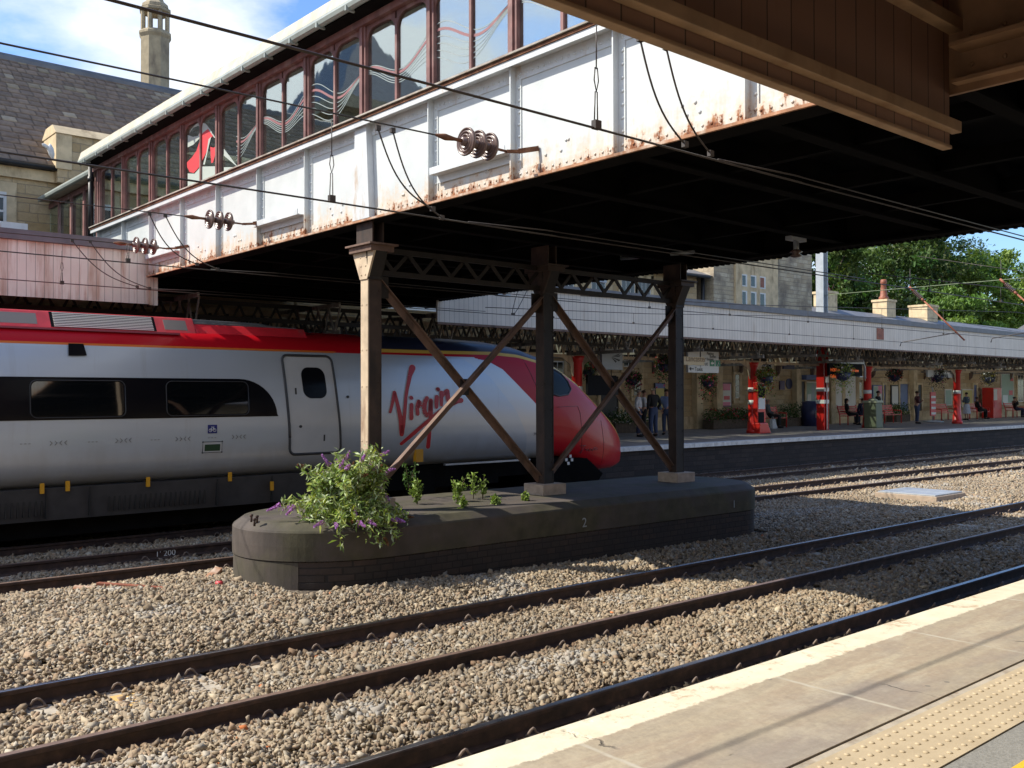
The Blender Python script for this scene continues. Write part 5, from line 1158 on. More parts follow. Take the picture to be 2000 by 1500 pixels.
m.build('resistor_grille', 'louvre_pale', pod); m = MB(); m.prism([(4.5, pod_y(3.49, .004), 3.49), (6.2, pod_y(3.49, .004), 3.49), (6.2, pod_y(3.75, .004), 3.75), (4.5, pod_y(3.75, .004), 3.75)], (0, .006, 0)); m.build('grille_backing', 'sign_black', pod)
for (xa, xb) in ((3.55, 4.35), (6.9 - .35 - .4, 6.9 - .35 - .05)):
    pass
m = MB(); m.prism([(3.5, pod_y(3.53, .006), 3.53), (4.3, pod_y(3.53, .006), 3.53), (4.3, pod_y(3.71, .006), 3.71), (3.5, pod_y(3.71, .006), 3.71)], (0, .01, 0)); m.cut(); m.prism([(6.35, pod_y(3.53, .006), 3.53), (6.75, pod_y(3.53, .006), 3.53), (6.75, pod_y(3.71, .006), 3.71), (6.35, pod_y(3.71, .006), 3.71)], (0, .01, 0)); m.build('roof_hatch', flat('hatch_grey', (.26, .23, .2), .5), pod)
# ================================================================== OVERHEAD LINE
def wire_line(pts, r, name, mat_, label, cat='overhead wire', group='overhead line wires'):
    m = MB(); m.tube(pts, r, 6); return tag(m.build(name, mat_, None), label, cat, group)
TR = [(4.62, 4.235, 'nearest'), (7.80, 4.18, 'second'), (14.2, 4.33, 'third'), (17.35, 4.31, 'farthest')]
def clampm(m, p, s=.035): m.box(p[0] - s, p[0] + s, p[1] - s * .7, p[1] + s * .7, p[2] - s, p[2] + s)
def jumper(a, b, sag, name_lab, r=.012):
    """flexible jumper hanging from the catenary clamp at a to the contact wire at b"""
    a = Vector(a); b = Vector(b); pts = []
    for i in range(15):
        f = i / 14; p_ = a.lerp(b, f); ease = math.sin(f * math.pi) * sag; p_.x -= ease * .5; p_.z -= ease; pts.append(p_)
    m = MB(); m.tube(pts, r, 6); clampm(m, a, .024); clampm(m, b, .024); return tag(m.build('jumper_cable', 'wire'), name_lab, 'jumper cable', 'jumper cables of the overhead line')
for k_, (y, z, nm) in enumerate(TR):
    wire_line([(-14, y, z + .03), (4, y, z), (7, y, z - .01), (14.3, y, z), (40, y + (.15 if k_ % 2 else -.15), z + .05), (100, y, z + .1)], .0085, 'contact_wire', 'wire', nm + ' thin contact wire running straight under the footbridge')
    # catenary: left of the bridge anchored to the girder, right of it sagging away
    if k_ > 0:
        za = {1: 5.02, 2: 5.11, 3: 5.09}[k_]
        wire_line([(-14, y, za + .10), (-6, y, za + .02), (1.8, y, za - .03), (5.85, y, za)], .008, 'catenary_wire', 'wire', nm + ' carrier wire left of the footbridge, ending at its disc insulators')
        t = thing('disc_insulator', (6.1, y, za), {1: 'large string of three brown disc insulators anchored to the white girder', 2: 'string of three brown disc insulators in the middle of the white girder', 3: 'string of three brown disc insulators beside the pink boarding'}[k_], 'insulator', 'insulator strings on the footbridge girder')
        m = MB()
        for i in range(3):
            x = 6.16 + i * .155
            m.cut(); m.lathe([(.02, -.05), (.042, -.045), (.046, .0), (.060, .012), (.066, -.012), (.076, -.012), (.082, .014), (.094, .014), (.100, -.008), (.110, -.008), (.117, .014), (.130, .010), (.137, -.004), (.146, .0), (.150, .016), (.140, .034), (.085, .060), (.045, .072), (.036, .105)], (x, y, za), (1, 0, -.02), 26)
        m.build('porcelain_disc', 'porcelain', t)
        m = MB(); m.tube([(5.78, y, za), (5.9, y, za), (6.02, y, za), (6.12, y, za)], [.014, .036, .020, .020], 8); m.tube([(6.10, y, za), (6.78, y, za - .01)], .014, 6); m.bar((6.72, y, za - .01), (6.95, y - .02, za + .02), .05, .03); m.bar((6.9, y, za + .02), (7.09, y - .12, za + .06), .035, .05); m.build('end_fitting', 'rust', t)
    wire_line([(14.3, y, z + .14), (20, y, z + .30), (36.9, y, z + 1.05), (60, y, z + .55), (100, y, z + 1.0)], .0085, 'catenary_wire', 'wire', nm + ' carrier wire right of the footbridge')
    wire_line([(6.2, y, z + .004), (7.3, y, z + .04), (14.3, y, z + .045)], .007, 'auxiliary_wire', 'wire', nm + ' doubled wire clipped beside the contact wire under the bridge')
    for x in (16.5, 19.5, 23, 27, 31): 
        m = MB(); zc = z + .14 + (np.interp(x, [14.3, 20, 36.9], [0, .16, .91])); m.tube([(x, y, z), (x, y, zc)], .005, 4); clampm(m, (x, y, z + .02), .025)
        tag(m.build('dropper', 'wire'), 'thin short dropper between the ' + nm + ' carrier and contact wires beyond the bridge', 'dropper', 'droppers beyond the bridge')
for (u0, v0, u1, v1, y, lab) in ((738, 250, 845, 408, 7.8, 'left one of two black jumper cables curving down the girder beside the tapered pilaster'), (767, 255, 863, 425, 7.8, 'right one of two black jumper cables curving down the girder beside the tapered pilaster'),
                                 (1250, 75, 1338, 282, 4.75, 'left one of two jumper cables hanging below the near canopy'), (1301, 92, 1388, 300, 4.75, 'right one of two jumper cables hanging below the near canopy'),
                                 (292, 418, 385, 516, 14.2, 'left one of two jumper cables at the far end of the white girder'), (323, 421, 425, 526, 14.2, 'right one of two jumper cables at the far end of the white girder'),
                                 (141, 470, 268, 560, 17.35, 'left one of two jumper cables in front of the pink boarding'), (176, 472, 292, 563, 17.35, 'right one of two jumper cables in front of the pink boarding'),
                                 (1012, 566, 1001, 613, 17.35, 'left of two short jumper cables left of the middle column'), (1030, 566, 1004, 613, 17.35, 'right of two short jumper cables left of the middle column')):
    jumper(at(u0, v0, Y=y), at(u1, v1, Y=y), .13 if u0 != 1250 and u0 != 1301 else .1, lab, .0085)
def dropper(u, v0, v1, y, lab):
    a = at(u, v0, Y=y); b = at(u, v1, Y=y); mid = b.z + (a.z - b.z) * .32; m = MB(); m.tube([a, (b.x, y, mid + .16)], .005, 5); m.tube([(b.x - .012, y, mid + .17), (b.x - .022, y, mid + .08), (b.x, y, mid), (b.x + .022, y, mid + .08), (b.x + .01, y, mid + .17)], .005, 5)
    m.tube([(b.x - .012, y, mid), (b.x - .022, y, b.z)], .005, 5); m.tube([(b.x + .008, y, mid), (b.x + .012, y, b.z)], .005, 5); clampm(m, (b.x, y, b.z), .03); tag(m.build('dropper', 'wire'), lab, 'dropper', 'single droppers of the overhead line')
dropper(1165, 42, 244, 4.62, 'thin dropper with wire loop in front of the white girder right of the insulators'); dropper(648, 232, 388, 7.8, 'thin dropper with wire loop left of the tapered pilaster')
dropper(250, 476, 509, 14.2, 'short dropper in front of the pink boarding'); dropper(121, 490, 552, 17.35, 'dropper against the pink boarding left of the jumper cables')
# red and grey mast on the far platform, headspan wire and struts
mx = at(1606, 700, Y=22.25).x
t = thing('line_mast', (mx, 22.25, FZ), 'broad steel mast, red with white bands under the canopy and grey above it', 'mast')
def hsec(m, z0, z1, w=.36, d=.36):
    m.box(mx - w / 2, mx - w / 2 + .03, 22.25 - d / 2, 22.25 + d / 2, z0, z1); m.box(mx + w / 2 - .03, mx + w / 2, 22.25 - d / 2, 22.25 + d / 2, z0, z1); m.box(mx - w / 2 + .031, mx + w / 2 - .031, 22.25 - .02, 22.25 + .02, z0, z1)
m = MB(); hsec(m, FZ, 4.75); m.build('painted_shaft', 'red_paint', t); m = MB(); hsec(m, 4.752, 11.5); m.build('shaft', 'galv', t)
for zz in (2.0, 2.52):
    m = MB(); m.box(mx - .19, mx + .19, 22.05, 22.45, zz, zz + .16); m.build('white_band', 'white_band', t)
m = MB(); m.tube([(mx - .02, 22.03, FZ + .02), (mx - .02, 22.03, 2.9)], .03, 8); m.box(mx - .12, mx + .08, 22.0, 22.06, 2.9, 3.15); m.build('cable_pipe', 'white_band', t)
wire_line([(mx, 22.1, 6.66), (mx, 10, 6.63), (mx, -3, 6.66)], .014, 'headspan_wire', 'copper_green', 'pale wire spanning across the tracks from the grey mast', 'span wire')
def strut(y0, z0, y1, z1, lab, ya, za):
    t = thing('catenary_strut', (mx, y0, z0), lab, 'strut', 'brown struts on the span wire'); a = Vector((mx, y0, z0)); b = Vector((mx, y1, z1)); d = (b - a).normalized()
    m = MB()
    for i in range(7): m.lathe([(.035, 0), (.085, .02), (.085, .035), (.035, .055)], a + d * (.22 + i * .062), d, 10)
    m.build('insulator', 'porcelain', t)
    m = MB(); m.tube([a - d * .05, a + d * .22], .045, 8); m.tube([a + d * .64, a + d * .8], .05, 8); m.tube([a + d * .8, b], .032, 8); m.build('tube', 'strut_red', t)
    m = MB(); m.tube([a + Vector((0, 0, -.02)), a + Vector((0, 0, .75))], .012, 6); m.build('hanger', 'wire', t)
    m = MB(); m.tube([a + d * (b - a).length * .86, Vector((mx - .5, (y0 + y1) / 2 + 1.2, ya)), Vector((mx - .5, (y0 + y1) / 2 + 1.25, ya - .15))], .018, 6); m.build('register_arm', 'wire', t)
strut(18.33, 6.66, 16.2, 4.45, 'brown strut with ribbed insulator on the span wire, left one', 4.45, 4.3); strut(14.84, 6.64, 12.7, 4.45, 'brown strut with ribbed insulator on the span wire, right one cut by the photo edge', 4.45, 4.3)
wire_line([at(1790, 500, X=mx), at(2100, 545, X=mx)], .012, 'headspan_wire', 'wire', 'dark upper wire against the trees right of the mast', 'span wire')
# ================================================================== FAR PLATFORM FURNITURE
def platform_column(u, lab):
    x = at(u, 760, Y=LY).x; t = thing('canopy_column', (x, LY, FZ), lab, 'column', 'red canopy columns on the far platform')
    m = MB(); m.lathe([(.26, FZ), (.26, FZ + .12), (.22, FZ + .15), (.21, FZ + .45), (.185, FZ + .5), (.18, 1.9), (.17, 3.45), (.20, 3.48), (.21, 3.55), (.26, 3.66)], (x, LY, 0), (0, 0, 1), 16); c = m.build('shaft', 'red_paint', t)
    for zz in (2.0, 2.5) if u < 1600 else (2.42,):
        m = MB(); m.lathe([(.188, zz), (.188, zz + .17)], (x, LY, 0), (0, 0, 1), 16); m.build('white_band', 'white_band', t)
    m = MB(); 
    for s in (-1, 1): m.cut(); m.prism([(x + s * .16, LY - .02, 3.0), (x + s * .2, LY - .02, 3.0), (x + s * .34, LY - .02, 3.4), (x + s * .8, LY - .02, 3.66), (x + s * .16, LY - .02, 3.66)], (0, .04, 0))
    m.build('bracket', 'cream_steel', t)
for u, lab in ((700, 'red canopy column hidden behind the train left of the nose'), (1127, 'red canopy column behind the tip of the train nose'), (1470, 'red canopy column with two white bands beside the red help point'), (1694, 'red canopy column beside the green luggage bin'), (1869, 'red canopy column farthest right, fully sunlit at its foot')): platform_column(u, lab)
# help point
x0, x1 = at(1478, 800, Y=22.0).x, at(1492, 800, Y=22.0).x
t = thing('help_point', ((x0 + x1) / 2, 22.0, FZ), 'bright red help point cabinet with dark panel and white notice', 'help point')
m = MB(); m.prism([(x0 - .02, 21.85, FZ), (x1 + .28, 21.85, FZ), (x1 + .04, 21.85, FZ + .42), (x0 - .02, 21.85, FZ + .42)], (0, .4, 0)); m.box(x0 - .02, x1 + .05, 21.95, 22.15, FZ + .42, 2.88); m.build('cabinet', 'red_paint', t, .03)
m = MB(); m.box(x0 + .03, x1 - .01, 21.935, 21.948, 2.28, 2.8); m.cut(); m.box(x0 + .03, x1 - .08, 21.935, 21.948, 1.1, 1.7); m.build('dark_panel', 'sign_black', t)
m = MB(); m.box(x0 + .03, x1 - .01, 21.935, 21.948, 1.82, 2.26); m.build('notice', 'sign_white', t)
# hanging signs
def board(u0, v0, u1, v1, Y, mat_, name, lab, cat='sign', rod=True, th=.10):
    xa, xb = at(u0, 700, Y=Y).x, at(u1, 700, Y=Y).x; um = (u0 + u1) / 2; za, zb = at(um, v1, Y=Y).z, at(um, v0, Y=Y).z
    t = thing(name, ((xa + xb) / 2, Y, za), lab, cat); m = MB(); m.box(xa, xb, Y, Y + th, za, zb); m.build('panel', mat_, t, .008)
    if rod:
        m = MB()
        for x in (xa + .15 * (xb - xa), xb - .15 * (xb - xa)): m.cut(); m.tube([(x, Y + th / 2, zb), (x, Y + th / 2, 4.5)], .018, 6)
        m.build('hanger', 'black_iron', t)
    return t, xa, xb, za, zb
def sign_text(t, txt, xa, z, Y, size, mat_='text_dark', name='lettering'): return text_mb(txt, size, (xa, Y - .004, z), (1, 0, 0), (0, 0, 1), .003).build(name, mat_, t)
t, xa, xb, za, zb = board(1344, 684, 1404, 728, 21.2, 'sign_white', 'direction_sign', 'white hanging direction board with green exit symbols behind the name board')
sign_text(t, "Way out", xa + .36, za + .26, 21.2, .21); sign_text(t, "Taxis", xa + .36, za + .06, 21.2, .21); sign_text(t, "Passen", xa + 1.05, zb - .16, 21.2, .15); sign_text(t, "lounge", xa + 1.05, zb - .36, 21.2, .15); sign_text(t, "Buffet", xa + 1.22, za + .54, 21.2, .15)
m = MB()
for zz in (za + .33, za + .13): m.bar((xa + .08, 21.194, zz), (xa + .3, 21.194, zz), .008, .035); m.prism([(xa + .05, 21.192, zz), (xa + .15, 21.192, zz + .07), (xa + .15, 21.192, zz - .07)], (0, -.004, 0))
m.build('arrow', 'text_dark', t)
m = MB(); m.box(xa + 1.22, xa + 1.50, 21.19, 21.197, za + .24, za + .46); m.box(xa + 1.56, xa + 1.84, 21.19, 21.197, za + .24, za + .46); gp = m.build('exit_panel', 'sign_green', t)
m = MB(); m.prism([(xa + 1.27, 21.187, za + .35), (xa + 1.36, 21.187, za + .42), (xa + 1.36, 21.187, za + .28)], (0, -.002, 0)); m.bar((xa + 1.36, 21.187, za + .35), (xa + 1.45, 21.187, za + .35), .003, .05); m.tube([(xa + 1.70, 21.187, za + .40), (xa + 1.70, 21.187, za + .33), (xa + 1.66, 21.187, za + .27)], .018, 5); m.build('symbol', 'text_white', gp)
t, xa, xb, za, zb = board(1336, 697, 1376, 713, 20.2, 'sign_tan', 'station_name_board', 'cream hanging station name board reading Lancaster'); sign_text(t, 'Lancaster', xa + .08, za + .12, 20.2, .285, 'sign_brown')
t, xa, xb, za, zb = board(1176, 681, 1216, 722, 21.6, 'sign_grey', 'hanging_sign', 'grey back of hanging sign box with painted leaf shadows, left of the third trestle column')
m = MB()
for (a, b, c) in ((.62, .62, .85), (.60, .55, .9), (.60, .32, .88), (.58, .25, .7)): 
    X0 = xa + (xb - xa) * .45; m.prism([(X0, 21.596, za + (zb - za) * a), (xa + (xb - xa) * c, 21.596, za + (zb - za) * (b + .16)), (xa + (xb - xa) * c * .93, 21.596, za + (zb - za) * (b + .08))], (0, -.003, 0))
m.build('painted_shadow', 'text_dark', t)  # leaf shadows painted on the sign as flat dark shapes
t, xa, xb, za, zb = board(1148, 733, 1204, 772, 21.9, 'sign_black', 'kiosk_screen', 'black hanging screen behind the crossed braces above the train nose', 'screen'); 
t, xa, xb, za, zb = board(1138, 687, 1168, 708, 26.9, 'sign_brown', 'shop_sign', 'brown wall sign with pale lettering behind the left crossed brace', rod=False, th=.07); sign_text(t, 'Passengers w', xa + .12, za + .3, 26.9, .3, 'sign_tan')
t, xa, xb, za, zb = board(1516, 691, 1536, 714, 23.6, 'sign_tan', 'platform_number_sign', 'cream hanging sign with a black number 3'); sign_text(t, '3', xa + .22, za + .22, 23.6, .70)
t, xa, xb, za, zb = board(1531, 706, 1552, 721, 23.9, 'plaque_blue', 'seat_sign', 'dark blue angular sign beside the platform number')
t, xa, xb, za, zb = board(1619, 710, 1684, 734, 21.0, 'sign_black', 'departure_board', 'black electronic departure board with orange text and steel hood', 'departure board', rod=False)
m = MB(); m.box(xa - .1, xb + .1, 20.95, 21.2, zb, zb + .14); m.tube([(xb + .1, 21.05, zb + .1), (xb + .3, 21.05, zb - .1), (xb + .32, 21.05, za - .1)], .05, 8); m.tube([((xa + xb) / 2, 21.1, zb + .1), ((xa + xb) / 2, 21.1, 4.5)], .05, 8); m.box(xb - .25, xb + .02, 20.98, 21.11, za - .04, za); m.build('hood', 'galv', t)
sign_text(t, '14:38 Lon', xa + .08, zb - .34, 21.0, .19, 'led', 'display_text'); sign_text(t, 'Calling at', xa + .08, zb - .60, 21.0, .19, 'led', 'display_text'); sign_text(t, 'On time', xb - .95, zb - .34, 21.0, .19, 'led', 'display_text')
t, xa, xb, za, zb = board(1812, 716, 1865, 737, 22.4, 'sign_white', 'destination_sign', 'white hanging destination sign with three lines of text'); sign_text(t, 'London Euston', xa + .95, zb - .27, 22.4, .26); sign_text(t, 'Barrow', xa + 1.5, zb - .58, 22.4, .24); sign_text(t, 'Carlisle', xa + 1.5, za + .06, 22.4, .24)
t, xa, xb, za, zb = board(1876, 718, 1895, 728, 22.6, 'sign_tan', 'small_sign', 'small cream hanging sign right of the last red column'); sign_text(t, 'Waiting room', xa + .1, za + .14, 22.6, .2)
# posters, notices, plaques on the wall
def poster(u0, v0, u1, v1, lab, face, frame='poster_frame', fw=.07, bands=(), name='poster', cat='poster', z_over=None):
    xa, xb, za, zb = wrect(u0, v0, u1, v1); t = thing(name, ((xa + xb) / 2, WY, za), lab, cat); Yw = WY - .02
    m = MB(); m.box(xa, xb, Yw - .06, Yw, za, zb); m.build('frame', frame, t); m = MB(); m.box(xa + fw, xb - fw, Yw - .066, Yw - .061, za + fw, zb - fw); f = m.build('sheet', face, t)
    for (a, b, c, d, mt) in bands:
        m = MB(); m.box(xa + (xb - xa) * a, xa + (xb - xa) * b, Yw - .071, Yw - .067, za + (zb - za) * c, za + (zb - za) * d); m.build('print', mt, f)
    return t
poster(1405, 747, 1426, 795, 'tall pink and cream poster in dark red frame between the planter and the help point', 'poster_pale', bands=((.14, .86, .68, .94, 'poster_pink'), (.14, .86, .06, .2, 'poster_pink'), (.25, .8, .3, .45, 'sticker_red')))
poster(1521, 744, 1530, 761, 'small purple plaque on the wall beside the oval one', 'plaque_purple', 'plaque_purple', name='plaque', cat='plaque')
xa, xb, za, zb = wrect(1534, 739, 1546, 760); t = thing('oval_plaque', ((xa + xb) / 2, WY, za), 'dark blue oval plaque on the stone wall under the number sign', 'plaque'); m = MB(); m.prism([((xa + xb) / 2 + (xb - xa) / 2 * math.cos(a), WY - .001, (za + zb) / 2 + (zb - za) / 2 * math.sin(a)) for a in np.linspace(0, 2 * math.pi, 21)[:-1]], (0, -.04, 0)); m.build('plate', 'plaque_blue', t)
poster(1571, 745, 1599, 790, 'wide glazed notice case with pale frame behind the mast', 'poster_green', 'frame_white', bands=((.1, .35, .1, .45, 'poster_pale'), (.4, .6, .2, .9, 'sign_grey'), (.75, .95, .4, .9, 'poster_yellow')), name='notice_case', cat='notice case')
poster(1738, 752, 1752, 792, 'white timetable in black frame left of the blue door', 'poster_pale', 'text_dark', name='timetable', cat='timetable')
poster(1702, 752, 1720, 786, 'colourful poster with red panel behind the standing woman', 'poster_pale', 'blue_paint', bands=((.1, .5, .2, .9, 'poster_green'), (.55, .95, .5, .95, 'poster_pink')))
poster(1776, 760, 1788, 786, 'dark brown panel left of the man on the phone', 'sign_brown', 'sign_brown', name='wall_panel', cat='panel')
poster(1843, 760, 1856, 792, 'narrow pale green poster left of the last red column', 'poster_green', 'poster_pale')
poster(1876, 760, 1897, 795, 'yellow map poster behind the woman in the white skirt', 'poster_yellow', 'poster_pale')
poster(1916, 760, 1929, 800, 'narrow green poster behind the seated man on the right', 'poster_green', 'poster_pale')
poster(1953, 729, 1977, 790, 'tall green framed poster near the right edge', 'poster_green', 'poster_pale', bands=((.6, .9, .3, .45, 'sticker_red'), (.7, .95, .75, .85, 'sticker_red'), (.1, .5, .05, .3, 'sign_white')))
poster(1276, 748, 1296, 800, 'map case with blue header behind the man in black', 'poster_yellow', 'text_dark', bands=((.05, .95, .8, .98, 'poster_blue'),), name='map_case', cat='map case')
# freestanding red and white post sign, vending cabinet, bins
x0 = at(1822, 800, Y=24.5).x; t = thing('banner_stand', (x0, 24.5, FZ), 'red and white panel stand on a round grey base beside the benches', 'stand'); m = MB(); m.box(x0 - .30, x0 + .30, 24.47, 24.53, FZ + .35, FZ + 1.65); m.build('panel', 'sticker_red', t)
m = MB()
for j in range(4): m.box(x0 - .25, x0 + .25, 24.455, 24.466, FZ + .42 + j * .3, FZ + .54 + j * .3)
m.build('print', 'sign_white', t); m = MB(); m.lathe([(.55, FZ), (.55, FZ + .05), (.1, FZ + .12)], (x0, 24.5, 0), (0, 0, 1), 16); m.tube([(x0, 24.5, FZ + .1), (x0, 24.5, FZ + 1.9)], .03, 6); m.build('base', 'galv', t)
x0 = at(1941, 800, Y=26.2).x; t = thing('vending_machine', (x0, 26.2, FZ), 'red vending cabinet with lit panels against the wall at the right', 'vending machine'); m = MB(); m.box(x0 - .55, x0 + .75, 26.0, 26.7, FZ, FZ + 1.95); m.build('cabinet', 'red_paint', t, .02); m = MB(); m.box(x0 - .5, x0 + .0, 25.98, 25.996, FZ + 1.15, FZ + 1.85); m.build('front', 'poster_pale', t); m = MB(); m.box(x0 - .45, x0 - .05, 25.98, 25.996, FZ + .65, FZ + 1.1); m.build('panel', 'sticker_red', t)
xc = at(1706, 820, Y=22.0).x; t = thing('luggage_bin', (xc, 22.0, FZ), 'olive green litter bin with pale sunlit side in front of the red column', 'bin')
m = MB(); m.prism([(xc - .30, 21.7, FZ), (xc + .32, 21.7, FZ), (xc + .26, 21.72, FZ + 1.15), (xc - .30, 21.72, FZ + 1.15)], (0, .6, 0)); m.build('body', 'bin_green', t, .03); m = MB(); m.box(xc - .33, xc + .29, 21.66, 22.36, FZ + 1.15, FZ + 1.25); m.ball((xc - .05, 22.0, FZ + 1.26), .22, 8, 5, (1.1, 1, .45)); m.build('lid', 'bin_sack', t, .02)
# round tub bin by the notice case
xc = at(1583, 820, Y=25.6).x; t = thing('litter_bin', (xc, 25.6, FZ), 'dark blue round litter bin behind the mast', 'bin'); m = MB(); m.lathe([(.42, FZ), (.46, FZ + .95), (.40, FZ + 1.0), (.40, FZ + 1.15), (.2, FZ + 1.22)], (xc, 25.6, 0), (0, 0, 1), 14); m.build('body', 'plaque_blue', t); m = MB(); m.box(xc - .2, xc + .2, 25.13, 25.2, FZ + .4, FZ + .75); m.build('label_plate', 'poster_pale', t)
# benches
def bench(x, y, n, lab):
    t = thing('bench', (x, y, FZ), lab, 'bench', 'red metal platform benches'); w = n * .62; m = MB()
    for i in range(5): m.box(x - w / 2, x + w / 2, y - .22 + i * .1, y - .15 + i * .1, FZ + .43, FZ + .46)
    m.build('seat', 'red_paint', t); m = MB()
    for i in range(4): m.bar((x - w / 2, y + .26 + i * .035, FZ + .55 + i * .12), (x + w / 2, y + .26 + i * .035, FZ + .55 + i * .12), .025, .085)
    m.build('backrest', 'red_paint', t)
    for s in (-1, 1):
        m = MB(); xx = x + s * (w / 2 - .03); m.tube([(xx, y - .2, FZ), (xx, y - .2, FZ + .45), (xx, y - .2, FZ + .66), (xx, y + .22, FZ + .68)], .03, 6); m.tube([(xx, y + .24, FZ), (xx, y + .24, FZ + .46), (xx, y + .4, FZ + .98)], .03, 6); m.build('leg_frame', 'red_paint', t)
def bat(u, Y): return at(u, 800, Y=Y).x
bench(bat(1507, 25.4), 25.4, 3, 'red bench with a seated old man behind the help point'); bench(bat(1667, 25.2), 25.2, 3, 'red bench with two people seated below the pale windows'); bench(bat(1737, 25.2), 25.2, 3, 'empty red bench by the planter left of the blue door')
bench(bat(1846, 25.6), 25.6, 3, 'empty red bench left of the last red column'); bench(bat(1914, 25.8), 25.8, 3, 'red bench with a seated man in dark clothes on the right'); bench(bat(1983, 25.8), 25.8, 3, 'red bench at the right edge of the photo with a reclining person')
# ================================================================== PEOPLE
def skinned(chains, name, mat_, parent, levels=1, sub=True):
    """one continuous surface grown round joint chains: {name: (pos, radius)} + edges"""
    joints, edges, root = chains; me = bpy.data.meshes.new(name); names = list(joints); ix = {n_: i for i, n_ in enumerate(names)}
    off = wloc(parent); me.from_pydata([Vector(joints[n_][0]) - off for n_ in names], [(ix[a], ix[b]) for a, b in edges], [])
    o = bpy.data.objects.new(name, me); COL.objects.link(o); md = o.modifiers.new('s', 'SKIN'); md.use_smooth_shade = True
    for i, n_ in enumerate(names):
        r = joints[n_][1]; r = r if isinstance(r, tuple) else (r, r); me.skin_vertices[0].data[i].radius = r; me.skin_vertices[0].data[i].use_root = (n_ == root)
    if levels: ms = o.modifiers.new('u', 'SUBSURF'); ms.levels = levels; ms.render_levels = levels
    bpy.context.view_layer.update(); ev = o.evaluated_get(bpy.context.evaluated_depsgraph_get()); m2 = bpy.data.meshes.new_from_object(ev); o.modifiers.clear(); o.data = m2; bpy.data.meshes.remove(me)
    m2.materials.clear(); m2.materials.append(MATS[mat_]); o.parent = parent
    for p_ in m2.polygons: p_.use_smooth = True
    return o
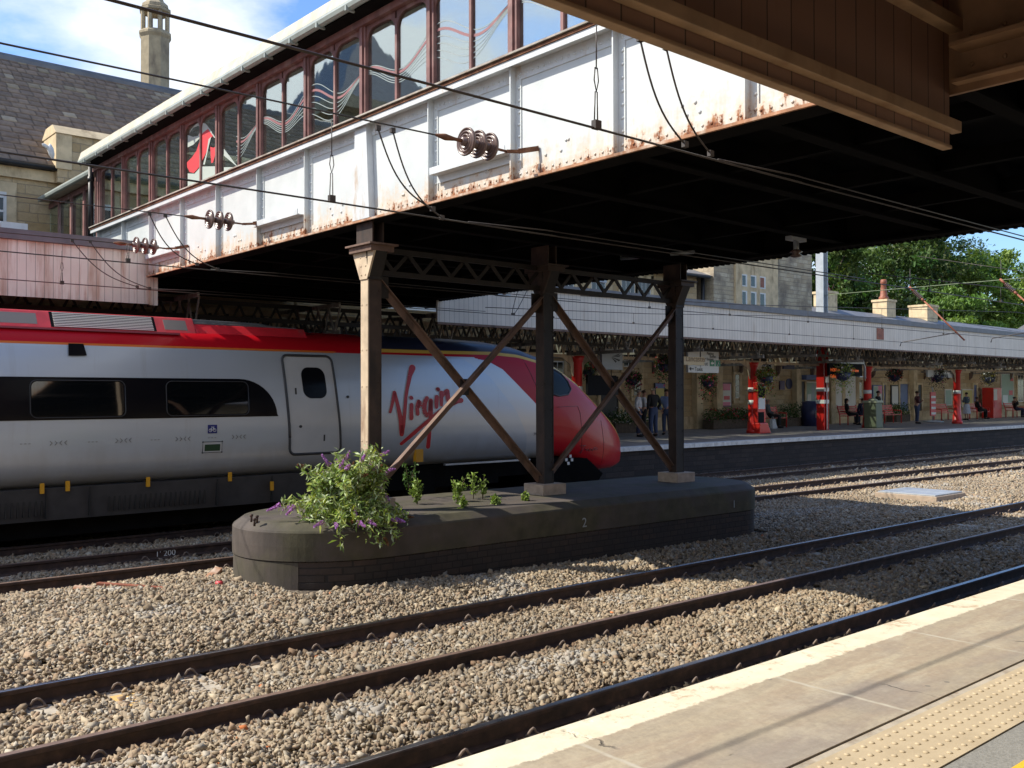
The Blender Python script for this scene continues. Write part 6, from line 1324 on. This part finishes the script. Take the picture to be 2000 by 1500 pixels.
def person(x, y, rz, h, pose, top, bottom, hair, lab, z=None, skirt=False, long_hair=False, seat=.46, bald=False, skin='skin', arms='down', sleeve=True):
    z = FZ if z is None else z; s = h / 1.75; t = thing('person', (x, y, z), lab, 'person'); Rz = Matrix.Rotation(rz, 4, 'Z')
    def P_(a, b, c): v = Rz @ Vector((a * s, b * s, c * s)); return Vector((x + v.x, y + v.y, z + v.z))
    sit = pose == 'sit'; hz = .93 if not sit else seat / s + .10
    J = {}; E_ = []
    def j(n_, a, b, c, r): J[n_] = (P_(a, b, c), tuple(q * s for q in r) if isinstance(r, tuple) else r * s)
    lean = .10 if sit else 0
    j('pelvis', 0, lean * .3, hz, (.15, .105)); j('waist', 0, lean * .5, hz + .17, (.135, .095)); j('chest', 0, lean, hz + .36, (.165, .11)); j('neck0', 0, lean, hz + .52, (.07, .065)); j('neck', 0, lean - .01, hz + .58, (.052, .055)); j('head', 0, lean - .03, hz + .68, (.074, .092)); j('crown', 0, lean - .025, hz + .775, (.066, .08))
    E_ += [('pelvis', 'waist'), ('waist', 'chest'), ('chest', 'neck0'), ('neck0', 'neck'), ('neck', 'head'), ('head', 'crown')]
    for sd_, q in (('l', -1), ('r', 1)):
        if sit:
            j('hip' + sd_, q * .09, -.03, hz - .01, .085); j('knee' + sd_, q * .11, -.44, hz + .0, .058); j('ank' + sd_, q * .11, -.42, .09, .042); j('toe' + sd_, q * .12, -.58, .045, .036)
        else:
            j('hip' + sd_, q * .09, 0, hz - .10, .088); j('knee' + sd_, q * .10, -.015, .49, .058); j('ank' + sd_, q * .105, .02, .09, .042); j('toe' + sd_, q * .12, -.14, .04, .036)
        E_ += [('pelvis', 'hip' + sd_), ('hip' + sd_, 'knee' + sd_), ('knee' + sd_, 'ank' + sd_), ('ank' + sd_, 'toe' + sd_)]
        sh = hz + .47; j('sho' + sd_, q * .185, lean, sh, .062)
        mode = arms if isinstance(arms, str) else arms[0 if q < 0 else 1]
        if mode == 'down': el = (q * .235, lean + .02, sh - .29); wr = (q * .225, lean - .05, sh - .53); hd = (q * .22, lean - .07, sh - .60); fd = Vector((0, -.1, -1))
        elif mode == 'fold': el = (q * .24, lean - .03, sh - .28); wr = (q * .06, lean - .24, sh - .22); hd = (-q * .02, lean - .25, sh - .19); fd = Vector((-q * 1, -.1, .2))
        elif mode == 'lap': el = (q * .22, lean - .08, sh - .27); wr = (q * .10, lean - .30, sh - .36); hd = (q * .06, lean - .36, sh - .37); fd = Vector((-q * .4, -1, -.1))
        elif mode == 'face': el = (q * .23, lean - .16, sh - .20); wr = (q * .12, lean - .16, sh + .06); hd = (q * .09, lean - .13, sh + .14); fd = Vector((-q * .2, .1, 1))
        else: el = (q * .27, lean + .06, sh - .27); wr = (q * .20, lean - .06, sh - .46); hd = (q * .16, lean - .08, sh - .52); fd = Vector((-q * .6, -.2, -1))
        j('elb' + sd_, *el, .044); j('wri' + sd_, *wr, .029); j('hand' + sd_, *hd, (.036, .022)); E_ += [('chest', 'sho' + sd_), ('sho' + sd_, 'elb' + sd_), ('elb' + sd_, 'wri' + sd_), ('wri' + sd_, 'hand' + sd_)]
    core = ('pelvis', 'waist', 'chest', 'neck0'); body = skinned((J, E_, 'pelvis'), 'body', skin, t)
    # five fingers on each hand, joined to the body mesh
    bm = bmesh.new(); bm.from_mesh(body.data); fm = MB(); offp = wloc(t)
    for sd_, q in (('l', -1), ('r', 1)):
        hd = J['hand' + sd_][0]; wr = J['wri' + sd_][0]; d = (hd - wr).normalized(); side = d.cross(Rz.to_3x3() @ Vector((0, 1, .05))).normalized(); nrm = d.cross(side).normalized()
        for i, (ln, o_) in enumerate(((.068, -.027), (.078, -.009), (.073, .009), (.058, .026))):
            a = hd + d * .02 * s + side * o_ * s; b = a + d * ln * .55 * s + nrm * .008 * s; c = b + d * ln * .4 * s + nrm * .028 * s; fm.tube([a, b, c], [.0095 * s, .0085 * s, .007 * s], 6)
        a = hd - d * .025 * s - side * .028 * s; fm.tube([a, a - side * .028 * s + d * .03 * s, a - side * .03 * s + d * .058 * s + nrm * .012 * s], [.011 * s, .0095 * s, .008 * s], 6)
    # nose and ears
    hc = J['head'][0]; fw = Rz.to_3x3() @ Vector((0, -1, 0)); rt = Rz.to_3x3() @ Vector((1, 0, 0)); fm.tube([hc + fw * .088 * s + Vector((0, 0, .035 * s)), hc + fw * .112 * s - Vector((0, 0, .008 * s)), hc + fw * .085 * s - Vector((0, 0, .015 * s))], [.009 * s, .015 * s, .01 * s], 6)
    for q in (-1, 1): fm.ball(hc + rt * q * .077 * s + Vector((0, 0, .01 * s)), .02 * s, 6, 4, (.5, .8, 1.4))
    vs = [bm.verts.new(Vector(v) - offp) for v in fm.v]
    for f in fm.f:
        try: bm.faces.new([vs[i] for i in f]).smooth = True
        except ValueError: pass
    bm.to_mesh(body.data); bm.free()
    m = MB()
    for q in (-1, 1): m.cut(); m.ball(hc + fw * .083 * s + rt * q * .03 * s + Vector((0, 0, .028 * s)), .0095 * s, 6, 4)
    m.build('eye', 'text_dark', t); m = MB(); m.bar(hc + fw * .088 * s - rt * .022 * s - Vector((0, 0, .045 * s)), hc + fw * .088 * s + rt * .022 * s - Vector((0, 0, .045 * s)), .01 * s, .008 * s); m.build('mouth', 'cloth_maroon', t)
    # hair cap
    if not bald:
        m = MB(); cr = J['crown'][0]; m.ball(cr + Vector((0, 0, -.038 * s)) - fw * .020 * s, .094 * s, 10, 7, (.95, 1.05, .80) if not long_hair else (1.0, 1.08, .85))
        if long_hair: m.ball(hc - fw * .05 * s - Vector((0, 0, .04 * s)), .09 * s, 10, 7, (1.15, .75, 1.5))
        m.build('hair', hair, t)
    else:
        m = MB(); m.ball(hc - fw * .03 * s + Vector((0, 0, .03 * s)), .084 * s, 10, 6, (1.02, .9, .7)); m.build('hair', 'hair_grey', t)
    # clothes follow the body a little further out
    def shell(sel, grow, name, mat_):
        Js = {n_: (J[n_][0], tuple(r + grow * s for r in (J[n_][1] if isinstance(J[n_][1], tuple) else (J[n_][1],) * 2))) for n_ in sel}; Es = [(a, b) for a, b in E_ if a in sel and b in sel]; return skinned((Js, Es, sel[0]), name, mat_, t)
    ts = ['chest', 'waist', 'pelvis', 'neck0', 'shol', 'shor', 'elbl', 'elbr'] + (['wril', 'wrir'] if sleeve else []); shell(ts, .017, 'top', top)
    if skirt:
        m = MB()
        if sit: m.tube([J['pelvis'][0], (J['kneel'][0] + J['kneer'][0]) / 2], [.19 * s, .2 * s], 10)
        else: m.lathe([(.155 * s, 1.0 * s), (.19 * s, .80 * s), (.235 * s, .45 * s), (.25 * s, .40 * s)], (x, y, z), (0, 0, 1), 14)
        m.build('skirt', bottom, t)
    else: shell(['pelvis', 'waist', 'hipl', 'hipr', 'kneel', 'kneer', 'ankl', 'ankr'], .024, 'trousers', bottom)
    m = MB()
    for sd_ in 'lr': m.cut(); m.tube([J['ank' + sd_][0] + Vector((0, 0, -.03 * s)) - fw * .03 * s, (J['ank' + sd_][0] + J['toe' + sd_][0]) / 2 - Vector((0, 0, .012 * s)), J['toe' + sd_][0] + fw * .03 * s], [.05 * s, .052 * s, .036 * s], 8)
    m.build('shoe', 'shoe', t); return t
def pu(u, Y): return at(u, 800, Y=Y).x
person(pu(1247, 23.2), 23.2, math.radians(35), 1.74, 'stand', 'cloth_white', 'cloth_navy', 'hair_grey', 'man in white shirt and dark trousers, leftmost of the group between the trestle columns', arms='pocket')
person(pu(1257, 23.8), 23.8, math.radians(40), 1.72, 'stand', 'cloth_white', 'cloth_black', 'hair_brown', 'man in white shirt partly hidden, second in the group between the trestle columns', arms=('fold', 'down'))
person(pu(1276, 23.0), 23.0, math.radians(170), 1.84, 'stand', 'cloth_black', 'denim', 'hair_grey', 'bald man in black jacket and jeans seen from behind between the trestle columns', bald=True, arms='pocket')
person(pu(1302, 23.6), 23.6, math.radians(-60), 1.76, 'stand', 'cloth_blue', 'denim', 'hair_brown', 'person in blue shirt and jeans beside the right trestle column', arms='pocket')
person(pu(1503, 25.2), 25.2, math.radians(25), 1.74, 'sit', 'cloth_grey', 'cloth_black', 'hair_grey', 'old man in grey sitting on the bench behind the help point', bald=True, arms='lap', skin='skin2')
person(pu(1657, 25.0), 25.0, math.radians(35), 1.68, 'sit', 'cloth_black', 'cloth_black', 'hair_dark', 'woman in black with long dark hair sitting on the bench below the pale windows', long_hair=True, arms='lap', sleeve=False)
person(pu(1683, 25.0), 25.0, math.radians(150), 1.70, 'sit', 'cloth_navy', 'cloth_navy', 'hair_brown', 'man in navy top sitting with his back half turned beside the woman in black', arms='lap')
person(pu(1715, 23.2), 23.2, math.radians(10), 1.72, 'stand', 'cloth_black', 'cloth_grey', 'hair_dark', 'woman in dark jacket and grey skirt standing behind the green bin', skirt=True, long_hair=False, arms=('fold', 'down'))
person(pu(1791, 23.6), 23.6, math.radians(40), 1.72, 'stand', 'cloth_maroon', 'denim', 'hair_brown', 'man in maroon jacket and jeans standing with folded arms left of the benches', arms='fold')
person(pu(1888, 25.0), 25.0, math.radians(165), 1.66, 'stand', 'cloth_teal', 'cloth_skirt', 'hair_dark', 'woman in white skirt and blue grey top seen from behind reading the yellow map', skirt=True, long_hair=False, arms=('fold', 'fold'))
person(pu(1911, 25.6), 25.6, math.radians(45), 1.76, 'sit', 'cloth_black', 'cloth_black', 'hair_brown', 'man in dark clothes sitting on the bench right of the woman in the white skirt', arms='lap', skin='skin2')
person(pu(1984, 25.6), 25.6, math.radians(45), 1.74, 'sit', 'cloth_black', 'cloth_navy', 'hair_dark', 'person in dark clothes resting head on hand on the bench at the right edge', arms=('face', 'lap'))
x0 = pu(1510, 24.7); t = thing('carrier_bag', (x0, 24.7, FZ), 'white carrier bag on the platform by the seated old man', 'bag'); m = MB(); m.prism([(x0 - .2, 24.6, FZ), (x0 + .2, 24.6, FZ), (x0 + .12, 24.65, FZ + .42), (x0 - .13, 24.65, FZ + .42)], (0, .16, 0)); m.build('sack', 'bag_white', t, .03); m = MB(); m.tube([(x0 - .1, 24.72, FZ + .41), (x0 - .05, 24.72, FZ + .52), (x0 + .05, 24.72, FZ + .52), (x0 + .1, 24.72, FZ + .41)], .01, 5); m.build('handle', 'bag_white', t)
# ================================================================== VEGETATION
def leaf_mesh(name, C, size, cols, parent, mat_='leaves', aspect=.45, nrm_bias=.5, curl=.15, spread=None, dirs=None, ret=False):
    """one small folded leaf per centre C; cols (N,3)"""
    n = len(C); d = rng.normal(size=(n, 3)) if dirs is None else dirs + rng.normal(size=(n, 3)) * .45
    d /= np.linalg.norm(d, axis=1, keepdims=True); up = rng.normal(size=(n, 3)); up[:, 2] += nrm_bias * 2; w = np.cross(d, up); w /= np.linalg.norm(w, axis=1, keepdims=True) + 1e-9; nn = np.cross(w, d)
    sz = (size * np.exp(rng.normal(0, .25, n)))[:, None]
    a = C - d * sz * .5; b = C + w * sz * aspect * .5 + nn * sz * curl * .4; c_ = C + d * sz * .5 - nn * sz * curl; e_ = C - w * sz * aspect * .5 + nn * sz * curl * .4
    V = np.stack([a, b, c_, e_], 1).reshape(-1, 3); i = np.arange(n) * 4; F = np.concatenate([np.stack([i, i + 1, i + 2], 1), np.stack([i, i + 2, i + 3], 1)])
    return np_obj(name, V, F, mat_, parent, np.repeat(cols, 4, 0))
def clumps(center, radii, nclump, nleaf, cr, flat_bottom=.0, holes=.0):
    """leaf centres gathered in clumps spread over an uneven ellipsoid shell"""
    cs = []
    while len(cs) < nclump:
        v = rng.normal(size=3); v /= np.linalg.norm(v); r = rng.uniform(.35, 1.0) ** .6
        p_ = v * r * np.array(radii) * (1 + .22 * math.sin(v[0] * 5 + v[2] * 4) + .12 * rng.normal())
        if p_[2] < -radii[2] * .75: continue
        cs.append(p_)
    cs = np.array(cs) + np.array(center); rad = cr * np.exp(rng.normal(0, .3, nclump)); ci = rng.integers(0, nclump, nleaf); v = rng.normal(size=(nleaf, 3)); v /= np.linalg.norm(v, axis=1, keepdims=True); rr = rng.uniform(0, 1, nleaf) ** .5
    return cs[ci] + v * (rad[ci] * rr)[:, None] * np.array([1.15, 1.15, .7]), ci, cs
def tree(name, base, h, center, radii, nclump, nleaf, cr, size, base_col, lab, cat='tree', group='trees beyond the station', trunk_r=.35):
    t = thing(name, base, lab, cat, group); C, ci, cs = clumps(center, radii, nclump, nleaf, cr); tone = rng.uniform(.65, 1.45, nclump)[ci][:, None]; hue = rng.uniform(-.018, .018, nclump)[ci][:, None]
    col = np.array(base_col)[None] * tone * rng.uniform(.8, 1.2, (len(C), 1)) + np.concatenate([hue, np.abs(hue) * .4, -np.abs(hue) * .3], 1); leaf_mesh('crown', C, size, np.clip(col, .004, 1), t)
    b = Vector(base); c = Vector(center); m = MB(); m.tube([b, b.lerp(c, .45) + Vector((.15, .1, 0)), c + Vector((0, 0, radii[2] * .35))], [trunk_r, trunk_r * .7, trunk_r * .2], 8)
    for i in rng.choice(nclump, min(14, nclump), replace=False): e_ = Vector(cs[i]); s_ = b.lerp(c, rng.uniform(.5, .95)); m.tube([s_, s_.lerp(e_, .5) + Vector((0, 0, .4)), e_], [trunk_r * .35, trunk_r * .2, .03], 5)
    m.build('trunk', 'bark', t); return t
def tree_px(u, v, rad_px, rz_px, Y, base_col, lab, nclump=90, nleaf=16000, size=.42, name='broadleaf_tree'):
    c = at(u, v, Y=Y); dep = c.xy.length; R_ = rad_px / FPX * dep; Rz = rz_px / FPX * dep; tree(name, (c.x, c.y, -.2), 0, tuple(c), (R_, R_, Rz), nclump, nleaf, R_ * .26, size, base_col, lab)
tree_px(1610, 540, 80, 110, 46, (.06, .105, .026), 'dark green broadleaf tree behind the stone gable and mast', 80, 15000)
tree_px(1745, 530, 120, 95, 50, (.05, .09, .022), 'largest dark green tree behind the chimneys', 130, 24000)
tree_px(1850, 535, 62, 80, 62, (.032, .058, .02), 'dark bluish tree standing out against the sky', 70, 11000)
tree_px(1925, 575, 75, 85, 44, (.12, .19, .036), 'bright yellow green tree near the right edge', 100, 20000)
tree_px(1850, 630, 70, 60, 42, (.10, .165, .036), 'light green tree low behind the square chimney', 70, 12000)
tree_px(2010, 600, 70, 70, 43, (.11, .175, .04), 'light green tree cut by the right photo edge', 70, 10000)
tree_px(1690, 625, 80, 50, 44, (.045, .08, .022), 'dark low tree behind the canopy roof and first chimney pot', 60, 9000)
# butterfly bush on the pier
bc = at(675, 960, Y=10.55)
base = Vector((6.50, 10.70, PZ)); t = thing('buddleia_bush', base, 'large buddleia bush with purple flower spikes growing out of the pier coping', 'bush')
stems = []; tips = []; sm = MB()
for i in range(140):
    a = rng.uniform(0, 2 * math.pi); el = rng.uniform(-.05, 1.35)
    if i >= 115: a = rng.uniform(-2.6, -.4); el = rng.uniform(0, .24)
    L = rng.uniform(.48, .90) * (1.0 if el > .3 else .72) * (1.18 if el > .9 and i % 2 else 1.0)
    if el < .2 and math.sin(a) > .3: el += .7
    dirv = Vector((math.cos(a) * math.cos(el), math.sin(a) * math.cos(el) * .85, math.sin(el))); b0 = base + Vector((rng.uniform(-.12, .12), rng.uniform(-.12, .1), .0)); pts = []
    for q in range(7): f = q / 6; p_ = b0 + dirv * L * f + Vector((0, 0, .20 * f * (1 - f) * 2 - .16 * f * f * (1 if el < .7 else .2))); pts.append(p_)
    if el < .25 and (i % 2 == 0 or i >= 115):   # trailing over the front edge of the coping
        pts = [p_ + Vector((0, -(.16 if i < 115 else .27) * (k_ / 6), .10 * math.sin(k_ / 6 * 3.1) - (.15 if i < 115 else .13) * (k_ / 6) ** 2)) for k_, p_ in enumerate(pts)]
        for p_ in pts:
            if p_.z < PZ + .03 and p_.y > PYC - 1.3: p_.z = PZ + .03
    stems.append(pts); tips.append((pts[-1], (pts[-1] - pts[-2]).normalized())); sm.tube(pts, [.012 * (1 - .75 * q / 6) for q in range(7)], 4)
sm.build('stem', 'stem', t)
C = []; D = []
for pts in stems:
    for q in range(1, 7):
        for _ in range(18):
            p_ = pts[q - 1].lerp(pts[q], rng.uniform(0, 1)); d = Vector(rng.normal(size=3)); d.z -= .2; C.append(p_ + d * .042); D.append(d.normalized())
C = np.array([tuple(c) for c in C]); D = np.array([tuple(d) for d in D]); n_ = len(C)
cols = np.where(rng.random((n_, 1)) < .42, np.array([[.40, .46, .28]]), np.array([[.22, .31, .09]])) * rng.uniform(.6, 1.4, (n_, 1)); yl = rng.random(n_) < .22; cols[yl] = np.array([.30, .34, .07]) * rng.uniform(.7, 1.2, (yl.sum(), 1))
leaf_mesh('leaves', C, .085, np.clip(cols, 0, 1), t, aspect=.30, dirs=D, curl=.12)
def spike(p_, d, L, r, col, name):
    n = int(150 * L / .15); f = rng.uniform(0, 1, n); a = rng.uniform(0, 2 * math.pi, n); d = np.array(d); o1 = np.cross(d, [.3, .2, .9]); o1 /= np.linalg.norm(o1); o2 = np.cross(d, o1); rad = r * (1 - .75 * f) * rng.uniform(.7, 1.1, n)
    C = np.array(p_)[None] + d[None] * (f * L)[:, None] + (o1[None] * np.cos(a)[:, None] + o2[None] * np.sin(a)[:, None]) * rad[:, None]; leaf_mesh(name, C, .019, np.array(col)[None] * rng.uniform(.6, 1.4, (n, 1)), t, 'petals', .8)
idx = rng.permutation(len(tips))
for q, i in enumerate(idx[:64]):
    p_, d = tips[i]; dv = Vector(d) + Vector((rng.normal(0, .2), rng.normal(0, .2), -.25)); dv.normalize()
    if q < 38: spike(tuple(p_), tuple(dv), rng.uniform(.12, .19), .026, (.44, .20, .54), 'flower_spike')
    else: spike(tuple(p_), tuple(dv), rng.uniform(.08, .14), .022, (.20, .10, .045), 'seed_head')
def small_plant(u, v, hgt_, wid, n, lab, lc=(.19, .27, .06)):
    p_ = at(u, v, Z=PZ); t = thing('sapling', p_, lab, 'plant', 'small plants on the pier top'); m = MB(); C = []
    for i in range(n):
        a = rng.uniform(0, 2 * math.pi); r = wid * rng.uniform(0, 1); top = Vector((p_.x + math.cos(a) * r, p_.y + math.sin(a) * r * .7, PZ + hgt_ * rng.uniform(.5, 1))); mid = p_.lerp(top, .5) + Vector((0, 0, hgt_ * .1)); m.tube([(p_.x, p_.y, PZ), mid, top], [.006, .004, .002], 4)
        for _ in range(26): f = rng.uniform(.25, 1.05); C.append(tuple(p_.lerp(top, f) + Vector(rng.normal(0, .028, 3))))
    m.build('stem', 'stem', t); C = np.array(C); leaf_mesh('leaves', C, .06, np.array(lc)[None] * rng.uniform(.55, 1.5, (len(C), 1)), t, aspect=.5)
small_plant(815, 985, .42, .14, 7, 'leafy sapling just right of the buddleia on the pier'); small_plant(800, 960, .5, .12, 5, 'darker sapling in shade behind the buddleia', (.06, .12, .03)); small_plant(893, 980, .38, .16, 8, 'bushy light green sapling in the middle of the lit pier top'); small_plant(925, 975, .40, .05, 3, 'slim upright sapling right of the bushy one'); small_plant(943, 975, .36, .05, 3, 'rightmost slim sapling before the column block')
small_plant(968, 985, .10, .06, 4, 'tiny green weed on the pier top'); small_plant(1027, 978, .09, .05, 5, 'small bright weed beside the middle column block'); small_plant(905, 992, .14, .07, 4, 'low weed at the front edge of the pier top')
# hanging baskets
def basket(u, v, Y, r, lab, fc, lc=(.045, .08, .022), trail=.4, lean=0):
    c = at(u, v, Y=Y); t = thing('hanging_basket', (c.x, c.y, c.z), lab, 'hanging basket', 'hanging flower baskets under the far canopy'); m = MB(); m.lathe([(.03, -r * .8), (r * .55, -r * .55), (r * .75, 0)], c, (0, 0, 1), 12); m.build('bowl', 'plaque_blue', t)
    m = MB()
    for q in range(3): a = q * 2.09; m.tube([(c.x + math.cos(a) * r * .7, c.y + math.sin(a) * r * .7, c.z), (c.x, c.y, c.z + .55)], .008, 4)
    m.tube([(c.x, c.y, c.z + .55), (c.x, c.y, 4.4)], .010, 4); m.build('chain', 'black_iron', t)
    n = 700; v_ = rng.normal(size=(n, 3)); v_ /= np.linalg.norm(v_, axis=1, keepdims=True); C = np.array(c)[None] + v_ * r * np.array([1, 1, .7]) * rng.uniform(.5, 1.1, (n, 1)) + np.array([0, 0, r * .25]); k_ = int(n * .5); C[:k_, 2] -= rng.uniform(0, trail, k_) * (.4 + .6 * rng.random(k_)); C[:k_, 0] += lean * rng.uniform(0, .4, k_)
    leaf_mesh('foliage', C, .085, np.array(lc)[None] * rng.uniform(.5, 1.7, (n, 1)), t)
    m_ = 130; ci = rng.integers(0, n, m_); leaf_mesh('flowers', C[ci] + rng.normal(0, .05, (m_, 3)), .07, np.array(fc)[rng.integers(0, len(fc), m_)] * rng.uniform(.8, 1.2, (m_, 1)), t, 'petals', .9)
RED, PINK, WHT, YEL, PUR = (.5, .03, .04), (.55, .08, .22), (.6, .58, .6), (.5, .42, .06), (.3, .06, .28)
basket(1297, 712, 22.2, .34, 'large dark hanging basket with pink flowers left of the right trestle column', [PINK, RED], trail=.9); basket(1383, 745, 22.9, .34, 'shaded hanging basket on the wall below the direction board', [PINK, RED], trail=.9)
basket(1497, 735, 21.6, .40, 'hanging basket with trailing yellow green leaves above the help point', [RED, WHT, YEL], (.12, .17, .03), 1.0, -.6); basket(1646, 728, 20.8, .46, 'hanging basket with long pale trailing foliage in front of the departure board', [WHT, YEL], (.20, .28, .09), 1.0)
basket(1747, 733, 24.2, .42, 'dark round hanging basket right of the departure board', [RED], (.035, .05, .025), .3); basket(1830, 733, 22.4, .46, 'hanging basket with white, yellow and purple flowers under the destination sign', [WHT, YEL, PINK], (.05, .06, .03), .8, -.7); basket(1932, 737, 22.6, .44, 'hanging basket with white and orange flowers near the right edge', [WHT, YEL], (.07, .07, .04), .5, -.5)
basket(1150, 722, 23.5, .30, 'hanging basket with red flowers behind the train nose', [RED, PINK], trail=.4); basket(1236, 740, 23.6, .32, 'small hanging basket left of the group of people', [PINK], trail=.6)
# planters at the wall foot
def planter(u, w, lab, fc, Y=26.2, hh=.55):
    x = at(u, 820, Y=Y).x; t = thing('planter', (x, Y, FZ), lab, 'planter', 'planters along the station wall'); m = MB(); m.box(x - w / 2, x + w / 2, Y - .3, Y + .3, FZ, FZ + .42); m.build('trough', 'bark', t, .02); n = int(500 * w); C = np.stack([rng.uniform(x - w / 2 - .1, x + w / 2 + .1, n), rng.uniform(Y - .4, Y + .3, n), FZ + .42 + rng.uniform(-.15, hh, n) * rng.uniform(.5, 1, n)], 1); leaf_mesh('foliage', C, .10, np.array([.055, .10, .03])[None] * rng.uniform(.5, 1.6, (n, 1)), t)
    if fc: m_ = int(50 * w); ci = rng.integers(0, n, m_); leaf_mesh('flowers', C[ci] + np.array([0, -.03, .05]), .08, np.array(fc)[rng.integers(0, len(fc), m_)], t, 'petals', .9)
planter(1428, 3.4, 'long planter with red flowers between poster and help point', [RED, PINK]); planter(1228, 2.2, 'planter with white flowers behind the train nose tip', [WHT]); planter(1545, 1.6, 'leafy planter beside the dark doorway', None, hh=.8); planter(1755, 1.6, 'leafy planter beside the blue door', None, hh=.7)
